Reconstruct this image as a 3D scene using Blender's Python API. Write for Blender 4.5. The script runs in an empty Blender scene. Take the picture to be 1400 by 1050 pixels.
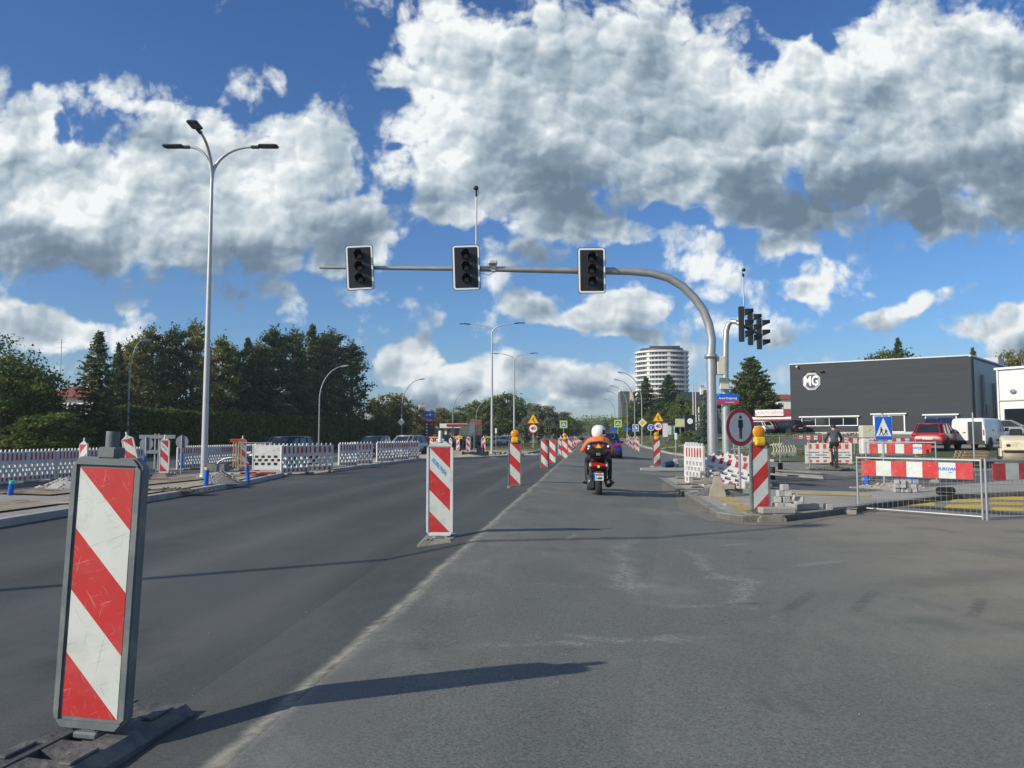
import bpy, bmesh, math, random
import numpy as np
from mathutils import Vector, Matrix, Euler

# ------------------------------------------------------------------ camera
C = bpy.context.scene.collection
SC = bpy.context.scene
R = math.radians
F = 1050.0
YAW = R(6.1)
PITCH = R(3.93)
CAMH = 1.3
FW = Vector((-math.sin(YAW), math.cos(YAW), 0))
RT = Vector((math.cos(YAW), math.sin(YAW), 0))
cd = bpy.data.cameras.new('camera')
cam = bpy.data.objects.new('camera', cd)
C.objects.link(cam)
cam.location = (0, 0, CAMH)
cam.rotation_euler = (math.pi / 2 + PITCH, 0, YAW)
cd.sensor_fit = 'HORIZONTAL'
cd.sensor_width = 36
cd.lens = 36 * F / 1400
cd.clip_start = 0.05
cd.clip_end = 6000
SC.camera = cam


def ray(px, py):
    u, v = (px - 700) / F, (525 - py) / F
    d = math.cos(PITCH) - math.sin(PITCH) * v
    z = math.sin(PITCH) + math.cos(PITCH) * v
    return u / d, z / d          # right per metre of depth, up per metre of depth


def G(px, py, z=0.0):            # point of the plane at height z seen at a photograph pixel
    u, v = ray(px, py)
    D = (z - CAMH) / v
    p = FW * D + RT * (u * D)
    return (p.x, p.y)


def P(px, py, D):                # point at depth D
    u, v = ray(px, py)
    p = FW * D + RT * (u * D)
    return (p.x, p.y, CAMH + v * D)


def H(py, D):                    # height above the camera's ground of row py at depth D (near the middle)
    return CAMH + ray(700, py)[1] * D


# ------------------------------------------------------------------ sun, sky
SUN_EL = R(27.5)
SUN_DIR = Vector((-math.cos(R(34.6)), -math.sin(R(34.6)), 0))    # horizontally towards the sun
SC.view_settings.view_transform = 'Standard'
SC.view_settings.look = 'None'
SC.view_settings.exposure = 0.43
SC.view_settings.gamma = 1
sd = bpy.data.lights.new('sun', 'SUN')
sd.energy = 3.6
sd.angle = R(0.53)
sd.color = (1.0, 0.92, 0.78)
sun = bpy.data.objects.new('sun', sd)
C.objects.link(sun)
sv = SUN_DIR * math.cos(SUN_EL) + Vector((0, 0, math.sin(SUN_EL)))
sun.rotation_euler = sv.to_track_quat('Z', 'Y').to_euler()
sun.location = (-30, -20, 30)

W = bpy.data.worlds.new('World')
SC.world = W
W.use_nodes = True


def make_sky():
    nt = W.node_tree
    nt.nodes.clear()
    N, L = nt.nodes, nt.links

    def put(s, v):
        if isinstance(v, (int, float)):
            s.default_value = v
        elif isinstance(v, (tuple, list)):
            s.default_value = v
        else:
            L.new(v, s)

    def M(op, a, b=0.0, c=0.0, clamp=False):
        n = N.new('ShaderNodeMath'); n.operation = op; n.use_clamp = clamp
        put(n.inputs[0], a); put(n.inputs[1], b); put(n.inputs[2], c)
        return n.outputs[0]

    def V(op, a, b=(0, 0, 0), s=None):
        n = N.new('ShaderNodeVectorMath'); n.operation = op
        put(n.inputs[0], a); put(n.inputs[1], b)
        if s is not None:
            put(n.inputs['Scale'], s)
        return n.outputs['Value'] if op in ('DOT_PRODUCT', 'LENGTH') else n.outputs[0]

    def noise(vec, scale, detail, rough=0.5, kind='FBM', out='Fac', lac=2.0):
        n = N.new('ShaderNodeTexNoise'); n.noise_dimensions = '2D' if out == 'Fac' else '3D'
        n.noise_type = kind
        put(n.inputs['Vector'], vec)
        n.inputs['Scale'].default_value = scale; n.inputs['Detail'].default_value = detail
        n.inputs['Roughness'].default_value = rough; n.inputs['Lacunarity'].default_value = lac
        return n.outputs[out]

    def smooth(x, a, b, c=0.0, d=1.0):
        n = N.new('ShaderNodeMapRange'); n.interpolation_type = 'SMOOTHSTEP'
        put(n.inputs['Value'], x); n.inputs['From Min'].default_value = a; n.inputs['From Max'].default_value = b
        n.inputs['To Min'].default_value = c; n.inputs['To Max'].default_value = d
        return n.outputs['Result']

    tc = N.new('ShaderNodeTexCoord')
    d = V('NORMALIZE', tc.outputs['Generated'])
    f = M('MAXIMUM', M('ABSOLUTE', V('DOT_PRODUCT', d, tuple(FW))), 0.12)
    u = M('DIVIDE', V('DOT_PRODUCT', d, tuple(RT)), f)
    sz = N.new('ShaderNodeSeparateXYZ'); L.new(d, sz.inputs[0])
    v = M('DIVIDE', sz.outputs['Z'], f)
    # sky plane units: one unit = 100 photograph pixels, origin on the horizon straight ahead
    cv = N.new('ShaderNodeCombineXYZ')
    put(cv.inputs[0], M('MULTIPLY', u, 10.5)); put(cv.inputs[1], M('MULTIPLY', v, 10.5))
    p = cv.outputs[0]

    def uv(px, py):
        a, b = ray(px, py)
        return a * 10.5, b * 10.5

    # domain warp
    w1 = V('SUBTRACT', noise(p, 0.9, 1, 0.4, out='Color'), (0.5, 0.5, 0.5))
    w2 = V('SUBTRACT', noise(p, 4.0, 4, 0.55, out='Color'), (0.5, 0.5, 0.5))
    q = V('ADD', p, V('SCALE', w1, s=0.42))
    q = V('ADD', q, V('SCALE', w2, s=0.09))
    q = V('MULTIPLY', q, (1, 1, 0))

    chain = [None]

    def blobs(vec, lst):
        # every blob waits for the one before it, so the shader never holds many values at once
        acc = None
        for (px, py, rx, ry, ang, k) in lst:
            cx, cy = uv(px, py)
            vi = vec
            if chain[0] is not None:
                ma = N.new('ShaderNodeVectorMath'); ma.operation = 'MULTIPLY_ADD'
                L.new(chain[0], ma.inputs[0]); ma.inputs[1].default_value = (1e-7, 1e-7, 0); L.new(vec, ma.inputs[2])
                vi = ma.outputs[0]
            mp = N.new('ShaderNodeMapping'); mp.vector_type = 'TEXTURE'
            mp.inputs['Location'].default_value = (cx, cy, 0)
            mp.inputs['Rotation'].default_value = (0, 0, R(ang))
            mp.inputs['Scale'].default_value = (rx / 100, ry / 100, 1)
            L.new(vi, mp.inputs['Vector'])
            r2 = V('DOT_PRODUCT', mp.outputs[0], mp.outputs[0])
            g = M('MULTIPLY', M('SUBTRACT', 1.0, r2, clamp=True), k)
            acc = g if acc is None else M('SMOOTH_MAX', acc, g, 0.25)
            chain[0] = acc
        return acc

    cover = SKY_COVER
    hole = SKY_HOLES
    dark = SKY_DARK
    brt = SKY_BRIGHT
    cov = blobs(q, cover)
    hol = blobs(q, hole)
    base = M('SUBTRACT', cov, hol)
    n1 = noise(q, 1.1, 8, 0.60)
    n2 = noise(q, 0.7, 3, 0.5)

    # billows: rounded cells with creases between them, in three sizes
    def billow(vec, scales=((1.5, 0.9), (3.6, 0.5), (8.5, 0.28))):
        acc = None
        for sc_, k in scales:
            vo = N.new('ShaderNodeTexVoronoi'); vo.voronoi_dimensions = '2D'; vo.feature = 'F1'
            vo.inputs['Scale'].default_value = sc_
            L.new(vec, vo.inputs['Vector'])
            t = M('MULTIPLY', M('MULTIPLY', vo.outputs['Distance'], vo.outputs['Distance']), -k)
            acc = t if acc is None else M('ADD', acc, t)
        return acc
    b0 = billow(q)
    dens = M('ADD', base, M('MULTIPLY', M('SUBTRACT', n1, 0.5), 1.5))
    dens = M('ADD', dens, M('MULTIPLY', M('ADD', b0, 0.30), 0.5))
    alpha = smooth(dens, 0.05, 0.44)
    alpha = M('MULTIPLY', alpha, smooth(v, 0.0, 0.06, 0.6, 1.0))
    # relief: a smooth height field compared with itself a little towards the light (upper left)
    w3 = V('SUBTRACT', noise(p, 2.2, 3, 0.5, out='Color'), (0.5, 0.5, 0.5))
    ql = V('MULTIPLY', V('ADD', p, V('SCALE', w3, s=0.30)), (1, 1.15, 0))
    off = V('ADD', ql, (-0.20, 0.32, 0))
    off2 = V('ADD', ql, (-0.06, 0.10, 0))
    m0 = noise(ql, 0.8, 2, 0.4); m1 = noise(off, 0.8, 2, 0.4)
    f0 = noise(ql, 2.6, 4, 0.5); f1 = noise(off2, 2.6, 4, 0.5)
    c0 = billow(ql, ((1.25, 1.0), (2.7, 0.8), (6.6, .30))); c1 = billow(off2, ((1.25, 1.0), (2.7, 0.8), (6.6, .30)))
    rel = M('ADD', M('MULTIPLY', M('SUBTRACT', m0, m1), 1.7), M('MULTIPLY', M('SUBTRACT', f0, f1), 0.3))
    rel = M('ADD', rel, M('MULTIPLY', M('SUBTRACT', c0, c1), 0.62))
    dk = M('POWER', blobs(q, dark), 1.25)
    br = blobs(q, brt)
    thick = smooth(dens, 0.25, 1.2)
    rel = M('MULTIPLY', rel, M('SUBTRACT', 1.0, M('MULTIPLY', thick, 0.30)))
    n3 = noise(ql, 1.7, 2, 0.45)
    sh = M('SUBTRACT', 0.90, M('MULTIPLY', thick, 0.30))
    sh = M('ADD', sh, M('MULTIPLY', M('SUBTRACT', n2, 0.5), 0.65))
    sh = M('ADD', sh, M('MULTIPLY', M('SUBTRACT', n3, 0.5), 0.36))
    sh = M('ADD', sh, M('MULTIPLY', rel, 0.80))
    sh = M('SUBTRACT', sh, M('MULTIPLY', dk, 0.73))
    sh = M('ADD', sh, M('MULTIPLY', br, 0.25))
    cr = N.new('ShaderNodeValToRGB')
    e = cr.color_ramp.elements
    e[0].position = 0.0; e[0].color = (0.13, 0.19, 0.26, 1)
    e[1].position = 1.0; e[1].color = (0.83, 0.86, 0.86, 1)
    for pos, col in ((0.3, (0.21, 0.285, 0.36, 1)), (0.6, (0.42, 0.50, 0.56, 1)), (0.8, (0.61, 0.67, 0.70, 1))):
        k = e.new(pos); k.color = col
    L.new(sh, cr.inputs[0])
    # clear sky
    sky = N.new('ShaderNodeTexSky'); sky.sky_type = 'NISHITA'; sky.sun_disc = False
    sky.sun_elevation = SUN_EL
    sky.sun_rotation = math.atan2(SUN_DIR.x, SUN_DIR.y)
    sky.air_density = 1.0; sky.dust_density = 0.4; sky.ozone_density = 2.5
    tint = N.new('ShaderNodeMix'); tint.data_type = 'RGBA'; tint.blend_type = 'MULTIPLY'
    tint.inputs['Factor'].default_value = 1
    tr = N.new('ShaderNodeValToRGB')
    te = tr.color_ramp.elements
    te[0].position = 0.0; te[0].color = (0.56, 0.63, 0.80, 1)
    te[1].position = 0.62; te[1].color = (0.35, 0.61, 0.93, 1)
    k = te.new(0.14); k.color = (0.43, 0.65, 0.90, 1)
    L.new(M('MAXIMUM', v, 0.0), tr.inputs[0])
    L.new(sky.outputs[0], tint.inputs['A']); L.new(tr.outputs[0], tint.inputs['B'])
    bg = N.new('ShaderNodeBackground'); bg.inputs['Strength'].default_value = 0.10
    L.new(tint.outputs['Result'], bg.inputs['Color'])
    bc = N.new('ShaderNodeBackground'); bc.inputs['Strength'].default_value = 0.84
    L.new(cr.outputs[0], bc.inputs['Color'])
    mx = N.new('ShaderNodeMixShader')
    L.new(alpha, mx.inputs[0]); L.new(bg.outputs[0], mx.inputs[1]); L.new(bc.outputs[0], mx.inputs[2])
    out = N.new('ShaderNodeOutputWorld')
    L.new(mx.outputs[0], out.inputs[0])


# cloud masses: centre and radii in hundredths of a sky unit, tilt, weight
SKY_COVER = [
    (620, 75, 130, 105, 0, 1.0), (700, 180, 200, 150, 0, 1.1), (850, 130, 230, 190, 0, 1.2), (1000, 190, 240, 130, 0, 1.1),
    (1290, 120, 230, 150, 0, 1.2), (1250, 240, 260, 90, -4, 1.1), (1480, 150, 200, 160, 0, 1.1), (760, 290, 150, 60, -8, .9),
    (570, 215, 80, 60, 0, .8), (1120, 120, 120, 100, 0, 0.9), (1080, 290, 140, 60, 0, .9),
    (30, 250, 130, 140, 0, 1.1), (240, 230, 180, 110, 0, 1.1), (300, 300, 300, 85, 0, 1.2), (420, 210, 110, 90, 0, 1.0),
    (480, 330, 110, 60, 0, .8), (60, 330, 200, 60, 0, 1.0), (610, 290, 90, 60, 0, .5), (740, 345, 90, 30, 0, .55),
    (375, 98, 26, 40, 0, .55), (5, 110, 30, 50, 0, .5), (205, 145, 60, 20, 0, .5), (60, 125, 30, 10, -30, .35),
    (975, 365, 55, 60, 0, .85), (1095, 398, 55, 28, 0, .7), (1240, 418, 130, 24, 20, .9), (1370, 435, 90, 30, 15, .9), (1390, 470, 60, 25, 0, .8),
    (1060, 340, 90, 25, 0, .5), (1040, 300, 60, 30, 0, .6),
    (730, 415, 55, 30, 0, 1.0), (860, 418, 90, 34, 8, 1.1), (855, 458, 55, 14, 0, .8), (800, 432, 130, 24, 0, .9),
    (60, 445, 120, 40, -5, 1.0), (200, 470, 80, 25, -8, .8), (-60, 440, 90, 50, 0, 1.0), (410, 388, 60, 14, 0, .45),
    (560, 495, 62, 36, 0, 1.0), (640, 525, 100, 32, 5, 1.0), (720, 505, 100, 34, 0, .85), (800, 525, 90, 40, 0, .8), (620, 553, 200, 22, 0, .8), (880, 540, 90, 24, 0, .6),
    (940, 480, 60, 16, 0, .35), (1060, 470, 40, 18, 0, .5), (1000, 520, 60, 20, 0, .4),
    (1700, 200, 200, 150, 0, 1), (1800, 420, 300, 60, 0, .8), (-400, 250, 300, 120, 0, 1), (-500, 460, 250, 40, 0, .8),
]
SKY_HOLES = [(1085, 10, 70, 55, 0, 1.3), (1125, 60, 25, 25, 0, .6), (540, 128, 34, 20, 0, .5), (84, 172, 16, 34, 12, .5),
             (905, 290, 30, 20, 0, .7), (545, 195, 16, 12, 0, .4), (600, 325, 45, 40, 0, .5), (950, 300, 30, 16, 0, .5), (330, 60, 260, 75, 0, .6), (80, 40, 200, 80, 0, .6)]
SKY_DARK = [(780, 262, 190, 75, -4, 1.0), (1040, 262, 200, 70, 0, .95), (1230, 290, 280, 85, -4, 1.2), (1400, 260, 180, 90, 0, 1.05), (960, 150, 170, 80, 0, .35), (1250, 190, 200, 50, 0, .4), (700, 150, 60, 90, 0, .25), (1180, 130, 80, 50, 30, .35), (230, 250, 120, 60, 0, .25),
            (850, 150, 120, 70, 0, .35), (300, 372, 340, 70, 0, 1.0), (60, 360, 190, 80, 0, .95), (470, 340, 140, 70, 0, .8), (20, 250, 80, 60, 0, .35),
            (1000, 400, 50, 40, 0, .4), (1240, 440, 160, 16, 18, .6), (820, 450, 140, 14, 0, .5), (700, 345, 140, 40, 0, .55), (660, 555, 240, 36, 0, .8), (800, 520, 130, 50, 0, .6), (720, 500, 70, 20, 0, .4),
            (60, 485, 160, 25, 0, .4), (1380, 470, 80, 30, 0, .5), (1370, 80, 70, 50, 30, .4), (1100, 330, 140, 30, 0, .6), (590, 290, 90, 70, 0, .4)]
SKY_BRIGHT = [(600, 40, 120, 60, 0, .8), (560, 90, 60, 50, 0, .6), (820, 200, 90, 70, 40, .6), (1130, 60, 60, 60, 0, .6), (1250, 60, 120, 60, 0, .7),
              (960, 370, 40, 40, 0, .9), (110, 190, 90, 40, 0, .5), (400, 200, 90, 60, 0, .5), (300, 150, 140, 30, 0, .5), (60, 430, 110, 25, 0, .7), (870, 405, 80, 22, 10, .8),
              (720, 405, 40, 18, 0, .8), (560, 482, 50, 20, 0, .8), (1270, 405, 90, 16, 18, .7), (1320, 190, 90, 30, 25, .5), (180, 290, 70, 30, 0, .4), (440, 290, 60, 25, 0, .4), (640, 510, 70, 16, 0, .5)]
make_sky()
W.cycles.sampling_method = 'MANUAL'
W.cycles.sample_map_resolution = 256
SC.cycles.max_bounces = 5
SC.cycles.diffuse_bounces = 2
SC.cycles.glossy_bounces = 2
SC.cycles.transmission_bounces = 4
SC.cycles.transparent_max_bounces = 8

# ------------------------------------------------------------------ helpers
rnd = random.Random(7)


def T(x=0, y=0, z=0): return Matrix.Translation((x, y, z))
def RX(d): return Matrix.Rotation(R(d), 4, 'X')
def RY(d): return Matrix.Rotation(R(d), 4, 'Y')
def RZ(d): return Matrix.Rotation(R(d), 4, 'Z')


class MB:
    """collects shapes; build() links them as one mesh object"""
    def __init__(self):
        self.v, self.f, self.mi, self.sm = [], [], [], []
        self.m = Matrix.Identity(4)

    def add(self, vs, fs, mi=0, m=None, smooth=False):
        o = len(self.v)
        mm = self.m @ m if m is not None else self.m
        self.v += [tuple(mm @ Vector(p)) for p in vs]
        for f in fs:
            self.f.append([o + i for i in f]); self.mi.append(mi); self.sm.append(smooth)
        return self

    def box(self, c, s, mi=0, m=None, b=0.0):
        x, y, z = s[0] / 2, s[1] / 2, s[2] / 2
        if b > 0:
            b = min(b, x * .9, y * .9, z * .9)
            vs = []
            for sx in (-1, 1):
                for sy in (-1, 1):
                    for sz in (-1, 1):
                        vs += [(sx * x, sy * (y - b), sz * (z - b)), (sx * (x - b), sy * y, sz * (z - b)), (sx * (x - b), sy * (y - b), sz * z)]
            me = bmesh.new()
            for p in vs: me.verts.new(p)
            r = bmesh.ops.convex_hull(me, input=me.verts)
            bmesh.ops.recalc_face_normals(me, faces=me.faces)
            me.verts.index_update()
            v2 = [(p.co.x + c[0], p.co.y + c[1], p.co.z + c[2]) for p in me.verts]
            f2 = [[q.index for q in f.verts] for f in me.faces]
            me.free()
            return self.add(v2, f2, mi, m)
        vs = [(c[0] + i * x, c[1] + j * y, c[2] + k * z) for k in (-1, 1) for j in (-1, 1) for i in (-1, 1)]
        return self.add(vs, [(0, 2, 3, 1), (4, 5, 7, 6), (0, 1, 5, 4), (2, 6, 7, 3), (0, 4, 6, 2), (1, 3, 7, 5)], mi, m)

    def prism(self, poly, t0, t1, axis='y', mi=0, m=None, smooth=False):
        """2D polygon (x,z) for axis y, (x,y) for axis z, (y,z) for axis x"""
        def pt(a, b, t):
            return {'y': (a, t, b), 'z': (a, b, t), 'x': (t, a, b)}[axis]
        n = len(poly)
        vs = [pt(a, b, t0) for a, b in poly] + [pt(a, b, t1) for a, b in poly]
        ar = sum(poly[i][0] * poly[(i + 1) % n][1] - poly[(i + 1) % n][0] * poly[i][1] for i in range(n))
        fs = [list(range(n)), list(range(2 * n - 1, n - 1, -1))]
        fs += [(i, i + n, (i + 1) % n + n, (i + 1) % n) for i in range(n)]
        flip = (ar > 0) == (t1 > t0)
        if axis == 'y': flip = not flip
        if flip: fs = [list(reversed(f)) for f in fs]
        # fix caps after the flip so that all faces agree
        return self.add(vs, fs, mi, m, smooth)

    def tube(self, path, r, n=10, mi=0, m=None, caps=True, smooth=True):
        path = [Vector(p) for p in path]
        k = len(path)
        rr = r if isinstance(r, (list, tuple)) else [r] * k
        vs, fs = [], []
        up = Vector((0, 0, 1))
        prev = None
        for i, p in enumerate(path):
            t = (path[min(i + 1, k - 1)] - path[max(i - 1, 0)]).normalized()
            if prev is None:
                a = t.cross(up)
                if a.length < 1e-3: a = Vector((1, 0, 0))
                a.normalize()
            else:
                a = (prev - t * prev.dot(t)).normalized()
            prev = a
            b = t.cross(a)
            for j in range(n):
                an = 2 * math.pi * j / n
                vs.append(p + (a * math.cos(an) + b * math.sin(an)) * rr[i])
        for i in range(k - 1):
            for j in range(n):
                fs.append((i * n + j, i * n + (j + 1) % n, (i + 1) * n + (j + 1) % n, (i + 1) * n + j))
        self.add(vs, fs, mi, m, smooth)
        if caps:
            self.add(vs[:n], [list(range(n - 1, -1, -1))], mi, m)
            self.add(vs[-n:], [list(range(n))], mi, m)
        return self

    def cyl(self, c, r, h, n=16, mi=0, m=None, axis='z', r2=None):
        d = {'z': (0, 0, 1), 'y': (0, 1, 0), 'x': (1, 0, 0)}[axis]
        c = Vector(c); d = Vector(d)
        return self.tube([c - d * h / 2, c + d * h / 2], [r, r if r2 is None else r2], n, mi, m)

    def lathe(self, prof, n=16, mi=0, m=None, smooth=True):
        vs, fs = [], []
        for (r, z) in prof:
            for j in range(n):
                a = 2 * math.pi * j / n
                vs.append((r * math.cos(a), r * math.sin(a), z))
        for i in range(len(prof) - 1):
            for j in range(n):
                fs.append((i * n + j, i * n + (j + 1) % n, (i + 1) * n + (j + 1) % n, (i + 1) * n + j))
        self.add(vs, fs, mi, m, smooth)
        self.add(vs[:n], [list(range(n - 1, -1, -1))], mi, m)
        self.add(vs[-n:], [list(range(n))], mi, m)
        return self

    def ell(self, c, s, n=12, k=8, mi=0, m=None):
        prof = [(max(1e-4, math.sin(math.pi * i / k)), -math.cos(math.pi * i / k)) for i in range(k + 1)]
        mm = T(*c) @ Matrix.Diagonal((s[0], s[1], s[2], 1))
        return self.lathe(prof, n, mi, (m @ mm) if m is not None else mm)

    def loft(self, rings, mi=0, m=None, smooth=True, caps=True, mis=None):
        n = len(rings[0])
        vs = [p for r_ in rings for p in r_]
        o = len(self.v)
        mm = self.m @ m if m is not None else self.m
        self.v += [tuple(mm @ Vector(p)) for p in vs]
        for i in range(len(rings) - 1):
            for j in range(n):
                self.f.append([o + i * n + j, o + i * n + (j + 1) % n, o + (i + 1) * n + (j + 1) % n, o + (i + 1) * n + j])
                self.mi.append(mis(i, j) if mis else mi); self.sm.append(smooth)
        if caps:
            self.f.append([o + j for j in range(n - 1, -1, -1)]); self.mi.append(mi); self.sm.append(False)
            self.f.append([o + (len(rings) - 1) * n + j for j in range(n)]); self.mi.append(mi); self.sm.append(False)
        return self

    def build(self, name, mats, parent=None, fix=True):
        me = bpy.data.meshes.new(name)
        me.from_pydata(self.v, [], self.f)
        ms = mats if isinstance(mats, (list, tuple)) else [mats]
        for m_ in ms: me.materials.append(m_)
        me.polygons.foreach_set('material_index', self.mi)
        me.polygons.foreach_set('use_smooth', self.sm)
        if fix:
            bm = bmesh.new(); bm.from_mesh(me)
            bmesh.ops.recalc_face_normals(bm, faces=bm.faces)
            bm.to_mesh(me); bm.free()
        me.update()
        o = bpy.data.objects.new(name, me)
        C.objects.link(o)
        if parent is not None: o.parent = parent
        return o


def tag(o, label, cat, group=None, kind=None):
    if label: o['label'] = label
    if cat: o['category'] = cat
    if group: o['group'] = group
    if kind: o['kind'] = kind
    return o


def thing(name, label=None, cat=None, group=None, loc=(0, 0, 0), rz=0.0):
    o = bpy.data.objects.new(name, None)
    o.empty_display_size = 0.2
    C.objects.link(o)
    o.location = loc
    o.rotation_euler = (0, 0, R(rz))
    return tag(o, label, cat, group)


KIDS = {}


def copy_tree(o, parent=None):
    c = o.copy(); C.objects.link(c)
    if parent is not None: c.parent = parent
    for ch in o.children: copy_tree(ch, c)
    return c


def place(o, loc, rz=0.0, label=None, group=None, scale=None, tilt=None):
    o.location = loc
    o.rotation_euler = (R(tilt[0]) if tilt else 0, R(tilt[1]) if tilt else 0, R(rz))
    if scale is not None: o.scale = (scale,) * 3 if isinstance(scale, (int, float)) else scale
    if label: o['label'] = label
    if group: o['group'] = group
    return o


class Kind:
    """first use hands out the thing itself, later uses hand out copies"""
    def __init__(self, maker): self.maker, self.o, self.used = maker, None, False

    def get(self):
        if self.o is None: self.o = self.maker()
        if not self.used:
            self.used = True
            return self.o
        return copy_tree(self.o)


# ------------------------------------------------------------------ materials
MATS = {}


def mat(name, col, rough=0.6, metal=0.0, var=0.12, scale=6.0, bump=0.0, bscale=40.0, coat=0.0, dirt=None, dscale=3.0, dth=0.55, alpha=1.0, emit=None, spec=0.5, ext=None):
    if name in MATS: return MATS[name]
    m = bpy.data.materials.new(name); m.use_nodes = True
    nt = m.node_tree; N, L = nt.nodes, nt.links
    b = N['Principled BSDF']
    b.inputs['Roughness'].default_value = rough
    b.inputs['Metallic'].default_value = metal
    b.inputs['Coat Weight'].default_value = coat
    b.inputs['Specular IOR Level'].default_value = spec
    tc = N.new('ShaderNodeTexCoord')
    n = N.new('ShaderNodeTexNoise'); n.inputs['Scale'].default_value = scale; n.inputs['Detail'].default_value = 4
    L.new(tc.outputs['Object'], n.inputs['Vector'])
    mr = N.new('ShaderNodeMapRange'); mr.inputs['From Min'].default_value = 0.3; mr.inputs['From Max'].default_value = 0.7
    mr.inputs['To Min'].default_value = 1 - var; mr.inputs['To Max'].default_value = 1 + var
    L.new(n.outputs['Fac'], mr.inputs[0])
    mx = N.new('ShaderNodeMix'); mx.data_type = 'RGBA'; mx.blend_type = 'MULTIPLY'; mx.inputs['Factor'].default_value = 1
    mx.inputs['A'].default_value = (*col, 1)
    L.new(mr.outputs[0], mx.inputs['B'])
    cur = mx.outputs['Result']
    if dirt:
        n2 = N.new('ShaderNodeTexNoise'); n2.inputs['Scale'].default_value = dscale; n2.inputs['Detail'].default_value = 7
        n2.inputs['Roughness'].default_value = 0.65
        L.new(tc.outputs['Object'], n2.inputs['Vector'])
        r2 = N.new('ShaderNodeMapRange'); r2.inputs['From Min'].default_value = dth; r2.inputs['From Max'].default_value = dth + 0.2
        L.new(n2.outputs['Fac'], r2.inputs[0])
        m2 = N.new('ShaderNodeMix'); m2.data_type = 'RGBA'
        L.new(r2.outputs[0], m2.inputs['Factor']); L.new(cur, m2.inputs['A']); m2.inputs['B'].default_value = (*dirt, 1)
        cur = m2.outputs['Result']
    L.new(cur, b.inputs['Base Color'])
    if emit:
        b.inputs['Emission Color'].default_value = (*col, 1); b.inputs['Emission Strength'].default_value = emit
    if bump > 0:
        n3 = N.new('ShaderNodeTexNoise'); n3.inputs['Scale'].default_value = bscale; n3.inputs['Detail'].default_value = 5
        L.new(tc.outputs['Object'], n3.inputs['Vector'])
        bp = N.new('ShaderNodeBump'); bp.inputs['Strength'].default_value = bump; bp.inputs['Distance'].default_value = 0.02
        L.new(n3.outputs['Fac'], bp.inputs['Height']); L.new(bp.outputs[0], b.inputs['Normal'])
    if ext: ext(m, N, L, b, tc, cur)
    MATS[name] = m
    return m


def scuffs(c2):
    """thin pale or dark scratches and a few smears across the sheeting"""
    def f(m, N, L, b, tc, cur):
        out = cur
        for i, (rot, st, th, wd, cc, k) in enumerate(((20, (3, 1, 60), .645, .04, c2, .75), (-55, (4, 1, 70), .65, .04, (.30, .29, .25), .6), (80, (2.5, 1, 50), .66, .04, c2, .6), (0, (1.3, 1, 1.6), .52, .22, (.33, .31, .26), .40))):
            mp = N.new('ShaderNodeMapping'); mp.inputs['Rotation'].default_value = (0, R(rot), 0); mp.inputs['Location'].default_value = (i * 3.3, 0, 0)
            m2 = N.new('ShaderNodeMapping'); m2.inputs['Scale'].default_value = st
            L.new(tc.outputs['Object'], mp.inputs[0]); L.new(mp.outputs[0], m2.inputs[0])
            n = N.new('ShaderNodeTexNoise'); n.inputs['Scale'].default_value = 2.2; n.inputs['Detail'].default_value = 3; L.new(m2.outputs[0], n.inputs['Vector'])
            r = N.new('ShaderNodeMapRange'); r.inputs[1].default_value = th; r.inputs[2].default_value = th + wd; r.inputs[4].default_value = k; L.new(n.outputs['Fac'], r.inputs[0])
            x = N.new('ShaderNodeMix'); x.data_type = 'RGBA'; L.new(r.outputs[0], x.inputs['Factor']); L.new(out, x.inputs['A']); x.inputs['B'].default_value = (*cc, 1); out = x.outputs['Result']
        L.new(out, b.inputs['Base Color'])
    return f


RED = mat('sheeting_red', (0.50, 0.030, 0.03), 0.38, var=0.08, dirt=(0.36, 0.09, 0.08), dscale=5, dth=0.56, ext=scuffs((.62, .25, .22)))
WHT = mat('sheeting_white', (0.60, 0.62, 0.57), 0.38, var=0.05, dirt=(0.46, 0.46, 0.41), dscale=5, dth=0.54, ext=scuffs((.35, .35, .32)))
RED2 = mat('plastic_red', (0.42, 0.05, 0.05), 0.5, var=0.1)
WPL = mat('plastic_white', (0.62, 0.62, 0.60), 0.5, var=0.08, dirt=(0.40, 0.37, 0.31), dscale=3.2, dth=0.52)
GPL = mat('recycled_plastic_grey', (0.13, 0.15, 0.155), 0.55, var=0.12, dirt=(0.24, 0.235, 0.21), dscale=6, dth=0.5)
RUB = mat('recycled_rubber_foot', (0.25, 0.24, 0.20), 0.85, var=0.2, bump=0.5, bscale=30, dirt=(0.27, 0.255, 0.22), dscale=5, dth=0.45)
CONC = mat('concrete', (0.33, 0.315, 0.28), 0.9, var=0.15, bump=0.4, bscale=25, dirt=(0.22, 0.2, 0.17), dscale=3, dth=0.55)
GALV = mat('galvanised_steel', (0.42, 0.43, 0.43), 0.42, metal=0.55, var=0.1, scale=4)
DKST = mat('painted_dark_steel', (0.045, 0.05, 0.055), 0.4, metal=0.2, var=0.1)
LAMPG = mat('lamp_pole_grey', (0.50, 0.51, 0.52), 0.4, metal=0.3, var=0.06)
AMB = mat('amber_lens', (0.72, 0.26, 0.012), 0.15, var=0.1, scale=30, coat=0.4)
YBX = mat('yellow_plastic', (0.78, 0.47, 0.02), 0.4, var=0.08)
BLK = mat('black_plastic', (0.015, 0.016, 0.018), 0.5, var=0.2)
BLKG = mat('black_gloss', (0.012, 0.013, 0.016), 0.18, var=0.1, coat=0.5)
SIGB = mat('sign_blue', (0.01, 0.12, 0.62), 0.35, var=0.05)
SIGW = mat('sign_white', (0.8, 0.8, 0.78), 0.35, var=0.03)
SIGR = mat('sign_red', (0.42, 0.02, 0.025), 0.4, var=0.08)
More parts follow.
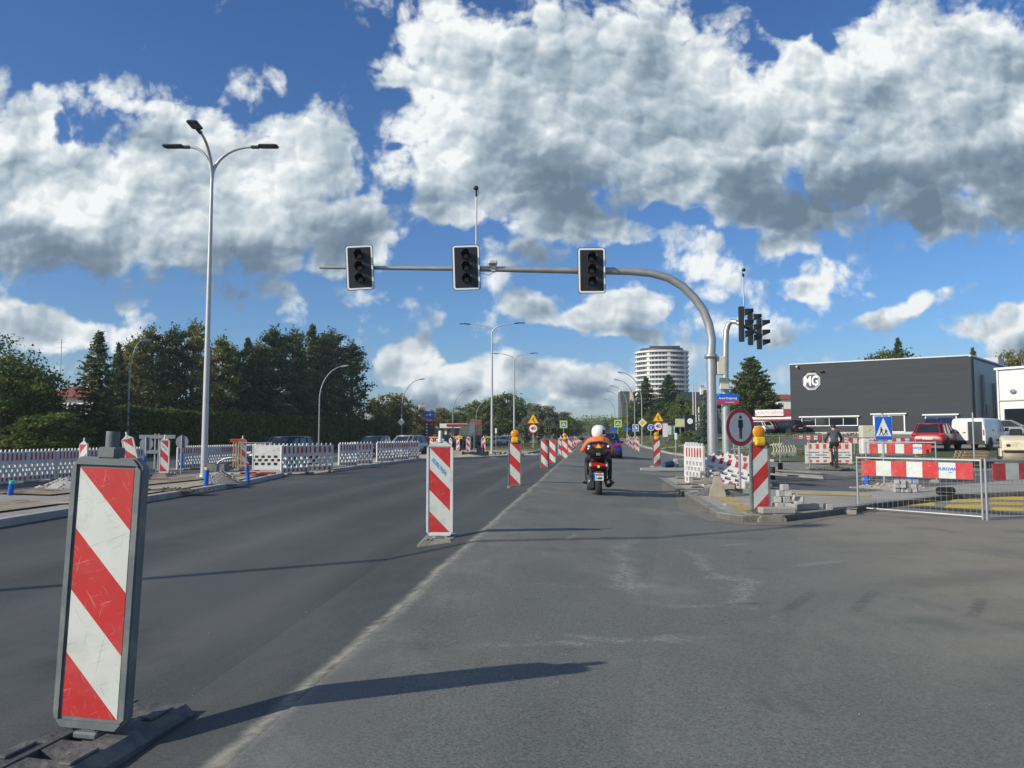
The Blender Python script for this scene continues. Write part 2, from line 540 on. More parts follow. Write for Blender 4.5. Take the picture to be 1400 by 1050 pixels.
SIGY = mat('sign_yellow', (0.85, 0.50, 0.01), 0.35, var=0.05)
SIGF = mat('sign_fluorescent', (0.55, 0.75, 0.02), 0.35, var=0.04)
SIGK = mat('sign_black', (0.012, 0.012, 0.014), 0.5, var=0.05)
SIGBACK = mat('sign_back_grey', (0.20, 0.22, 0.235), 0.5, metal=0.3, var=0.08)
GLS = mat('dark_glass', (0.012, 0.016, 0.02), 0.06, var=0.05, spec=0.8, coat=0.3)
CHR = mat('chrome', (0.7, 0.7, 0.7), 0.15, metal=1.0, var=0.03)
TYRE = mat('tyre_rubber', (0.02, 0.02, 0.021), 0.85, var=0.2)
ALU = mat('alloy', (0.45, 0.46, 0.47), 0.3, metal=0.8, var=0.05)
LRED = mat('tail_lamp_red', (0.45, 0.008, 0.01), 0.12, var=0.1, coat=0.6)
SIGORG = mat('orange_sheet', (0.9, 0.25, 0.03), 0.5, var=0.05)
PBLU = mat('blue_pipe', (0.01, 0.12, 0.55), 0.4, var=0.08)
TURQ = mat('turquoise_cap', (0.02, 0.55, 0.5), 0.45, var=0.1)
SKIN = mat('skin', (0.52, 0.30, 0.20), 0.55, var=0.06)


# ------------------------------------------------------------------ terrain height
def sst(t):
    t = min(1.0, max(0.0, t))
    return t * t * (3 - 2 * t)


def hgt(x, y):
    """height of the ground: level along the road, rising to the right far away"""
    D = x * FW.x + y * FW.y
    X = x * RT.x + y * RT.y
    r = 1.5 * sst((D - 28) / 50) * sst((X - 12) / 9)
    l = -0.14 * sst((-12.8 - x) / 1.2)
    return r + l


def gz(px, py, guess=0.0):       # pixel -> point on the terrain
    x, y = G(px, py, guess)
    for _ in range(30):
        h = hgt(x, y)
        x2, y2 = G(px, py, h) if h < CAMH - 0.05 else (x, y)
        x, y = 0.5 * (x + x2), 0.5 * (y + y2)
    return (x, y, hgt(x, y))


def at(px, D, dz=0.0):           # column px at depth D, standing on the terrain
    x, y, z = P(px, 600, D)
    return (x, y, hgt(x, y) + dz)


def text_obj(name, s, size, mt, parent, m, extrude=0.002, bold=False, align='CENTER'):
    cu = bpy.data.curves.new(name, 'FONT')
    cu.body = s; cu.size = size; cu.extrude = extrude; cu.align_x = align; cu.align_y = 'CENTER'
    if bold: cu.offset = size * 0.025
    tmp = bpy.data.objects.new('tmp', cu); C.objects.link(tmp)
    dg = bpy.context.evaluated_depsgraph_get(); dg.update()
    me = bpy.data.meshes.new_from_object(tmp.evaluated_get(dg))
    bpy.data.objects.remove(tmp)
    bpy.data.curves.remove(cu)
    me.materials.clear(); me.materials.append(mt)
    me.transform(m @ RX(90))
    o = bpy.data.objects.new(name, me); C.objects.link(o)
    o.parent = parent
    return o

# ------------------------------------------------------------------ the ground
def gmat(name, base, speck=0.25, sscale=220.0, patch=None, pscale=0.35, pth=0.5, pw=0.25, rough=0.9, bump=0.25, bsc=120.0, extra=None, stretch=(1, 0.35, 1)):
    m = bpy.data.materials.new(name); m.use_nodes = True
    nt = m.node_tree; N, L = nt.nodes, nt.links
    b = N['Principled BSDF']; b.inputs['Roughness'].default_value = rough; b.inputs['Specular IOR Level'].default_value = 0.3
    tc = N.new('ShaderNodeTexCoord'); P0 = tc.outputs['Object']

    def nz(sc, det=4, ro=0.5, vec=None, st=None):
        n = N.new('ShaderNodeTexNoise'); n.inputs['Scale'].default_value = sc; n.inputs['Detail'].default_value = det; n.inputs['Roughness'].default_value = ro
        v = vec or P0
        if st:
            mp = N.new('ShaderNodeMapping'); mp.inputs['Scale'].default_value = st; L.new(v, mp.inputs[0]); v = mp.outputs[0]
        L.new(v, n.inputs['Vector']); return n.outputs['Fac']

    def mr(x, a, b_, c=0.0, d=1.0, sm=True):
        n = N.new('ShaderNodeMapRange')
        if sm: n.interpolation_type = 'SMOOTHSTEP'
        if isinstance(x, (int, float)): n.inputs[0].default_value = x
        else: L.new(x, n.inputs[0])
        n.inputs[1].default_value = a; n.inputs[2].default_value = b_; n.inputs[3].default_value = c; n.inputs[4].default_value = d
        return n.outputs[0]

    def mth(op, a, b_=0.0, c=0.0):
        n = N.new('ShaderNodeMath'); n.operation = op
        for i, q in enumerate((a, b_, c)):
            if isinstance(q, (int, float)): n.inputs[i].default_value = q
            else: L.new(q, n.inputs[i])
        return n.outputs[0]

    def mix(fac, A, B, mode='MIX'):
        n = N.new('ShaderNodeMix'); n.data_type = 'RGBA'; n.blend_type = mode
        if isinstance(fac, (int, float)): n.inputs['Factor'].default_value = fac
        else: L.new(fac, n.inputs['Factor'])
        for s_, q in (('A', A), ('B', B)):
            if isinstance(q, tuple): n.inputs[s_].default_value = (*q, 1)
            else: L.new(q, n.inputs[s_])
        return n.outputs['Result']

    sp = mr(nz(sscale, 3, 0.75), 0.32, 0.68, 1 - speck, 1 + speck, False)
    big = mr(nz(0.9, 5, 0.6, st=stretch), 0.3, 0.7, 0.86, 1.14, False)
    col = mix(1.0, base, mth('MULTIPLY', sp, big), 'MULTIPLY')
    if patch:
        for (pc, sc_, th, w, st) in patch:
            col = mix(mr(nz(sc_, 7, 0.62, st=st), th, th + w), col, pc)
    if extra: col = extra(N, L, tc, nz, mr, mth, mix, col)
    L.new(col, b.inputs['Base Color'])
    bp = N.new('ShaderNodeBump'); bp.inputs['Strength'].default_value = bump; bp.inputs['Distance'].default_value = 0.01
    L.new(nz(bsc, 4, 0.6), bp.inputs['Height']); L.new(bp.outputs[0], b.inputs['Normal'])
    return m


def sheet(name, poly, dz, mt, step=None, kind='structure', side=0.0):
    """flat polygon laid on the terrain; step cuts it so that it can follow the rise"""
    bm = bmesh.new()
    vs = [bm.verts.new((x, y, 0)) for x, y in poly]
    f = bm.faces.new(vs)
    f.normal_update()
    if f.normal.z < 0: bmesh.ops.reverse_faces(bm, faces=[f])
    if step:
        xs = [p[0] for p in poly]; ys = [p[1] for p in poly]
        sx, sy = step
        g = math.ceil(min(xs) / sx) * sx
        while g < max(xs):
            bmesh.ops.bisect_plane(bm, geom=bm.verts[:] + bm.edges[:] + bm.faces[:], plane_co=(g, 0, 0), plane_no=(1, 0, 0)); g += sx
        g = math.ceil(min(ys) / sy) * sy
        while g < max(ys):
            bmesh.ops.bisect_plane(bm, geom=bm.verts[:] + bm.edges[:] + bm.faces[:], plane_co=(0, g, 0), plane_no=(0, 1, 0)); g += sy
    if side:
        ret = bmesh.ops.extrude_face_region(bm, geom=bm.faces[:])
        top = [e for e in ret['geom'] if isinstance(e, bmesh.types.BMVert)]
        for v in bm.verts: v.co.z = hgt(v.co.x, v.co.y) + dz - side
        for v in top: v.co.z = hgt(v.co.x, v.co.y) + dz
        bmesh.ops.recalc_face_normals(bm, faces=bm.faces)
    else:
        for v in bm.verts: v.co.z = hgt(v.co.x, v.co.y) + dz
    bmesh.ops.triangulate(bm, faces=[f for f in bm.faces if len(f.verts) > 4])
    me = bpy.data.meshes.new(name); bm.to_mesh(me); bm.free()
    me.materials.append(mt)
    o = bpy.data.objects.new(name, me); C.objects.link(o)
    if kind: o['kind'] = kind
    return o


def make_terrain():
    def axis(a, b, step, far):
        l = [a + i * step for i in range(int(round((b - a) / step)) + 1)]
        s, q = step, l[-1]
        hi = []
        while q < far:
            s *= 1.5; q += s; hi.append(q)
        s, q = step, l[0]
        lo = []
        while q > -far:
            s *= 1.5; q -= s; lo.append(q)
        return lo[::-1] + l + hi
    xs = axis(-40, 70, 1.5, 3500); ys = axis(-10, 120, 2.0, 3500)
    vs = [(x, y, hgt(x, y)) for y in ys for x in xs]
    n = len(xs)
    fs = [(j * n + i, j * n + i + 1, (j + 1) * n + i + 1, (j + 1) * n + i) for j in range(len(ys) - 1) for i in range(n - 1)]
    mb = MB(); mb.add(vs, fs)
    EARTH = gmat('earth', (0.20, 0.165, 0.115), 0.3, 60, [((0.085, 0.105, 0.035), 0.25, 0.48, 0.12, (1, 1, 1)), ((0.27, 0.235, 0.18), 1.6, 0.52, 0.1, (1, 1, 1)), ((0.13, 0.10, 0.07), 2.5, 0.6, 0.1, (1, 1, 1))], bump=0.8, bsc=18)
    o = mb.build('ground', EARTH); o['kind'] = 'structure'


make_terrain()


def ex_new(N, L, tc, nz, mr, mth, mix, col):
    s = N.new('ShaderNodeSeparateXYZ'); L.new(tc.outputs['Object'], s.inputs[0])
    w = mth('ADD', s.outputs[0], mth('MULTIPLY', mth('SUBTRACT', nz(0.8, 6, 0.7), 0.5), 0.22))
    d = mth('ABSOLUTE', mth('ADD', w, 1.39))
    a = mr(d, 0.0, 0.11, 1.0, 0.0)
    a = mth('MAXIMUM', a, mth('MULTIPLY', mr(d, 0.0, 1.1, 0.30, 0.0), mr(nz(1.4, 6, .7), .40, .62)))
    a = mth('MULTIPLY', mth('MULTIPLY', a, a), mr(nz(9, 6, 0.75), 0.25, 0.62))
    col = mix(mth('MULTIPLY', a, 0.95), col, (0.33, 0.31, 0.25))
    # dusty wheel bands along the lane
    for cx, wd, st in ((-4.2, 0.7, 0.16), (-5.8, 0.6, 0.12), (-2.6, 0.45, 0.14)):
        b = mr(mth('ABSOLUTE', mth('SUBTRACT', w, cx)), 0.0, wd, 1.0, 0.0)
        col = mix(mth('MULTIPLY', mth('MULTIPLY', b, st * 2), nz(1.3, 5, 0.7, st=(1, 0.15, 1))), col, (0.24, 0.23, 0.21))
    return col


def ex_old(N, L, tc, nz, mr, mth, mix, col):
    s = N.new('ShaderNodeSeparateXYZ'); L.new(tc.outputs['Object'], s.inputs[0])
    x, y = s.outputs[0], s.outputs[1]
    w = mth('ADD', x, mth('MULTIPLY', mth('SUBTRACT', nz(0.8, 6, 0.7), 0.5), 0.22))
    d = mth('ABSOLUTE', mth('ADD', w, 1.39))
    a = mr(d, 0.0, 0.12, 1.0, 0.0)
    a = mth('MAXIMUM', a, mth('MULTIPLY', mr(d, 0.0, 1.2, 0.30, 0.0), mr(nz(1.4, 6, .7), .42, .62)))
    a = mth('MULTIPLY', a, mr(nz(11, 6, 0.75), 0.3, 0.6))
    col = mix(mth('MULTIPLY', a, 0.95), col, (0.34, 0.32, 0.26))
    # brown dust where the site traffic turns in on the right
    g = mth('MULTIPLY', mr(mth('ADD', w, mth('MULTIPLY', y, -0.10)), 0.2, 3.2), mr(y, 2.0, 5.5))
    g = mth('MULTIPLY', g, mr(nz(0.9, 7, 0.65), 0.3, 0.65, 0.35, 1.0))
    col = mix(mth('MULTIPLY', g, 0.90), col, (0.265, 0.24, 0.185))
    dp = mth('MULTIPLY', mr(nz(0.35, 7, 0.68, st=(1, .6, 1)), .50, .66), mr(y, 1.5, 5.0))
    col = mix(mth('MULTIPLY', dp, 0.55), col, (0.25, 0.235, 0.195))
    dq = mr(nz(0.55, 6, 0.65), .54, .68)
    col = mix(mth('MULTIPLY', dq, 0.45), col, (0.085, 0.09, 0.088))
    # polished darker tracks curving across, pale scrapes along
    r = mth('SQRT', mth('ADD', mth('POWER', mth('ADD', x, -9.0), 2.0), mth('POWER', mth('ADD', y, 2.0), 2.0)))
    for rc, wd in ((9.3, 0.35), (11.1, 0.35)):
        b = mr(mth('ABSOLUTE', mth('SUBTRACT', r, rc)), 0.05, wd, 1.0, 0.0)
        b = mth('MULTIPLY', b, mr(x, 1.0, 2.8))
        col = mix(mth('MULTIPLY', mth('MULTIPLY', b, 0.45), nz(2.5, 5, 0.7)), col, (0.06, 0.06, 0.058))
    sc = mth('MULTIPLY', mr(nz(3.2, 8, 0.8, st=(2.6, 0.7, 1)), 0.60, 0.74), mr(nz(0.5, 3), 0.45, 0.6))
    col = mix(mth('MULTIPLY', sc, 0.7), col, (0.33, 0.32, 0.30))
    # pale scrapes and chalky tyre prints across the lane
    wv = mth('MULTIPLY', mth('SUBTRACT', nz(0.9, 5, 0.65), 0.5), 1.3)
    xw, yw = mth('ADD', x, wv), mth('ADD', y, mth('MULTIPLY', wv, 0.8))
    gm = mth('MULTIPLY', mr(nz(26, 6, .8), .42, .58, 0.0, 0.75), mr(nz(2.2, 4, .6), .38, .54))
    for (x0, y0, ln, wd, an) in ((-.1, 6.6, .9, .10, 22), (.15, 5.0, .8, .09, 12), (-.35, 4.7, .45, .05, 14), (.9, 6.2, .5, .06, 20), (-.5, 9.4, .6, .05, 80), (2.2, 8.2, .7, .06, 35), (1.7, 9.6, .5, .05, 30), (3.6, 5.4, 1.2, .10, -8), (.35, 8.0, 2.6, .12, 88), (1.15, 7.4, 2.4, .09, 95)):
        ca, sa = math.cos(R(an)), math.sin(R(an))
        dx, dy = mth('SUBTRACT', xw, x0), mth('SUBTRACT', yw, y0)
        al = mth('ADD', mth('MULTIPLY', dx, ca), mth('MULTIPLY', dy, sa)); ac = mth('SUBTRACT', mth('MULTIPLY', dy, ca), mth('MULTIPLY', dx, sa))
        b = mth('MULTIPLY', mr(mth('ABSOLUTE', al), ln * 0.2, ln, 1, 0), mr(mth('ABSOLUTE', ac), 0.0, wd * 1.6, 1, 0))
        col = mix(mth('MULTIPLY', b, gm), col, (0.33, 0.32, 0.285))
    # skid marks left across the lane
    for (x0, y0, ln, an) in ((1.6, 6.35, 0.55, 62), (2.1, 6.4, 0.6, 62), (2.9, 6.3, 0.5, 60), (3.5, 6.35, 0.45, 60), (1.1, 6.2, .3, 15)):
        ca, sa = math.cos(R(an)), math.sin(R(an))
        dx, dy = mth('SUBTRACT', x, x0), mth('SUBTRACT', y, y0)
        al = mth('ADD', mth('MULTIPLY', dx, ca), mth('MULTIPLY', dy, sa)); ac = mth('SUBTRACT', mth('MULTIPLY', dy, ca), mth('MULTIPLY', dx, sa))
        b = mth('MULTIPLY', mr(mth('ABSOLUTE', al), ln * 0.5, ln, 1, 0), mr(mth('ABSOLUTE', ac), 0.02, 0.07, 1, 0))
        col = mix(mth('MULTIPLY', b, mr(nz(14, 4, .7), .35, .6, 0.1, 0.45)), col, (0.05, 0.048, 0.045))
    return col


ASN = gmat('asphalt_new', (0.060, 0.066, 0.064), 0.50, 75, [((0.10, 0.104, 0.10), 0.5, 0.46, 0.25, (0.5, 0.16, 1)), ((0.05, 0.054, 0.052), 1.3, 0.55, 0.15, (0.6, 0.3, 1)), ((0.16, 0.155, 0.14), 12, .70, .05, (1, .5, 1))], extra=ex_new, rough=0.8)
ASO = gmat('asphalt_worn', (0.146, 0.150, 0.131), 0.42, 70, [((0.165, 0.165, 0.148), 0.45, 0.46, 0.25, (1, 0.25, 1)), ((0.26, 0.25, 0.22), 9.0, 0.68, 0.05, (1, 0.4, 1)), ((0.10, 0.105, 0.10), 1.6, 0.60, 0.12, (1, 0.5, 1))], extra=ex_old, rough=0.85)
ASL = gmat('asphalt_far', (0.085, 0.088, 0.090), 0.2, 60, [((0.12, 0.118, 0.11), 0.6, 0.5, 0.2, (1, .2, 1))])
ASR = gmat('asphalt_side', (0.11, 0.113, 0.11), 0.2, 60, [((0.17, 0.16, 0.135), 0.35, 0.5, 0.2, (1, 1, 1))])
DUST = gmat('dusty_paving', (0.27, 0.245, 0.195), 0.2, 50, [((0.17, 0.16, 0.14), 0.4, 0.5, 0.15, (1, 1, 1)), ((0.34, 0.31, 0.25), 1.5, 0.55, 0.1, (1, 1, 1))], bump=0.4, bsc=20)
GRS = gmat('lawn', (0.075, 0.10, 0.028), 0.45, 30, [((0.12, 0.125, 0.05), 0.5, 0.48, 0.12, (1, 1, 1)), ((0.17, 0.15, 0.09), 1.2, 0.62, 0.08, (1, 1, 1))], bump=0.9, bsc=25)
SAND = gmat('sand', (0.42, 0.36, 0.255), 0.2, 80, [((0.22, 0.18, 0.125), 1.0, 0.5, 0.15, (1, 1, 1)), ((0.12, 0.10, 0.07), 3.0, 0.62, 0.06, (1, 1, 1))], bump=0.8, bsc=22)
SOIL = gmat('soil', (0.32, 0.255, 0.175), 0.35, 50, [((0.10, 0.075, 0.05), 1.8, 0.52, 0.12, (1, 1, 1)), ((0.28, 0.24, 0.18), 4.0, 0.6, 0.08, (1, 1, 1))], bump=1.0, bsc=14)


def ex_pav(sx, sy):
    def f(N, L, tc, nz, mr, mth, mix, col):
        br = N.new('ShaderNodeTexBrick'); L.new(tc.outputs['Object'], br.inputs['Vector'])
        br.inputs['Scale'].default_value = 1.0; br.inputs['Brick Width'].default_value = sx; br.inputs['Row Height'].default_value = sy
        br.inputs['Mortar Size'].default_value = 0.006; br.inputs['Color1'].default_value = (1, 1, 1, 1); br.inputs['Color2'].default_value = (0.86, 0.86, 0.86, 1)
        br.inputs['Mortar'].default_value = (0.5, 0.47, 0.4, 1)
        return mix(1.0, col, br.outputs['Color'], 'MULTIPLY')
    return f


PAV = gmat('concrete_paving', (0.38, 0.37, 0.32), 0.1, 90, [((0.33, 0.30, 0.235), 0.7, 0.52, 0.15, (1, 1, 1))], extra=ex_pav(0.2, 0.1), bump=0.2)
TAC = gmat('tactile_paving', (0.50, 0.36, 0.13), 0.1, 90, [((0.36, 0.31, 0.22), 1.2, 0.58, 0.15, (1, 1, 1))], extra=ex_pav(0.3, 0.3), bump=0.2)
KERB = gmat('kerb_stone', (0.36, 0.36, 0.34), 0.12, 70, [((0.25, 0.24, 0.21), 1.5, 0.55, 0.15, (1, 1, 1))], bump=0.3)
KERBD = gmat('kerb_stone_worn', (0.24, 0.235, 0.21), 0.15, 70, [((0.17, 0.16, 0.14), 1.5, 0.52, 0.15, (1, 1, 1))], bump=0.4)
SANDT = gmat('sand_trodden', (0.19, 0.18, 0.15), 0.25, 70, [((0.135, 0.142, 0.13), 1.1, 0.50, 0.15, (1, 1, 1)), ((0.28, 0.25, 0.19), 2.5, 0.56, 0.1, (1, 1, 1))], bump=0.5, bsc=30)
YEL = gmat('yellow_paint', (0.60, 0.42, 0.06), 0.12, 60, [((0.20, 0.18, 0.14), 5.0, 0.56, 0.1, (1, 1, 1))])
WMK = gmat('white_paint', (0.55, 0.55, 0.53), 0.1, 60, [((0.16, 0.16, 0.15), 5.0, 0.52, 0.1, (1, 1, 1))])

# main road
sheet('road', [(-8.35, -12), (-1.35, -12), (-1.35, 240), (-4.6, 240), (-4.7, 68), (-5.0, 51), (-6.0, 47), (-8.3, 42.5), (-9.4, 40), (-9.5, 29), (-10.2, 24.6), (-9.3, 19.8), (-8.45, 10.1)], 0.004, ASN)
sheet('road', [(-1.35, -12), (60, -12), (60, 24.5), (30, 22.4), (14, 19.6), (9.5, 18.2), (7.5, 17.2), (4.9, 14.6), (3.7, 13.2), (2.6, 12.1), (2.1, 12.6), (2.05, 23), (3.0, 24.5), (60, 27.5), (60, 36), (9, 40.5), (6.2, 45), (5.5, 60), (5.0, 86), (4.8, 240), (-1.35, 240)], 0.008, ASO)
# second carriageway on the left
sheet('road', [(-18.2, -30), (-13.4, -30), (-13.4, 160), (-18.2, 160)], 0.006, ASL, step=(0.8, 400))
sheet('road', [(-26.5, -30), (-19.6, -30), (-19.6, 160), (-26.5, 160)], 0.006, ASL)


def strip(path, w, closed=False):
    """polygon of a band of width w to the left of a path"""
    pts = [Vector(p) for p in path]
    out = []
    for i, p in enumerate(pts):
        t = (pts[min(i + 1, len(pts) - 1)] - pts[max(i - 1, 0)]).normalized()
        out.append(p + Vector((-t.y, t.x)) * w)
    return [tuple(p) for p in pts] + [tuple(p) for p in reversed(out)]


ILE = [(-8.35, -12), (-8.45, 10.1), (-9.3, 19.8), (-10.1, 24.2), (-10.9, 25.6)]          # island's near edge
sheet('kerb', strip(ILE, 0.17), 0.12, KERB, side=0.16)
sheet('kerb', [(-12.95, -12), (-13.1, -12), (-13.1, 40), (-12.95, 40)], 0.02, KERB, side=0.3)
in_ = [(x - 0.17, y) for x, y in ILE]
sheet('pavement', in_[:4] + [(-12.9, 24.6), (-12.9, -12)], 0.10, PAV, side=0.12)
sheet('soil_strip', [(-9.3, 2), (-9.3, 7), (-9.35, 12.6), (-10.6, 13.4), (-10.9, 7), (-10.8, 2)], 0.13, SOIL)
sheet('soil_strip', [(-11.0, 14.6), (-10.9, 19), (-10.6, 24), (-12.5, 24.6), (-12.8, 20), (-12.6, 15)], 0.13, SOIL)
sheet('sand_strip', [(-9.1, 13.0), (-9.65, 19.8), (-10.3, 23.5), (-10.7, 23.5), (-10.4, 19.0), (-9.7, 12.5)], 0.125, SAND)
# ground of the works beyond the island
sheet('works_ground', [(-9.7, 26.0), (-9.6, 40.2), (-8.5, 42.9), (-6.2, 47.5), (-5.2, 51.5), (-4.9, 68), (-4.8, 160), (-12.9, 160), (-12.9, 25)], 0.02, SAND)
sheet('kerb', strip([(-9.55, 27.5), (-9.55, 40), (-8.4, 42.6), (-6.1, 47.1), (-5.1, 51), (-4.8, 68), (-4.7, 150)], 0.2), 0.12, KERB, side=0.14)
sheet('works_ground', [(-19.4, -20), (-18.3, -20), (-18.3, 150), (-19.4, 150)], 0.012, SOIL)
# right side: pavement of the corner, its kerb, side street crossing
RCK = [(60, 24.5), (30, 22.4), (14, 19.6), (9.5, 18.2), (7.5, 17.2), (4.9, 14.6), (3.7, 13.2), (2.75, 12.25), (2.3, 12.2), (2.07, 12.6), (2.05, 23)]
sheet('kerb', strip(list(reversed(RCK)), -0.15), 0.11, KERBD, side=0.14)
sheet('sand_strip', [(5.2, 14.75), (3.75, 13.1), (2.7, 12.1), (2.2, 12.05), (1.98, 12.6), (1.9, 14.5), (1.95, 18), (1.9, 22.6), (1.62, 20.5), (1.75, 17), (1.5, 14.2), (1.72, 12.2), (2.25, 11.6), (2.9, 11.65), (3.6, 12.6), (4.7, 13.7)], 0.012, SANDT)
inn = strip(list(reversed(RCK)), -0.15)[len(RCK):]
sheet('pavement', inn + [(3.0, 24.0), (60, 27.0)], 0.095, PAV, side=0.1)
sheet('tactile_paving', [G(978, 680, .1), G(1000, 679, .1), G(1040, 697, .1), G(1012, 699, .1)], 0.103, TAC)
sheet('tactile_paving', [G(1062, 672, .1), G(1190, 676, .1), G(1190, 679, .1), G(1062, 675, .1)], 0.103, TAC)
# crossing path of dark asphalt through the corner
sheet('cycle_path', [G(1048, 668, .1), G(1180, 672, .1), G(1400, 655, .1), G(1400, 640, .1), G(1160, 652, .1), G(1052, 640, .1)], 0.101, ASR)
sheet('pavement', [G(1170, 652, .1), G(1400, 641, .1), G(1400, 633, .1), G(1170, 638, .1)], 0.105, DUST)
for a in ((1228, 687, 1278, 692), (1298, 683, 1345, 687), (1290, 690, 1342, 696), (1352, 679, 1400, 684), (1350, 687, 1400, 691), (1352, 694, 1400, 699)):
    x0, y0, x1, y1 = a
    sheet('road_marking', [G(x0, y1), G(x1, y1 + .5), G(x1, y0 + .8), G(x0 + 6, y0 + .3)], 0.013, YEL)
# far yards and lawns
sheet('yard', [(9, 40.6), (60, 36.1), (110, 33.5), (110, 150), (24, 150), (20, 62), (14, 50)], 0.06, DUST, step=(1.5, 2.0))
sheet('lawn', [(6.5, 45.3), (9.2, 41.2), (14.2, 40.8), (16.5, 50), (20.2, 62), (24, 150), (24, 230), (5.3, 230), (5.5, 86), (5.9, 60)], 0.075, GRS, step=(1.5, 2.0))
sheet('lawn', [(14.0, 42.0), (23, 41.2), (24, 47), (16.3, 49)], 0.085, GRS, step=(1.5, 2.0))
sheet('lawn', [(20.5, 61), (44, 57), (44, 61), (21.5, 66)], 0.085, GRS, step=(1.5, 2.0))
sheet('footpath', [(6.0, 56), (24, 53.5), (24, 54.8), (6.0, 57.8)], 0.10, PAV, step=(1.5, 2.0))
sheet('footpath', [(5.9, 70), (24, 66), (24, 67.5), (5.9, 72)], 0.10, PAV, step=(1.5, 2.0))
sheet('kerb', strip([(9.2, 41.0), (6.3, 45.2), (5.6, 60), (5.1, 86), (4.9, 230)], -0.2), 0.12, KERB, side=0.14)
# median beyond the works
sheet('lawn', [(-5.0, 70), (-4.95, 230), (-12.5, 230), (-12.5, 75)], 0.03, gmat('dry_grass', (0.22, 0.17, 0.095), 0.3, 30, [((0.12, 0.12, 0.05), 0.6, 0.5, 0.15, (1, 1, 1))], bump=.8, bsc=20))
# painted line stubs on the worn lane
sheet('road_marking', [(1.72, 24), (1.84, 24), (1.84, 90), (1.72, 90)], 0.013, WMK)

# ------------------------------------------------------------------ delineator beacons
def rrect(w, z0, z1, c):
    return [(-w / 2 + c, z0), (w / 2 - c, z0), (w / 2, z0 + c), (w / 2, z1 - c), (w / 2 - c, z1), (-w / 2 + c, z1), (-w / 2, z1 - c), (-w / 2, z0 + c)]


def foot_mb(w=0.44, l=0.80, h=0.088):
    b = MB()
    # stepped rubber block with two lifting slots in each end
    for sx in (-1, 1):
        b.prism([(sx * w / 2, 0), (sx * w / 2, h * .55), (sx * (w / 2 - .05), h), (sx * .07, h), (sx * .07, 0)], -l / 2, l / 2, 'y')
    for y0, y1 in ((-l / 2, -l / 2 + .13), (-l / 2 + .20, -.09), (.09, l / 2 - .20), (l / 2 - .13, l / 2)):
        b.box((0, (y0 + y1) / 2, h * .48), (.141, y1 - y0, h * .93))
    b.box((0, 0, h * .32), (.14, .18, h * .6))
    for sx in (-1, 1):
        for sy in (-1, 1):
            b.box((sx * .135, sy * .24, h + .006), (.05, .16, .012), b=.004)
    return b


def stripes(w, z0, z1, y, flip=False):
    b = MB()
    hgt_ = z1 - z0; st = hgt_ / 4; n = 0
    sg = -1 if flip else 1
    for k in range(-1, 4):
        poly = [(0, st * 4 - st * k), (0, st * 4 - st * (k + 1)), (w, st * 4 - st * (k + 2)), (w, st * 4 - st * (k + 1))]
        if k == -1: poly = [(0, st * 4), (w, st * 3), (w, st * 4)]
        if k == 3: poly = [(0, st), (0, 0), (w, 0)]
        p = [(sg * (x - w / 2), z0 + z) for x, z in poly]
        b.add([(x, y, z) for x, z in p], [list(range(len(p))) if not flip else list(reversed(range(len(p))))], 0 if k % 2 else 1)
    return b


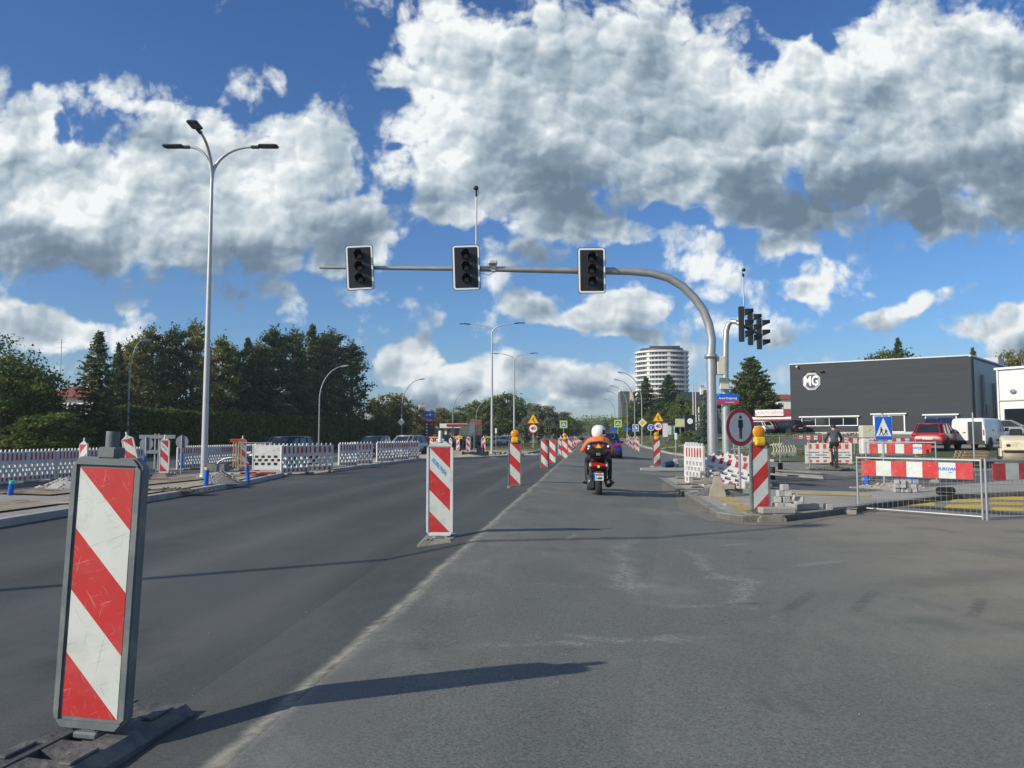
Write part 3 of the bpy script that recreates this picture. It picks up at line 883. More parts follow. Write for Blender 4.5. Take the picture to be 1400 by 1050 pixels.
def make_beacon(white=False, flip=False, lamp=False, text=False, foot=None):
    root = thing('delineator_beacon')
    foot_mb().build('foot', foot or RUB, root)
    fm = WPL if white else GPL
    b = MB()
    z0, z1, w = 0.105, 1.21, 0.325
    poly = rrect(w, z0, z1, .035)
    if white:
        poly = [(-.06, z0 - .03), (.06, z0 - .03), (w / 2 - .02, z0 + .03), (w / 2, z0 + .16), (w / 2, z1 - .14), (w / 2 - .02, z1 - .035), (.07, z1 + .03), (-.07, z1 + .03), (-w / 2 + .02, z1 - .035), (-w / 2, z1 - .14), (-w / 2, z0 + .16), (-w / 2 + .02, z0 + .03)]
    # body slab and raised rim on both faces
    b.prism(poly, -.020, .020)
    for s in (-1, 1):
        ya, yb = (s * .020, s * .030)
        cx = .125 + .012
        b.prism([(sg * a, c) for sg, a, c in ((1, cx, z0 + .03), (1, w / 2 - .003, z0 + .05), (1, w / 2 - .003, z1 - .05), (1, cx, z1 - .03))], ya, yb)
        b.prism([(-a, c) for a, c in ((cx, z0 + .03), (w / 2 - .003, z0 + .05), (w / 2 - .003, z1 - .05), (cx, z1 - .03))], ya, yb)
        b.prism([(-cx - .01, z1 - .032), (cx + .01, z1 - .032), (w / 2 - .04, z1 - .004), (-w / 2 + .04, z1 - .004)], ya, yb + s * .0015)
        b.prism([(-w / 2 + .04, z0 + .004), (w / 2 - .04, z0 + .004), (cx + .01, z0 + .032), (-cx - .01, z0 + .032)], ya, yb + s * .0015)
    b.build('frame', fm, root)
    st = MB()
    st.box((0, 0, .07), (.06, .05, .10)); st.box((0, 0, .085), (.11, .09, .03), b=.008)
    st.build('post', GPL, root)
    cp = MB()
    if white:
        cp.lathe([(.035, z1 + .02), (.03, z1 + .06), (.022, z1 + .085), (.022, z1 + .15), (.015, z1 + .16)], 12)
        cp.box((0, 0, z1 + .045), (.10, .045, .03), b=.008)
    else:
        cp.box((0, 0, z1 + .018), (.085, .07, .05), b=.008)
        cp.cyl((0, 0, z1 + .072), .027, .075, 16)
    if not lamp: cp.build('post_cap', fm, root)
    brd = stripes(.25, z0 + .045, z1 - .045, -.0215, flip).build('striped_board', [RED, WHT], root)
    m = stripes(.25, z0 + .045, z1 - .045, .0215, flip)
    m.build('striped_board', [RED, WHT], root)
    if text:
        text_obj('lettering', 'EUROVIA', .060, mat('faded_blue_print', (.12, .33, .62), .5), brd, T(-.012, -.0235, .935) @ RY(48), bold=True)
    if lamp:
        l = MB()
        l.box((0, -.01, z1 + .005), (.17, .115, .135), b=.02)
        l.box((0, -.07, z1 + .0), (.12, .012, .05), b=.004)
        bd = l.build('warning_lamp', YBX, root)
        q = MB()
        mm = T(0, 0, z1 + .155) @ RX(90) @ Matrix.Scale(.88, 4)
        q.lathe([(.02, .036), (.06, .032), (.09, .02), (.10, .008), (.10, -.008), (.09, -.02), (.06, -.032), (.02, -.036)], 24, m=mm)
        q.build('lens', AMB, bd)
        rr = MB(); rr.lathe([(.102, -.012), (.112, -.012), (.112, .012), (.102, .012)], 20, m=mm); rr.build('lens_rim', YBX, bd)
    return root


grey_b = Kind(lambda: make_beacon())
white_b = Kind(lambda: make_beacon(white=True))
greyl_b = Kind(lambda: make_beacon(lamp=True))
whitet_b = Kind(lambda: make_beacon(white=True, text=True))
flip_l = Kind(lambda: make_beacon(flip=True, lamp=True))
flip_b = Kind(lambda: make_beacon(flip=True, white=True))

# nearest: leans a little
BG = 'striped beacons dividing the lanes'


def beacon(kind, loc, label, rz=6.1, group=BG, tilt=None, scale=None):
    o = kind.get()
    o['category'] = 'traffic beacon'
    return place(o, loc, rz, label, group, scale, tilt)


# nearest beacon: large in the lower left corner
near_b = Kind(lambda: make_beacon(foot=mat('old_rubber_foot', (.085, .088, .085), .8, var=.25, bump=.6, bscale=25, dirt=(.17, .165, .145), dscale=6, dth=.5)))
beacon(near_b, (*G(123, 1032), 0.004), 'large grey framed striped beacon nearest the viewer, on a rubber foot', rz=-3, tilt=(-1.0, 1.6), scale=1.0)
beacon(whitet_b, (*G(601, 745), 0.004), 'white framed striped beacon with faded blue lettering in the middle of the road', rz=5)
beacon(greyl_b, (*G(704, 671), 0.004), 'grey framed striped beacon with amber lamp right behind the one with blue lettering', rz=7)
xr = -1.78
rowy = [28.0, 32.5, 37.3, 42.5, 47.5, 53, 58.5, 64.5, 71, 78, 86, 95, 105, 116]
ordn = ['first', 'second', 'third', 'fourth', 'fifth', 'sixth', 'seventh', 'eighth', 'ninth', 'tenth', 'eleventh', 'twelfth', 'thirteenth', 'last']
for i, y in enumerate(rowy):
    k = greyl_b if i == 2 else (white_b if i in (3, 5, 8) else grey_b)
    x = xr + (0.35 if i in (2, 4) else 0) + rnd.uniform(-.06, .06)
    beacon(k, (x, y, 0.004), ('%s beacon of the close row of striped beacons left of the scooter' % ordn[i]) + (', with amber lamp' if i == 2 else ''), rz=rnd.uniform(-6, 9), group='close row of striped beacons running to the horizon')
# right of the lane
beacon(flip_l, (*G(1040, 711), 0.012), 'striped beacon with amber lamp on the kerb corner beside the round sign', rz=14)
beacon(flip_l, (*G(898, 641), 0.03), 'lone striped beacon with amber lamp beyond the kerb, right of the lane', rz=6)
for i, (px, D, k) in enumerate(((871, 60, white_b), (866.5, 70, flip_b), (862, 80, white_b), (858.5, 92, flip_b))):
    beacon(k, at(px, D), ['nearest', 'second', 'third', 'farthest'][i] + ' of the four small striped beacons right of the blue car', rz=rnd.uniform(-4, 30), group='small striped beacons right of the blue car')
# left works area
beacon(whitet_b, (*G(224, 655, -0.1), 0.0), 'upright white framed striped beacon in the median dirt, left of the tall lamp', rz=10, group='striped beacons in the median works')
beacon(white_b, (*G(187, 658, .1), 0.1), 'leaning white framed striped beacon behind the near beacon', rz=8, group='striped beacons in the median works', tilt=(0, -14))
beacon(flip_b, (*G(113, 662, -.1), -0.1), 'white framed striped beacon peeping over the near beacon', rz=-15, group='striped beacons in the median works')
beacon(whitet_b, (*G(331, 641, -.05), -0.02), 'white framed striped beacon by the small orange fence', rz=25, group='striped beacons in the median works')
for i, (px, D, k) in enumerate(((575, 62, white_b), (590, 66, white_b), (616, 74, white_b), (626, 70, flip_b), (640, 60, white_b), (661, 62, flip_b))):
    lab = ['leftmost', 'second from left', 'third from left', 'fourth from left', 'fifth from left', 'rightmost'][i]
    beacon(k, at(px, D, .02), 'small striped beacon in front of the petrol station, %s of six' % lab, rz=rnd.uniform(-15, 25), group='small striped beacons before the petrol station')


# ------------------------------------------------------------------ plastic barricades
def make_barricade(L=1.25, nred=6, plain=False, big=False):
    root = thing('plastic_barricade')
    Hh = 1.0
    b = MB()
    t = .025
    z0 = .06
    # bottom band, slotted middle, top band
    b.box((0, 0, z0 + .085), (L - .08, 2 * t, .17))
    b.box((0, 0, z0 + .755), (L - .08, 2 * t, .31))
    rows = [(z0 + .17, z0 + .27), (z0 + .31, z0 + .40), (z0 + .44, z0 + .53)]
    if big: rows = [(z0 + .22, z0 + .27), (z0 + .34, z0 + .385), (z0 + .46, z0 + .505)]
    prev = z0 + .17
    for i, (a, c) in enumerate(rows):
        if a > prev: b.box((0, 0, (prev + a) / 2), (L - .08, 2 * t, a - prev))
        n = 3 if big else 5
        pit = (L - .08) / n
        off = pit / 2 if i % 2 else 0
        for j in range(n + 2):
            xc = -(L - .08) / 2 + j * pit + off - (0 if i % 2 == 0 else pit)
            hw = pit * (.10 if big else .20)
            xa, xb = max(-(L - .08) / 2, xc - hw), min((L - .08) / 2, xc + hw)
            if xb > xa: b.box(((xa + xb) / 2, 0, (a + c) / 2), (xb - xa, 2 * t - .004, c - a))
        prev = c
    b.box((0, 0, (prev + z0 + .60) / 2), (L - .08, 2 * t, z0 + .60 - prev))
    n = 7 if not big else 5
    for j in range(n):
        x = -(L - .2) / 2 + j * (L - .2) / (n - 1)
        b.prism([(x - .028, z0 + .91), (x + .028, z0 + .91), (x + .02, z0 + .965), (x, z0 + .985), (x - .02, z0 + .965)], -.02, .02)
    if not plain:
        pit = (L - .12) / nred
        for sgn in (-1, 1):
            for j in range(nred):
                x = -(L - .12) / 2 + (j + .5) * pit
                b.box((x, sgn * (t + .0005), z0 + .755), (pit * .45, .006, .22), 1)
                b.box((x, sgn * (t + .0005), z0 + .085), (pit * .45, .006, .10), 1)
    b.build('panel', [WPL, RED2 if not big else mat('plastic_orange_red', (.62, .07, .04), .45)], root)
    for s in (-1, 1):
        p = MB(); p.box((s * (L / 2 - .02), 0, .5), (.045, .07, .96), b=.012)
        p.build('end_post', WPL, root)
    for s in (-1, 1):
        f = MB(); f.box((s * (L / 2 - .1), 0, .03), (.16, .62, .06), b=.02); f.build('foot', RUB, root)
    return root


bar = Kind(make_barricade)
bar_plain = Kind(lambda: make_barricade(plain=True))
bar_big = Kind(lambda: make_barricade(2.05, 6, False, True))


def barricade(kind, loc, rz, label, group, tilt=None):
    o = kind.get(); o['category'] = 'plastic barrier'
    return place(o, loc, rz, label, group, None, tilt)


g1 = 'plastic barricades on the edge of the dark asphalt'
for (px, D, rz, lab, k) in ((404, 26.3, 64, 'nearest left one of the staggered barricades on the asphalt edge', bar), (434, 27.8, 45, 'wide open barricade second from the left on the asphalt edge', bar),
                            (476, 32, 72, 'narrow looking third barricade on the asphalt edge', bar), (494, 34.6, 52, 'fourth barricade on the asphalt edge, below the dark grey car', bar),
                            (527, 38.5, 62, 'fifth barricade on the asphalt edge, left of the silver car', bar), (548, 41.0, 64, 'sixth barricade on the asphalt edge, before the silver car', bar), (561, 43.5, 50, 'last barricade on the asphalt edge, farthest along', bar)):
    barricade(k, at(px, D, .03), rz, lab, g1)
barricade(bar_plain, at(369, 28.5, .02), 6, 'plain grey white barricade standing square to the view beside the dark car', g1)
barricade(bar, at(345.5, 40, .02), 80, 'barricade half hidden behind the orange fence', g1)
g2 = 'long row of plastic barricades along the far carriageway'
y = 19.2; i = 0
while y < 44:
    if not (28.6 < y < 31.0):
        kk = bar if i < 10 or i > 13 else (bar if i % 2 else bar_plain)
        barricade(kk, (-17.6 - .012 * (y - 20) + rnd.uniform(-.05, .05), y, -.13), 90 + rnd.uniform(-4, 4), 'barricade number %d from the left in the long row before the dark hedge' % (i + 1), g2)
        i += 1
    y += 1.275
# right side
g3 = 'plastic barricades by the signal mast'
barricade(bar, at(949, 18.9, .1), -77, 'sunlit barricade standing left of the signal mast', g3)
barricade(bar, at(945, 21.8, .1), -80, 'barricade hidden behind the sunlit one left of the signal mast', g3)
barricade(bar, at(990, 18.2, .12), -18, 'barricade leaning over beside the round sign', g3, tilt=(-50, 12))
barricade(bar, at(1004, 18.9, .12), -16, 'second barricade leaning flat behind the tipped one by the round sign', g3, tilt=(-44, 8))
barricade(bar_big, at(1132, 35.5, .02), -3, 'wide cream barricade with orange blocks behind the cyclist', None)


# ------------------------------------------------------------------ metal fences
def make_fence(L=2.0, h=1.08, text='EUROVIA', board=True, grey=False, low=.05, feet=(-1, 1)):
    root = thing('mesh_fence')
    b = MB()
    for s in (-1, 1): b.tube([(s * L / 2, 0, -.02), (s * L / 2, 0, h + .03)], .019, 8)
    b.tube([(-L / 2, 0, h), (L / 2, 0, h)], .019, 8); b.tube([(-L / 2, 0, low + .12), (L / 2, 0, low + .12)], .017, 8)
    b.build('frame', GALV, root)
    w = MB()
    n = int(L / .085)
    for i in range(1, n):
        x = -L / 2 + i * L / n
        w.tube([(x, 0, low + .12), (x, 0, h)], .0022, 4, caps=False)
    for z in (.25, .4, .55, .7, .85):
        if z < h: w.tube([(-L / 2, .004, z), (L / 2, .004, z)], .0022, 4, caps=False)
    w.build('wire_mesh', GALV, root)
    if board:
        bb = MB()
        nn = 7; x0, x1 = -L / 2 + .1, L / 2 - .1; z0, z1 = h - .30, h - .045
        for j in range(nn):
            xa = x0 + (x1 - x0) * j / nn; xb = x0 + (x1 - x0) * (j + 1) / nn
            bb.box(((xa + xb) / 2, -.03, (z0 + z1) / 2), (xb - xa, .012, z1 - z0), (0 if j % 2 == 0 else 1) if not grey else 2)
        bo = bb.build('warning_board', [RED, WHT, SIGBACK], root)
        if text:
            xa = x0 + (x1 - x0) * (5.5) / nn
            text_obj('lettering', text, .066, SIGB, bo, T(xa, -.038, h - .15), bold=True)
            text_obj('lettering', 'VINCI', .022, SIGB, bo, T(xa + .05, -.038, h - .20))
    for s in feet:
        f = MB(); f.box((s * (L / 2 - .02), 0, .035), (.22, .5, .09), b=.02); f.build('foot', RUB, root)
    return root


def fence_between(o, a, b, z, label, group):
    a, b = Vector(a), Vector(b)
    m = (a + b) / 2
    o['category'] = 'mesh fence'
    return place(o, (m.x, m.y, z), math.degrees(math.atan2(b.y - a.y, b.x - a.x)), label, group)


fk = Kind(lambda: make_fence(h=.925, low=-.07, feet=()))
fk2 = Kind(lambda: make_fence(1.7, 1.05, 'EUROVIA'))
fg = Kind(lambda: make_fence(1.2, 1.25, None, grey=True))
o = fk.get(); fence_between(o, G(1172, 698), G(1346, 711.5), .004, 'metal mesh fence with red and white board, nearest on the right', 'mesh fences round the works on the right')
a_, b_ = Vector(G(1350, 712)), Vector(G(1465, 708))
L_ = (b_ - a_).length
o = make_fence(2.0, .925, 'EUROVIA', low=-.07, feet=()); fence_between(o, a_, a_ + (b_ - a_).normalized() * 2.0, .004, 'metal mesh fence cut by the right edge of the picture', 'mesh fences round the works on the right')
o = fk2.get(); fence_between(o, at(1191, 21.2)[:2], at(1270, 20.4)[:2], .1, 'second mesh fence with red and white board, behind the nearest one', 'mesh fences round the works on the right')
for px, D, rz, lab in ((1228, 40, 0, 'far mesh fence below the blue crossing sign, right one'), (1180, 41, 2, 'far mesh fence below the blue crossing sign, left one'), (1146, 43, 0, 'far mesh fence partly behind the cyclist')):
    o = fk2.get(); o['category'] = 'mesh fence'
    place(o, at(px, D), rz, lab, 'mesh fences round the works on the right')
o = fk2.get(); o['category'] = 'mesh fence'; place(o, at(1105, 47), -4, 'small far mesh fence on the grass left of the cyclist', 'mesh fences round the works on the right')
o = fg.get(); o['category'] = 'mesh fence'; place(o, at(1086, 30.5, .02), 10, 'grey backed mesh fence left of the cyclist', 'mesh fences round the works on the right')
o = fg.get(); o['category'] = 'mesh fence'; place(o, at(1023, 18.4, .12), -76, 'mesh fence seen edge on beside the kerb beacon', 'mesh fences round the works on the right', tilt=(6, 0))
o = make_fence(1.25, 1.05, None, board=False); o['category'] = 'mesh fence'; place(o, at(349, 29.5, .02), 8, 'thin mesh fence left of the plain barricade', None)


# ------------------------------------------------------------------ gantry of the traffic lights
def signal_head(parent, m, side=False):
    b = MB(); b.m = m
    b.box((0, .07, 0), (.30, .16, 1.02), b=.02)
    hd = b.build('signal_head', mat('signal_housing', (.018, .022, .03), .45, var=.1), parent)
    p = MB(); p.m = m
    if not side:
        p.prism(rrect(.72, -.60, .60, .05), -.02, -.008, mi=0)
        p.prism(rrect(.69, -.585, .585, .045), -.0235, -.0205, mi=1)
        p.prism(rrect(.60, -.54, .54, .02), -.027, -.0240, mi=0)
        p.build('backplate', [mat('backplate_black', (.010, .013, .018), .5, var=.1), SIGW], hd)
    for k in (-1, 0, 1):
        z = -k * .315
        q = MB(); q.m = m
        q.lathe([(.001, .02), (.06, .018), (.105, .008), (.112, 0)], 18, m=T(0, -.029, z) @ RX(90))
        q.build('lens', mat('dark_lens_%d' % k, [(.03, .008, .008), (.03, .02, .006), (.006, .025, .018)][k + 1], .15, coat=.3), hd)
        v = MB(); v.m = m
        rings = []
        for (r, y, d) in ((.122, -.028, 0), (.122, -.26, 0)):
            pass
        n = 14
        vs = []
        for yy, dd in ((-.028, 0.0), (-.27, 1.0)):
            for rr_ in (.125, .118):
                for j in range(n + 1):
                    an = math.pi * (-.22 + 1.44 * j / n) if dd == 0 else math.pi * (.05 + .90 * j / n)
                    vs.append((rr_ * math.cos(an), yy if dd == 0 else yy, z + rr_ * math.sin(an)))
        q2 = n + 1
        fs = []
        for j in range(n):
            fs += [(j, j + 1, 2 * q2 + j + 1, 2 * q2 + j), (q2 + j, 3 * q2 + j, 3 * q2 + j + 1, q2 + j + 1), (2 * q2 + j, 2 * q2 + j + 1, 3 * q2 + j + 1, 3 * q2 + j)]
        v.add(vs, fs, smooth=True)
        v.build('visor', BLK, hd)
    return hd


def local(m, root): return root.matrix_world.inverted() @ m


def make_gantry():
    D0 = 19.6
    bx, by, _ = P(974, 600, D0)
    root = thing('traffic_light_gantry', 'curved grey mast with long arm carrying three dark traffic lights over the road', 'traffic lights', loc=(bx, by, .1))
    # local frame: x along camera right, y away
    root.rotation_euler = (0, 0, YAW)
    bpy.context.view_layer.update()

    def lp(px, py, D):
        w = Vector(P(px, py, D)) - Vector((bx, by, .1))
        return Matrix.Rotation(-YAW, 3, 'Z') @ w
    base = Vector((0, 0, 0))
    zc = lp(974, 487, D0).z
    b = MB()
    b.tube([(0, 0, 0), (0, 0, zc)], [.132, .118], 20)
    b.lathe([(.15, zc - .05), (.165, zc - .05), (.165, zc + .03), (.14, zc + .05)], 20)
    b.lathe([(.24, 0), (.24, .03), (.16, .05)], 16)
    b.build('mast', GALV, root)
    pts = [(974, 487), (973, 465), (969, 443), (962, 425), (950, 408), (934, 392), (914, 380), (890, 373.5), (862, 371), (829, 370.5), (740, 369), (620, 367), (540, 366.5), (437, 365.5)]
    path = []
    for (px, py) in pts:
        Dd = D0 + (974 - px) / 537 * .55
        path.append(lp(px, py, Dd))
    path[0].x = 0; path[0].y = 0
    rad = [.116, .114, .112, .110, .108, .106, .104, .104, .10, .095, .082, .066, .054, .040]
    a = MB(); a.tube(path, rad, 16)
    a.build('arm', GALV, root)
    for (px, py, roll, yaw) in ((492, 366, 3.6, 3), (637.5, 366, 2.0, 2), (809, 370, 0.3, 0)):
        Dd = D0 + (974 - px) / 537 * .55 - .22
        c = lp(px, py, Dd)
        signal_head(root, T(*c) @ RZ(yaw) @ RY(-roll) @ RX(-2))
        br = MB(); br.box((c.x, c.y + .16, c.z), (.10, .14, .16), b=.01); br.build('bracket', BLK, root)
    # thin aerial with camera
    c = lp(651, 366, D0 + .33)
    q = MB(); q.tube([(c.x, c.y, c.z), (c.x, c.y, c.z + 2.15)], .022, 8); q.build('camera_pole', GALV, root)
    q = MB(); q.ell((c.x - .01, c.y - .05, c.z + 2.12), (.07, .07, .06), 12, 8); q.box((c.x, c.y, c.z + 2.0), (.05, .10, .2), b=.01)
    q.tube([(c.x, c.y, c.z + 1.9), (c.x + .07, c.y, c.z + 1.98), (c.x + .04, c.y, c.z + 2.15)], .006, 5)
    q.build('camera', BLK, root)
    c = lp(674, 360, D0 + .3)
    q = MB(); q.box((c.x, c.y - .05, c.z), (.23, .3, .10), b=.02); q.prism([(c.x - .1, c.z - .05), (c.x + .1, c.z - .05), (c.x + .05, c.z - .15), (c.x - .05, c.z - .15)], c.y - .1, c.y + .02)
    q.build('detector', WPL, root)
    q = MB(); q.box((c.x + .02, c.y, c.z - .17), (.10, .14, .12), b=.01); q.tube([(c.x + .06, c.y, c.z - .2), (c.x - .1, c.y, c.z - .32), (c.x - .33, c.y, c.z - .26)], .008, 5)
    q.build('detector_bracket', WPL, root)
    c = lp(985, 500, D0)
    q = MB(); q.box((c.x, c.y, c.z), (.20, .16, .47), b=.012); q.box((c.x - .07, c.y, c.z - .1), (.1, .05, .05)); q.build('cabinet', mat('cream_cabinet', (.62, .60, .46), .5, var=.04), root)
    return root


make_gantry()


def make_side_signal():
    D0 = 22.5
    bx, by, _ = P(993, 600, D0)
    root = thing('side_traffic_light', 'second curved mast with a cluster of traffic lights seen from the side', 'traffic lights', loc=(bx, by, .1))
    root.rotation_euler = (0, 0, YAW)

    def lp(px, py, D):
        return Matrix.Rotation(-YAW, 3, 'Z') @ (Vector(P(px, py, D)) - Vector((bx, by, .1)))
    zc = lp(993, 520, D0).z
    b = MB(); b.tube([(0, 0, 0), (0, 0, zc)], [.13, .115], 18); b.lathe([(.14, zc - .04), (.15, zc - .04), (.15, zc + .03), (.12, zc + .04)], 18)
    b.build('mast', GALV, root)
    pts = [(993, 520), (992, 470), (993, 452), (995.5, 444), (1000, 439.5), (1006, 440), (1012, 443)]
    path = [lp(px, py, D0 - .0 + (i > 3) * -.1 * (i - 3)) for i, (px, py) in enumerate(pts)]
    path[0].x = path[0].y = 0
    a = MB(); a.tube(path, [.10, .09, .085, .08, .075, .07, .065], 14); a.build('arm', GALV, root)
    ends = [(1017, 443, -.5), (1029, 449, .9), (1041, 456, 2.3)]
    q = MB(); q.tube([lp(1008, 440, D0 - .3), lp(1017, 446, D0 + .5), lp(1040, 458, D0 + 2.3)], .05, 10); q.build('arm_end', DKST, root)
    for (px, py, dd) in ends:
        c = lp(px, py, D0 + dd)
        signal_head(root, T(*c) @ RZ(74) @ RY(-8), side=True)
    c = lp(1017, 422, D0)
    q = MB(); q.tube([(c.x, c.y, c.z - .2), (c.x, c.y, c.z + 1.02)], .024, 8); q.build('camera_pole', GALV, root)
    q = MB(); q.ell((c.x + .02, c.y, c.z + 1.16), (.06, .06, .055), 10, 8); q.box((c.x, c.y, c.z + 1.0), (.06, .06, .1), b=.01); q.tube([(c.x, c.y, c.z + 1.05), (c.x - .05, c.y, c.z + 1.1), (c.x, c.y, c.z + 1.18)], .008, 5)
    q.build('camera', BLK, root)
    c = lp(990, 524.5, D0 - .2)
    q = MB(); q.box((c.x, c.y, c.z), (.26, .14, .34), b=.012); q.build('cabinet', mat('cream_cabinet', (.62, .60, .46)), root)
    c = lp(994.5, 545.5, D0 - .16)
    q = MB(); q.box((c.x, c.y, c.z + .055), (.66, .02, .20), 0); q.box((c.x, c.y, c.z - .095), (.66, .02, .10), 1)
    pl = q.build('street_name_plate', [SIGB, mat('plate_red', (.6, .03, .03), .4)], root)
    text_obj('lettering', 'Armii Krajowej', .085, SIGW, pl, T(c.x + .01, c.y - .012, c.z + .02), bold=True)
    text_obj('lettering', 'ul.', .05, SIGW, pl, T(c.x - .26, c.y - .012, c.z + .12))
    text_obj('lettering', 'Śródmieście', .055, SIGW, pl, T(c.x + .06, c.y - .012, c.z - .095))
    return root


make_side_signal()


# ------------------------------------------------------------------ street lamps
def make_arm(b, hb, dx, dy, rise, r0=.055, r1=.035, n=10, power=1.0):
    path = []
    for i in range(n + 1):
        t = i / n
        an = t * math.pi / 2
        path.append((dx * (1 - math.cos(an)), dy * (1 - math.cos(an)), hb + rise * math.sin(an)))
    b.tube(path, [r0 + (r1 - r0) * i / n for i in range(n + 1)], 10)
    return path[-1]


def luminaire(root, tip, ang, L=.62, w=.30):
    m = T(*tip) @ RZ(ang)
    q = MB(); q.m = m
    q.box((.12, 0, .0), (.26, .11, .085), b=.02)
    q.prism([(.2, -.05), (.27, -w / 2), (L + .12, -w / 2), (L + .18, -w / 2 + .06), (L + .18, w / 2 - .06), (L + .12, w / 2), (.27, w / 2), (.2, .05)], .005, .045, 'z')
    q.box((.30, 0, .065), (.12, .08, .05), b=.015)
    hd = q.build('lamp_head', DKST, root)
    g = MB(); g.m = m
    g.box(((L + .33) / 2 + .02, 0, .002), (L * .55, w * .7, .006)); g.build('lens', GLS, hd)


def make_multi_lamp(h=8.9, arms=((0, 1.15), (180, .68), (274, 1.08)), rise=.95, r=.095, scale=1):
    root = thing('street_lamp')
    b = MB(); b.tube([(0, 0, 0), (0, 0, h * .5), (0, 0, h)], [r, r * .75, r * .5], 16)
    b.build('pole', LAMPG, root)
    b = MB(); b.box((0, 0, .015), (.34, .34, .03)); b.lathe([(.14, .03), (.12, .08), (.1, .1)], 12)
    for sx in (-1, 1):
        for sy in (-1, 1): b.cyl((sx * .12, sy * .12, .05), .014, .05, 6)
    b.build('base_plate', GALV, root)
    for (ang, ln) in arms:
        a = MB()
        dx, dy = math.cos(R(ang)) * ln, math.sin(R(ang)) * ln
        path = []
        rs = rise
        tip = make_arm(a, h - .05, dx, dy, rs)
        a.build('arm', LAMPG, root)
        luminaire(root, tip, ang)
    return root


o = make_multi_lamp()
tag(o, 'tall triple armed street lamp on the median at the left', 'street lamp', 'street lamps along the median')
lx, ly, _ = P(280, 600, 22.4)
place(o, (lx, ly, .13), 6.1)
two = Kind(lambda: make_multi_lamp(9.2, ((0, 1.7), (180, 1.7)), .7, .11))
for px, D, lab in ((672.5, 58, 'nearer of the two tall double armed street lamps on the median'), (703, 79, 'farther of the two tall double armed street lamps on the median'), (797, 230, 'distant straight street lamp at the end of the beacon row')):
    o = two.get(); o['category'] = 'street lamp'; place(o, at(px, D, .03), 0, lab, 'street lamps along the median')
# lamp post beside the viewer on the left, out of the picture: its shadow crosses the road
o = make_multi_lamp(8.9, ((0, 1.2),)); tag(o, 'tall street lamp beside the viewer on the left', 'street lamp', 'street lamps along the median')
place(o, (-14.0, -0.1, .1), 34.6)


def make_curved_lamp(h=8.0, reach=2.0):
    root = thing('street_lamp')
    b = MB()
    path = [(0, 0, 0), (0, 0, h * .3), (0, 0, h * .62)]
    r = [.085, .07, .06]
    for i in range(1, 11):
        an = i / 10 * R(82)
        path.append((reach * (1 - math.cos(an)) * 1.12, 0, h * .62 + h * .38 * math.sin(an)))
        r.append(.058 - .0022 * i)
    b.tube(path, r, 12)
    b.build('pole', mat('lamp_pole_dull', (.30, .32, .33), .5, metal=.3), root)
    q = MB(); tx, _, tz = path[-1]
    q.m = T(tx, 0, tz) @ RY(-8)
    q.prism([(-.05, -.04), (.25, -.07), (.62, -.03), (.66, .02), (.45, .08), (.1, .07), (-.05, .04)], -.11, .11)
    hd = q.build('lamp_head', GALV, root)
    g = MB(); g.m = q.m; g.box((.38, 0, -.06), (.36, .16, .03), b=.01); g.build('lens', GLS, hd)
    return root


cl = Kind(make_curved_lamp)
cs = Kind(lambda: make_curved_lamp(8.2, .8))
for px, D, rz, s, lab in ((436, 68, 8, .98, 'curved street lamp in front of the hedge, its arm reaching right'), (549, 86, 6, 1.0, 'curved street lamp right of the hedge with the white diamond sign'),
                          (619, 106, 6, 1.0, 'curved street lamp above the petrol station'), (651, 135, 6, 1.0, 'curved street lamp left of the double armed one, far away'), (690, 160, 6, 1.0, 'distant curved street lamp between the two double armed ones'), (694, 185, 6, 1, 'most distant curved street lamp left of the road')):
    o = cl.get(); o['category'] = 'street lamp'; place(o, at(px, D, -.13), rz, lab, 'curved street lamps left of the road', s)
o = cs.get(); o['category'] = 'street lamp'; place(o, at(174, 50, -.13), 60, 'slender street lamp before the conifers at the left', 'curved street lamps left of the road', (.9, .9, .97))
for px, D, lab in ((878, 80, 'nearest curved street lamp right of the road, carrying the yellow diamond sign'), (868, 94, 'second curved street lamp right of the road'), (858, 112, 'third curved street lamp right of the road'), (850, 135, 'fourth curved street lamp right of the road'), (841, 165, 'farthest curved street lamp right of the road')):
    o = cl.get(); o['category'] = 'street lamp'; place(o, at(px, D, .03), 186, lab, 'curved street lamps right of the road')

# ------------------------------------------------------------------ signs
def disc(b, r, y0, y1, mi=0, n=28, c=(0, 0)):
    b.prism([(c[0] + r * math.cos(2 * math.pi * i / n), c[1] + r * math.sin(2 * math.pi * i / n)) for i in range(n)], y0, y1, mi=mi)


def post_mb(h, r=.03):
    b = MB(); b.tube([(0, .03, 0), (0, .03, h)], r, 8); return b


def tri(s, k=1.0, z=0):
    hh = s * .866
    return [(-s / 2 * k, z - hh / 3 * k), (s / 2 * k, z - hh / 3 * k), (0, z + 2 * hh / 3 * k)]


def man(b, c, h, y, mi, w=1.0):
    """standing figure of a sign pictogram as flat cut-out, height h, centre c"""
    x, z = c
    disc(b, h * .075, y - .002, y, mi, 14, (x, z + h * .42))
    p = [(-.075, .32), (.075, .32), (.115, .29), (.125, -.02), (.085, -.03), (.075, .0), (.07, -.05), (.065, -.5), (.01, -.5), (.005, -.1), (-.005, -.1), (-.01, -.5), (-.065, -.5), (-.07, -.05), (-.075, .0), (-.085, -.03), (-.125, -.02), (-.115, .29)]
    b.prism([(x + a * h * w, z + q * h) for a, q in p], y - .002, y, mi=mi)


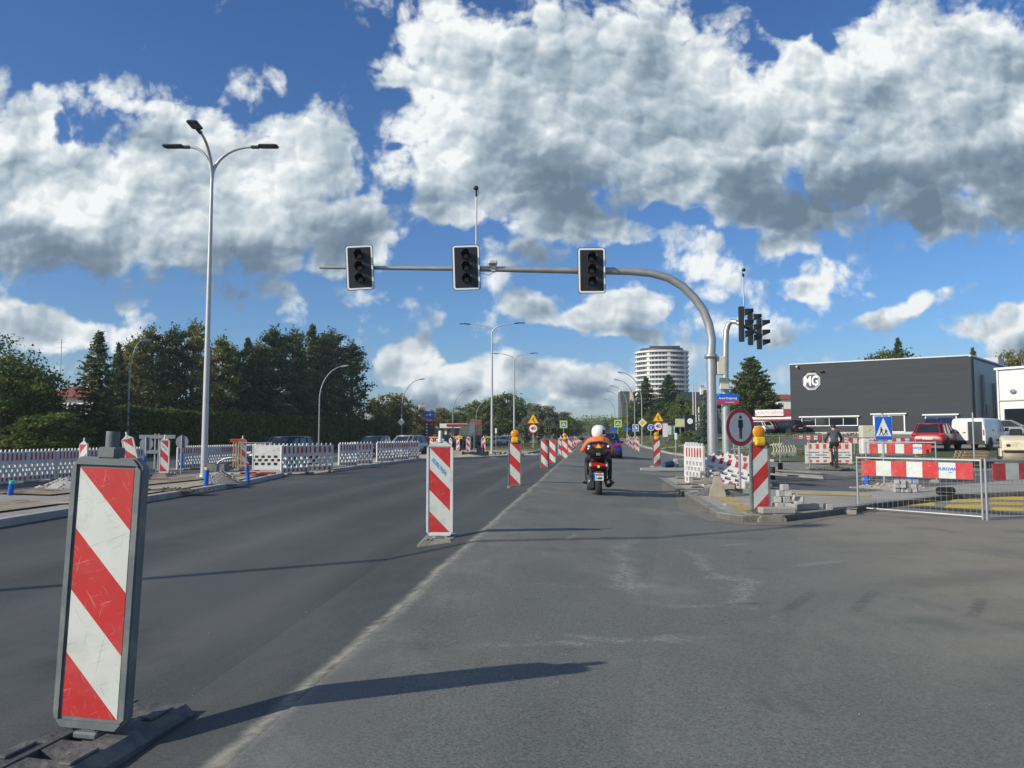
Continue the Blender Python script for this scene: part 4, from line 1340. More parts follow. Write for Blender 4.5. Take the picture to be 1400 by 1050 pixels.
def round_sign():
    D = 17.2
    x, y, z = P(1011.5, 584, D)
    root = thing('round_sign', 'round red rimmed sign with a black standing figure, turned to the right', 'road sign', loc=(x, y, .1), rz=34)
    zc = z - .1
    post_mb(zc + .2, .028).build('post', GALV, root)
    b = MB(); disc(b, .425, -.018, .0, 0, 40, (0, zc)); disc(b, .415, -.0205, -.0185, 1, 40, (0, zc)); disc(b, .325, -.0235, -.0210, 2, 40, (0, zc))
    f = b.build('sign_plate', [SIGBACK, SIGR, mat('sign_white_shaded', (.60, .62, .62), .4, var=.03)], root)  # sign white greyed: the shade on the turned face is put into its colour
    q = MB(); man(q, (0, zc), .52, -.024, 0, 1.15); q.build('pictogram', SIGK, f)
    q = MB()
    for dz in (-.18, .18): q.box((0, .012, zc + dz), (.5, .024, .03))
    q.build('clamp', GALV, root)


round_sign()


def roadworks_limit(s=1.0):
    root = thing('road_sign', None, 'road sign')
    post_mb(2.6 * s, .035).build('post', LAMPG, root)
    zt, zc = 2.85, 2.05
    b = MB(); b.prism(tri(1.10, 1, zt), -.012, 0, mi=0); b.prism(tri(1.10, .9, zt), -.015, -.0125, mi=1)
    f = b.build('warning_plate', [SIGR, SIGY], root)
    q = MB()
    q.tube([(.05, -.02, zt + .22), (-.06, -.02, zt + .06), (.06, -.02, zt - .08), (.12, -.02, zt - .2)], .035, 4)
    q.prism([(-.08, zt + .1), (.18, zt - .17), (.06, zt - .2)], -.02, -.016)
    q.build('pictogram', SIGK, f)
    b = MB(); disc(b, .46, -.012, 0, 0, 28, (0, zc)); disc(b, .36, -.015, -.0125, 1, 28, (0, zc))
    f = b.build('limit_plate', [SIGR, SIGW], root)
    text_obj('lettering', '40', .46, SIGK, f, T(0, -.017, zc), bold=True)
    return root


rw = Kind(roadworks_limit)
o = rw.get(); place(o, at(729, 73, .03), 4, 'speed limit 40 sign under a yellow triangle on the left median', 'speed limit signs of the works')
o = rw.get(); place(o, at(900, 75, .03), 4, 'speed limit 40 sign under a yellow triangle right of the road', 'speed limit signs of the works')


def crossing_fluo():
    root = thing('crossing_sign', None, 'road sign')
    post_mb(3.3, .035).build('post', LAMPG, root)
    z = 2.85
    b = MB(); b.box((0, -.006, z), (.95, .012, .95), 0); b.box((0, -.014, z), (.66, .003, .66), 1)
    b.prism(tri(.54, 1, z - .03), -.019, -.016, mi=2)
    f = b.build('sign_plate', [SIGF, SIGB, SIGW], root)
    q = MB(); man(q, (0, z - .04), .34, -.020, 0, 1.5); q.build('pictogram', SIGK, f)
    return root


cf = Kind(crossing_fluo)
o = cf.get(); place(o, at(770.5, 98, .03), 4, 'yellow green bordered crossing sign above the beacon row', 'fluorescent crossing signs')
o = cf.get(); place(o, at(845, 98, .03), 4, 'yellow green bordered crossing sign above the blue car', 'fluorescent crossing signs')


def crossing_blue():
    D = 19.5
    x, y, z = P(1207.5, 585.5, D)
    root = thing('crossing_sign', 'large blue crossing sign with two black figures in a white triangle', 'road sign', loc=(x, y, .1), rz=5)
    z -= .1
    post_mb(z + .38, .03).build('post', GALV, root)
    b = MB(); b.prism(rrect(.44, z - .30, z + .30, .02), -.012, 0, mi=0); b.prism(rrect(.425, z - .293, z + .293, .018), -.0150, -.0125, mi=1)
    b.prism([(-.195, z - .20), (.195, z - .20), (0, z + .265)], -.0180, -.0155, mi=0)
    f = b.build('sign_plate', [SIGW, SIGB], root)
    q = MB()
    for cx, h in ((-.06, .20), (.055, .15)):
        c = (cx, z - .07 - (.2 - h) / 2)
        disc(q, h * .085, -.0205, -.0185, 0, 10, (c[0], c[1] + h * .43))
        q.prism([(c[0] - .02, c[1] + h * .32), (c[0] + .025, c[1] + h * .32), (c[0] + .02, c[1]), (c[0] - .02, c[1])], -.0205, -.0185)
        for (dx, s) in ((-.05, 1), (.05, 1)):
            q.prism([(c[0] - .012, c[1] + .01), (c[0] + .012, c[1] + .01), (c[0] + dx + .01, c[1] - h * .5), (c[0] + dx - .012, c[1] - h * .5)], -.0206 - .0003 * (dx > 0), -.0186)
        q.prism([(c[0] + .015, c[1] + h * .28), (c[0] + .015, c[1] + h * .18), (c[0] + .055, c[1] + h * .02), (c[0] + .06, c[1] + h * .08)], -.0209, -.0187)
    for i in range(4):
        q.box((-.12 + i * .055, -.0195, z - .185), (.03, .002, .012))
    q.build('pictogram', SIGK, f)


crossing_blue()
# bare pole near the van
q = MB(); q.tube([(0, 0, 0), (0, 0, 2.3)], .035, 8); o = q.build('steel_post', GALV)
tag(o, 'thin bare steel post in front of the white van', 'post'); o.location = at(1331, 33)

# yellow diamond on the right lamp, white edged
def diamond(name, lab, loc, rz, back=False, s=.46):
    root = thing(name, lab, 'road sign', loc=loc, rz=rz)
    b = MB(); b.prism([(0, -s), (s, 0), (0, s), (-s, 0)], -.012, 0, mi=0)
    if not back: b.prism([(0, -s * .62), (s * .62, 0), (0, s * .62), (-s * .62, 0)], -.016, -.0125, mi=1)
    b.build('sign_plate', [SIGW, SIGY], root)
    q = MB(); q.box((0, .04, 0), (.06, .08, .3)); q.build('clamp', GALV, root)


x, y, z = P(878.3, 578, 79.8); diamond('priority_sign', 'yellow diamond priority sign on the nearest right lamp pole', (x, y - .15, z), 6)
x, y, z = P(549, 577, 85.8); diamond('priority_sign', 'white diamond sign back on the lamp pole right of the hedge', (x, y - .15, z), 6, True, .42)
x, y, z = P(549, 565, 85.6)

# backs of round signs by the works, grey guide boards
for px, D, lab in ((200.5, 27.5, 'grey back of a round sign left of the upright beacon'), (249, 29, 'grey back of a round sign right of the upright beacon')):
    x, y, z0 = at(px, D)
    z = P(px, 607 if px < 220 else 604, D)[2]
    root = thing('traffic_sign', lab, 'road sign', 'grey sign backs in the left works', (x, y, -.1), rz=6)
    q = MB(); q.tube([(0, -.03, 0), (0, -.03, z + .35)], .028, 8); q.build('post', GALV, root)
    q = MB(); disc(q, .24, 0, .015, 0, 28, (0, z + .1)); q.build('sign_plate', SIGBACK, root)
x0, y0, _ = at(215, 33)
root = thing('guide_board', 'grey wooden guide board on posts behind the upright beacon', 'board', loc=(x0, y0, -.12), rz=6)
for i, (xx, zz, ll) in enumerate(((0, 1.42, 1.55), (-.2, .78, 1.2))):
    q = MB(); q.box((xx, 0, zz), (ll, .04, .16)); q.build('board', SIGBACK, root)
for xx in (-.1, .06):
    q = MB(); q.tube([(xx, .04, 0), (xx, .04, 1.55)], .035, 8); q.build('post', GALV, root)


def plain_sign(px, py, D, w, h, mt, label, shape='box', rz=6, mt2=None):
    x, y, z = P(px, py, D)
    zg = hgt(x, y)
    root = thing('road_sign', label, 'road sign', loc=(x, y, zg), rz=rz)
    post_mb(z - zg + h / 2, .035).build('post', GALV, root)
    b = MB()
    zz = z - zg
    if shape == 'disc': disc(b, w / 2, -.012, 0, 0, 20, (0, zz)); disc(b, w * .4, -.016, -.0125, 1, 20, (0, zz))
    else:
        b.box((0, -.006, zz), (w, .012, h), 0); b.box((0, -.0145, zz), (w * .82, .003, h * .8), 1)
    f = b.build('sign_plate', [mt, mt2 or mt], root)
    return root, f, zz


r_, f_, z_ = plain_sign(890, 584.5, 90, .8, .8, SIGW, 'round blue sign with white arrow beyond the lawn edge', 'disc', mt2=SIGB)
q = MB(); q.prism([(-.05, z_ - .2), (.05, z_ - .2), (.05, z_ + .02), (.13, z_ + .02), (0, z_ + .2), (-.13, z_ + .02), (-.05, z_ + .02)], -.019, -.0165); q.build('pictogram', SIGW, f_)
r_, f_, z_ = plain_sign(869, 585, 100, .8, .9, SIGW, 'small blue crossing sign left of the yellow diamond', mt2=SIGB)
q = MB(); q.prism(tri(.6, 1, z_), -.019, -.0165); q.build('pictogram', SIGW, f_)
plain_sign(857, 586.5, 115, 1.2, .4, SIGB, 'flat blue direction plate far right of the road')
plain_sign(838.5, 586, 125, .8, .8, SIGB, 'far blue square sign above the blue car')
plain_sign(924, 596.5, 50, .18, .42, SIGW, 'narrow white plate on a short post on the lawn')
plain_sign(678, 589, 90, .22, .6, SIGW, 'small white rectangular sign between the double armed lamps')

# orange and yellow works signs on the left
for px, py, D, w, h, mt, lab, t in ((594, 598, 66, .95, .12, SIGORG, 'low orange works plate before the petrol station', ''), (627, 598, 74, .72, .26, SIGY, 'yellow works plate with arrow point before the petrol station', 'OBJAZD')):
    x, y, z = P(px, py, D)
    root = thing('works_sign', lab, 'works sign', loc=(x, y, 0), rz=6)
    post_mb(z, .03).build('post', GALV, root)
    b = MB(); b.prism([(-w / 2, z - h / 2), (w / 2, z - h / 2), (w / 2, z + h / 2), (w * .15, z + h / 2), (0, z + h * 1.0), (-w * .15, z + h / 2), (-w / 2, z + h / 2)], -.02, 0)
    f = b.build('sign_plate', mt, root)
    if t: text_obj('lettering', t, .16, SIGK, f, T(0, -.023, z))
# small folding orange fence by the left beacon
x, y, _ = at(325, 30.5)
root = thing('folding_rack', 'small red and wooden trestle behind the beacon by the plain barricade', 'trestle', loc=(x, y, 0), rz=10)
for i in range(4):
    q = MB(); q.box((-.15 + i * .1, 0, .62), (.055, .05, 1.05)); q.build('slat', mat('raw_wood', (.40, .25, .11), .7, var=.2), root)
for zz in (1.12, 1.19):
    q = MB(); q.box((0.02, -.03, zz), (.6, .03, .045)); q.build('rail', mat('rail_red', (.65, .06, .04), .45), root)


# fuel price pylon
def pylon():
    D = 104
    x, y, _ = P(587, 600, D)
    root = thing('price_pylon', 'tall blue and red petrol station price pylon with white bird emblem', 'price sign', loc=(x, y, 0), rz=4)
    zt = P(587, 562, D)[2]; k = D / F
    w = 13 * k
    q = MB(); q.box((0, 0, zt - 5.2 * k), (w, .5, 10.4 * k), 0); q.build('emblem_panel', SIGB, root)
    q = MB(); q.box((0, 0, zt - 12.6 * k), (w, .5, 4.4 * k)); q.build('name_panel', mat('pylon_red', (.5, .02, .03), .4), root)
    q = MB(); q.box((0, 0, zt - 27 * k), (w, .46, 24.4 * k)); pp = q.build('price_panel', mat('pylon_dark', (.02, .025, .06), .4), root)
    q = MB(); q.box((0, 0, (zt - 39.2 * k) / 2), (w * .8, .4, zt - 39.2 * k)); q.build('foot', SIGB, root)
    # emblem: white bird head and wing in simple angular cut-outs
    q = MB(); c = zt - 5 * k; s = k
    q.prism([(-5 * s, c - .3 * s), (-1 * s, c + .2 * s), (1.5 * s, c + 3 * s), (2.2 * s, c + 1 * s), (5.5 * s, c + .6 * s), (2.5 * s, c - .6 * s), (1.8 * s, c - 3.2 * s), (.3 * s, c - 1 * s), (-5 * s, c - 1.3 * s)], -.27, -.255)
    q.build('emblem', SIGW, root)
    text_obj('lettering', 'ORLEN', 2.6 * k, SIGW, root, T(0, -.26, zt - 12.6 * k), bold=True)
    for i in range(5):
        zz = zt - (18.2 + i * 4.2) * k
        q = MB(); q.box((-3.2 * k, -.24, zz), (2.6 * k, .02, 2.2 * k)); q.build('fuel_label', SIGW, pp)
        if i != 2:
            text_obj('price', ['6.49', '6.99', '', '6.59', '3.19'][i], 2.7 * k, mat('price_red', (.75, .05, .06), .4), pp, T(2.8 * k, -.245, zz), bold=True)


pylon()


def billboard(px, py, D, w, h, mt, lab, rz=6, spots=None, legs=2, letter=None):
    x, y, z = P(px, py, D)
    zg = hgt(x, y)
    root = thing('billboard', lab, 'billboard', loc=(x, y, zg), rz=rz)
    z -= zg
    q = MB(); q.box((0, 0, z), (w, .12, h)); f = q.build('panel', mt, root)
    q = MB()
    for a, b_, c, d in ((0, z + h / 2 + .04, w + .16, .08), (0, z - h / 2 - .04, w + .16, .08)): q.box((a, 0, b_), (c, .16, d))
    q.build('frame', SIGBACK, root)
    for s in ((-1, 1) if legs == 2 else (0,)):
        q = MB(); q.box((s * w * .35, .05, (z - h / 2) / 2), (.12, .12, z - h / 2)); q.build('leg', SIGBACK, root)
    if letter: text_obj('lettering', letter, h * .3, SIGR, f, T(0, -.065, z), bold=True)
    return f


billboard(639, 588.5, 100, 1.7, 1.25, mat('board_cream', (.75, .68, .38), .5, dirt=(.5, .3, .1), dscale=2, dth=.56), 'pale yellow billboard left of the nearer double lamp', spots=None)
billboard(654, 588.5, 101, .95, 1.2, mat('board_orange', (.70, .42, .22), .5, dirt=(.25, .1, .06), dscale=3, dth=.5), 'orange brown billboard close left of the nearer double lamp')
billboard(645.5, 585, 88, .62, 1.05, SIGBACK, 'grey back of a slatted traffic sign in front of the yellow billboard')
billboard(930, 578, 84, 1.05, .85, mat('board_pale', (.62, .62, .34), .5, var=.2, scale=3), 'pale yellow board on a single leg behind the lawn', legs=1)
billboard(909.5, 588, 80, .5, 1.4, mat('banner_white', (.75, .74, .74), .5, dirt=(.7, .15, .25), dscale=2.5, dth=.55), 'white and pink upright banner on the lawn edge')
billboard(917, 588, 82, .85, .95, mat('banner_green', (.62, .72, .60), .5, dirt=(.05, .38, .06), dscale=2.2, dth=.5), 'white and green banner on the lawn edge')
x, y, _ = P(943, 600, 78)
root = thing('dealer_pylon', 'dark blue upright pylon with a round white emblem behind the lawn', 'sign pylon', loc=(x, y, hgt(x, y)), rz=4)
q = MB(); q.box((0, 0, 1.15), (.95, .3, 2.5)); f = q.build('panel', mat('pylon_navy', (.012, .018, .035), .3), root)
q = MB(); mm = T(.05, -.165, 1.75) @ RX(90); q.lathe([(.24, -.01), (.29, -.01), (.29, .01), (.24, .01)], 24, m=mm)
for s in (-1, 1): q.box((.05 + s * .09, -.165, 1.75), (.04, .02, .22))
q.box((.05, -.165, 1.75), (.16, .021, .035)); q.build('emblem', SIGW, f)
q = MB(); q.box((.65, 0, 1.2), (.08, .2, 2.4)); q.box((.95, 0, 1.6), (.08, .2, 3.2)); q.build('light_strip', SIGW, root)
# flag poles by the dealer
for i, px in enumerate((948.5, 952)):
    q = MB(); q.tube([(0, 0, 0), (0, 0, 5.6)], [.09, .06], 8); o = q.build('flag_pole', LAMPG)
    tag(o, ['left', 'right'][i] + ' one of two pale poles right of the dark blue pylon', 'flag pole', 'pale poles by the dark blue pylon'); o.location = at(px, 82)

# ------------------------------------------------------------------ trees
def leaf_mat(name, c1, c2, c3, rough=0.65, trans=0.25):
    m = bpy.data.materials.new(name); m.use_nodes = True
    nt = m.node_tree; N, L = nt.nodes, nt.links
    b = N['Principled BSDF']; b.inputs['Roughness'].default_value = rough; b.inputs['Specular IOR Level'].default_value = 0.25
    ge = N.new('ShaderNodeNewGeometry'); tc = N.new('ShaderNodeTexCoord')
    n = N.new('ShaderNodeTexNoise'); n.inputs['Scale'].default_value = 0.7; n.inputs['Detail'].default_value = 3
    L.new(tc.outputs['Object'], n.inputs['Vector'])
    a = N.new('ShaderNodeMath'); a.operation = 'MULTIPLY_ADD'
    L.new(n.outputs['Fac'], a.inputs[0]); a.inputs[1].default_value = 1.3; a.inputs[2].default_value = -0.35
    s = N.new('ShaderNodeMath'); s.operation = 'MULTIPLY_ADD'
    L.new(ge.outputs['Random Per Island'], s.inputs[0]); s.inputs[1].default_value = 0.5; L.new(a.outputs[0], s.inputs[2])
    cr = N.new('ShaderNodeValToRGB'); e = cr.color_ramp.elements
    e[0].position = .1; e[0].color = (*c1, 1); e[1].position = 1.0; e[1].color = (*c3, 1)
    k = e.new(.55); k.color = (*c2, 1)
    L.new(s.outputs[0], cr.inputs[0]); L.new(cr.outputs[0], b.inputs['Base Color'])
    tr = N.new('ShaderNodeBsdfTranslucent'); L.new(cr.outputs[0], tr.inputs['Color'])
    mx = N.new('ShaderNodeMixShader'); mx.inputs[0].default_value = trans
    L.new(b.outputs[0], mx.inputs[1]); L.new(tr.outputs[0], mx.inputs[2])
    L.new(mx.outputs[0], N['Material Output'].inputs['Surface'])
    return m


LF_DEC = leaf_mat('foliage_broadleaf', (0.047, 0.081, 0.021), (0.102, 0.151, 0.036), (0.214, 0.252, 0.060))
LF_OAK = leaf_mat('foliage_turning', (0.063, 0.081, 0.021), (0.160, 0.161, 0.044), (0.342, 0.272, 0.070))
LF_SPR = leaf_mat('foliage_spruce', (0.030, 0.060, 0.029), (0.059, 0.105, 0.044), (0.128, 0.172, 0.060))
LF_PIN = leaf_mat('foliage_pine', (0.047, 0.077, 0.033), (0.102, 0.142, 0.052), (0.214, 0.231, 0.081))
LF_LAR = leaf_mat('foliage_larch', (0.096, 0.121, 0.036), (0.214, 0.231, 0.070), (0.427, 0.343, 0.121))
LF_BLU = leaf_mat('foliage_blue_spruce', (0.063, 0.101, 0.081), (0.128, 0.172, 0.137), (0.236, 0.272, 0.222))
LF_WIL = leaf_mat('foliage_willow', (0.085, 0.109, 0.059), (0.171, 0.202, 0.116), (0.295, 0.310, 0.202))
LF_HDG = leaf_mat('foliage_hedge', (0.045, 0.075, 0.015), (0.09, 0.135, 0.028), (0.18, 0.22, 0.045))
LF_BRT = leaf_mat('foliage_light', (0.070, 0.109, 0.019), (0.132, 0.178, 0.034), (0.232, 0.264, 0.062))
BARK = mat('bark', (.075, .058, .042), .9, var=.3, scale=3, bump=.8, bscale=12)


def cards(cen, size, nrm_bias=None, rs=None, asp=(0.6, 1.1), quad=True):
    """many small leaf cards: centres (n,3), size (n,) -> vertices and faces"""
    n = len(cen)
    a = rs.normal(size=(n, 3)); a /= np.linalg.norm(a, axis=1, keepdims=True)
    if nrm_bias is not None:
        a = a + nrm_bias; a /= np.linalg.norm(a, axis=1, keepdims=True)
    t = rs.normal(size=(n, 3)); u = np.cross(a, t); u /= np.linalg.norm(u, axis=1, keepdims=True) + 1e-9
    v = np.cross(a, u)
    s = size[:, None]; k = rs.uniform(*asp, size=(n, 1))
    p = np.stack([cen - u * s * .5, cen - v * s * .35 * k + u * s * .05, cen + u * s * .55, cen + v * s * .4 * k], 1)
    return p.reshape(-1, 3)


def card_obj(name, P_, mt, parent):
    n = len(P_) // 4
    me = bpy.data.meshes.new(name)
    me.vertices.add(4 * n); me.vertices.foreach_set('co', P_.astype(np.float32).ravel())
    me.loops.add(4 * n); me.loops.foreach_set('vertex_index', np.arange(4 * n, dtype=np.int32))
    me.polygons.add(n); me.polygons.foreach_set('loop_start', np.arange(0, 4 * n, 4, dtype=np.int32)); me.polygons.foreach_set('loop_total', np.full(n, 4, dtype=np.int32))
    me.update(calc_edges=True); me.validate()
    me.materials.append(mt)
    o = bpy.data.objects.new(name, me); C.objects.link(o)
    if parent is not None: o.parent = parent
    return o


def broadleaf(name, h, cw, seed, mt, cb=.18, nclump=150, per=75, leaf=.26, lobes=9, droop=0.0):
    """trunk with limbs, crown built of lobes, each a shell of leaf clumps with gaps between"""
    rs = np.random.RandomState(seed)
    root = thing(name)
    b = MB()
    th = h * .55
    b.tube([(0, 0, 0), (0.05 * h * .1, 0, th * .5), (0, 0.02 * h, th)], [h * .028, h * .02, h * .010], 9)
    cz = h * (cb + (1 - cb) * .5); ch = h * (1 - cb) * .5
    L_ = []
    for i in range(lobes):
        an = i * 2.4 + rs.uniform(-.4, .4); el = rs.uniform(-.75, .95)
        rr = cw * .5 * rs.uniform(.35, .72) * math.sqrt(max(.1, 1 - el * el * .8))
        c = np.array([math.cos(an) * rr, math.sin(an) * rr, cz + el * ch * .62])
        L_.append((c, cw * .5 * rs.uniform(.34, .55), ch * rs.uniform(.34, .5)))
        b.tube([(0, 0, th * rs.uniform(.35, .9)), tuple(c * np.array([.5, .5, .93])), tuple(c)], [h * .010, h * .006, h * .002], 5)
    L_.append((np.array([rs.uniform(-.1, .1) * cw, rs.uniform(-.1, .1) * cw, cz + ch * .55]), cw * .28, ch * .44))
    b.build('trunk', BARK, root)
    pts = []
    for i in range(nclump):
        c, r, rz = L_[rs.randint(len(L_))]
        d = rs.normal(size=3); d /= np.linalg.norm(d)
        k = rs.uniform(.55, 1.05)
        cc = c + d * np.array([r, r, rz]) * k
        cr = cw * rs.uniform(.045, .095)
        q = rs.normal(size=(per, 3)) * cr * .62
        q[:, 2] *= .7
        if droop: q[:, 2] -= np.abs(rs.normal(size=per)) * droop
        pts.append(cc + q)
    pts = np.concatenate(pts)
    pts = pts[pts[:, 2] > h * .05]
    card_obj('crown', cards(pts, rs.uniform(.6, 1.3, len(pts)) * leaf, np.array([0, 0, .5]), rs), mt, root)
    return root


def conifer(name, h, r, seed, mt, gap=.30, per=34, leaf=.24, droop=.25, base=.06, power=.85, irregular=.25, ups=0.0, top=1.0):
    rs = np.random.RandomState(seed)
    root = thing(name)
    b = MB()
    b.tube([(0, 0, 0), (.02 * h * .2, 0, h * .5), (0, 0, h * .98)], [h * .018 + .03, h * .010 + .02, .012], 8)
    pts, nb = [], []
    z = h * base
    while z < h * .985:
        t = z / h
        R_ = r * max(.02, (1 - (t - base) / (1 - base))) ** power
        n = max(3, int(5 + 4 * R_))
        a0 = rs.uniform(0, 6.28)
        for i in range(n):
            an = a0 + 6.283 * i / n + rs.uniform(-.25, .25)
            ln = R_ * rs.uniform(1 - irregular, 1 + irregular * .7)
            if rs.rand() < irregular * .3: ln *= .5
            zz = z + rs.uniform(-.5, .5) * gap
            m = max(8, int(per * (ln / r + .15)))
            s = rs.beta(1.6, 1.1, m)
            sag = -droop * ln * s + droop * .55 * ln * s ** 2 * 1.2 + ups * ln * s
            w = .16 + .22 * ln * (1 - s) * .6
            off = rs.normal(size=(m, 3)) * w[:, None] * np.array([.6, .6, .35])
            p = np.stack([math.cos(an) * ln * s, math.sin(an) * ln * s, zz + sag], 1) + off
            pts.append(p)
            d = np.array([math.cos(an), math.sin(an), -.2])
            if i % 2 == 0 and ln > .5:
                b.tube([(0, 0, zz), (math.cos(an) * ln * .6, math.sin(an) * ln * .6, zz - droop * ln * .3 + ups * ln * .6), (math.cos(an) * ln * .95, math.sin(an) * ln * .95, zz - droop * ln * .3 + ups * ln)], [.03, .015, .005], 4, caps=False)
        z += gap * rs.uniform(.75, 1.25) * (1.0 if t < .8 else .7)
    b.build('trunk', BARK, root)
    m = 40
    tz = h * (.93 + .07 * rs.rand(m)); pts.append(np.stack([rs.normal(size=m) * .07, rs.normal(size=m) * .07, tz], 1))
    pts = np.concatenate(pts)
    card_obj('crown', cards(pts, rs.uniform(.6, 1.35, len(pts)) * leaf, np.array([0, 0, .9]), rs, (.4, .9)), mt, root)
    return root


def pine(name, h, cw, seed, mt, nb=34, leaf=.24):
    """open pine or larch: upswept plumes leaving the crown with ragged ends"""
    rs = np.random.RandomState(seed)
    root = thing(name)
    b = MB()
    b.tube([(0, 0, 0), (.15, .1, h * .5), (0, 0, h * .95)], [h * .02 + .04, h * .014 + .02, .02], 8)
    pts = []
    for i in range(nb):
        t = (i + .5) / nb
        z = h * (.08 + .84 * t)
        R_ = cw * .5 * (1.0 - .72 * t ** 1.6) * rs.uniform(.6, 1.2)
        an = i * 2.39 + rs.uniform(-.4, .4)
        up = rs.uniform(.15, .55) * (0.4 + t)
        e = np.array([math.cos(an) * R_, math.sin(an) * R_, z + R_ * up])
        b.tube([(0, 0, z), tuple(e * .5 + np.array([0, 0, z * .5]) * 1.0), tuple(e)], [.045, .03, .01], 4, caps=False)
        nc = 5
        for k in range(nc):
            s = .35 + .65 * (k + .5) / nc
            c = np.array([0, 0, z]) * (1 - s) + e * s
            rr = (.30 + .35 * R_ * .35) * rs.uniform(.6, 1.2)
            m = 48
            q = rs.normal(size=(m, 3)) * rr * np.array([.62, .62, .38])
            pts.append(c + q)
    for k in range(8):
        c = np.array([rs.uniform(-.2, .2), rs.uniform(-.2, .2), h * (.86 + .14 * k / 8)])
        pts.append(c + rs.normal(size=(30, 3)) * .22)
    b.build('trunk', BARK, root)
    pts = np.concatenate(pts)
    card_obj('crown', cards(pts, rs.uniform(.6, 1.3, len(pts)) * leaf, np.array([0, 0, .7]), rs, (.4, .9)), mt, root)
    return root


def put(o, px, D, topy, h0, label, cat='tree', group=None, rz=0, wid=1.0, dz=0):
    """stand a tree of built height h0 at column px so that it reaches up to row topy"""
    if 135 < px < 512 and cat == 'tree': D = max(D, 7 + 1 / (.01923 - (px - 140) / 372 * .00892))
    x, y, z = at(px, D)
    H_ = P(px, topy, D)[2] - z
    s = H_ / h0
    o['category'] = cat
    place(o, (x, y, z + dz), rz, label, group, (s * wid, s * wid, s))
    return o


gL = 'trees behind the hedge'
dA = Kind(lambda: broadleaf('broadleaf_tree', 9.5, 9.5, 3, LF_DEC, cb=.06, nclump=300, per=85, leaf=.27, lobes=13))
dB = Kind(lambda: broadleaf('broadleaf_tree', 9.0, 7.5, 11, LF_DEC, cb=.10, nclump=190, per=60, leaf=.32, lobes=10))
dO = Kind(lambda: broadleaf('broadleaf_tree', 8.0, 7.5, 21, LF_OAK, cb=.10, nclump=170, per=60, leaf=.32, lobes=9))
dW = Kind(lambda: broadleaf('willow', 8.5, 6.5, 31, LF_WIL, cb=.04, nclump=170, per=60, leaf=.34, lobes=9, droop=.35))
sA = Kind(lambda: conifer('spruce', 10.0, 2.7, 5, LF_SPR, per=60, leaf=.25))
sB = Kind(lambda: conifer('spruce', 10.0, 2.3, 8, LF_PIN, per=55, leaf=.25, irregular=.4, gap=.34))
sC = Kind(lambda: conifer('blue_spruce', 7.0, 2.0, 12, LF_BLU, per=50, leaf=.24, irregular=.3, gap=.32))
pA = Kind(lambda: pine('pine', 10.0, 5.5, 14, LF_PIN, nb=44))
pS = Kind(lambda: pine('pine', 10.0, 4.6, 17, LF_SPR, nb=44))
LF_CYP = leaf_mat('foliage_cypress', (0.045, 0.070, 0.020), (0.095, 0.130, 0.035), (0.17, 0.20, 0.055))
sG = Kind(lambda: conifer('cypress', 9.0, 3.3, 51, LF_CYP, per=95, leaf=.30, droop=-.05, ups=.45, power=.62, gap=.34, irregular=.3))
pL = Kind(lambda: pine('larch', 10.0, 5.0, 19, LF_LAR, nb=40))

put(dA.get(), 2, 47, 462, 9.5, 'large dark broadleaf tree at the left edge', group=gL, wid=.9)
put(dA.get(), 58, 53, 545, 9.5, 'dark broadleaf tree next to the one at the left edge', group=gL, rz=130, wid=1.0)
put(sB.get(), 131, 49, 452, 10, 'tall ragged spruce standing alone left of the hedge', group=gL, wid=1.35)
put(pA.get(), 172, 66, 470, 10, 'greenish pine between the ragged spruce and the larch', group=gL, rz=190, wid=.9)
put(pS.get(), 318, 70, 472, 10, 'dark pine filling the gap beside the upswept larch', group=gL, rz=33, wid=.9)
put(pA.get(), 352, 72, 468, 10, 'greener pine behind the pointed spruce', group=gL, rz=77, wid=.9)
put(pA.get(), 438, 84, 456, 10, 'greener pine deeper behind the tall spruce', group=gL, rz=120, wid=1.0)
put(sA.get(), 158, 58, 468, 10, 'slim spruce just right of the tall ragged spruce', group=gL, rz=40, wid=.8)
put(pL.get(), 186, 61, 457, 10, 'yellowish larch behind the slender street lamp', group=gL)
put(pA.get(), 205, 64, 446, 10, 'pine with a spiky top left of the tall lamp', group=gL, rz=80, wid=.8)
put(pS.get(), 236, 62, 444, 10, 'dark pine left of the tall triple lamp', group=gL, rz=20, wid=.9)
put(pL.get(), 262, 66, 436, 10, 'larch right behind the tall triple lamp', group=gL, rz=200, wid=.85)
put(pL.get(), 301, 60, 458, 10, 'larch with long upswept branches right of the tall triple lamp', group=gL, rz=300, wid=1.0)
put(sA.get(), 336, 64, 462, 10, 'pointed spruce between the larch and the big pines', group=gL, rz=100)
put(pS.get(), 372, 68, 446, 10, 'first of the big dark pines right of the pointed spruce', group=gL, rz=150, wid=1.05)
put(pA.get(), 398, 70, 449, 10, 'second of the big pines, greener than the first', group=gL, rz=250)
put(sB.get(), 424, 72, 443, 10, 'tall spruce between the big pines', group=gL, rz=30, wid=1.2)
put(pS.get(), 452, 74, 449, 10, 'dark pine above the curved lamp of the hedge', group=gL, rz=10)
put(pS.get(), 478, 78, 466, 10, 'last dark pine of the group with branches reaching right', group=gL, rz=290, wid=1.1)
put(sA.get(), 350, 75, 476, 10, 'spruce standing deeper behind the first big pine', group=gL, rz=170, wid=1.2)
put(sA.get(), 282, 72, 478, 10, 'dark spruce filling the gap behind the tall triple lamp', group=gL, rz=210, wid=1.3)
put(sB.get(), 220, 74, 480, 10, 'dark spruce deeper behind the left pines', group=gL, rz=260, wid=1.3)
put(sA.get(), 405, 82, 480, 10, 'spruce deeper behind the second big pine', group=gL, rz=60, wid=1.3)
put(dB.get(), 100, 48, 566, 9, 'low dark bush left of the hedge, below the house', 'bush', gL, 70, 1.6)
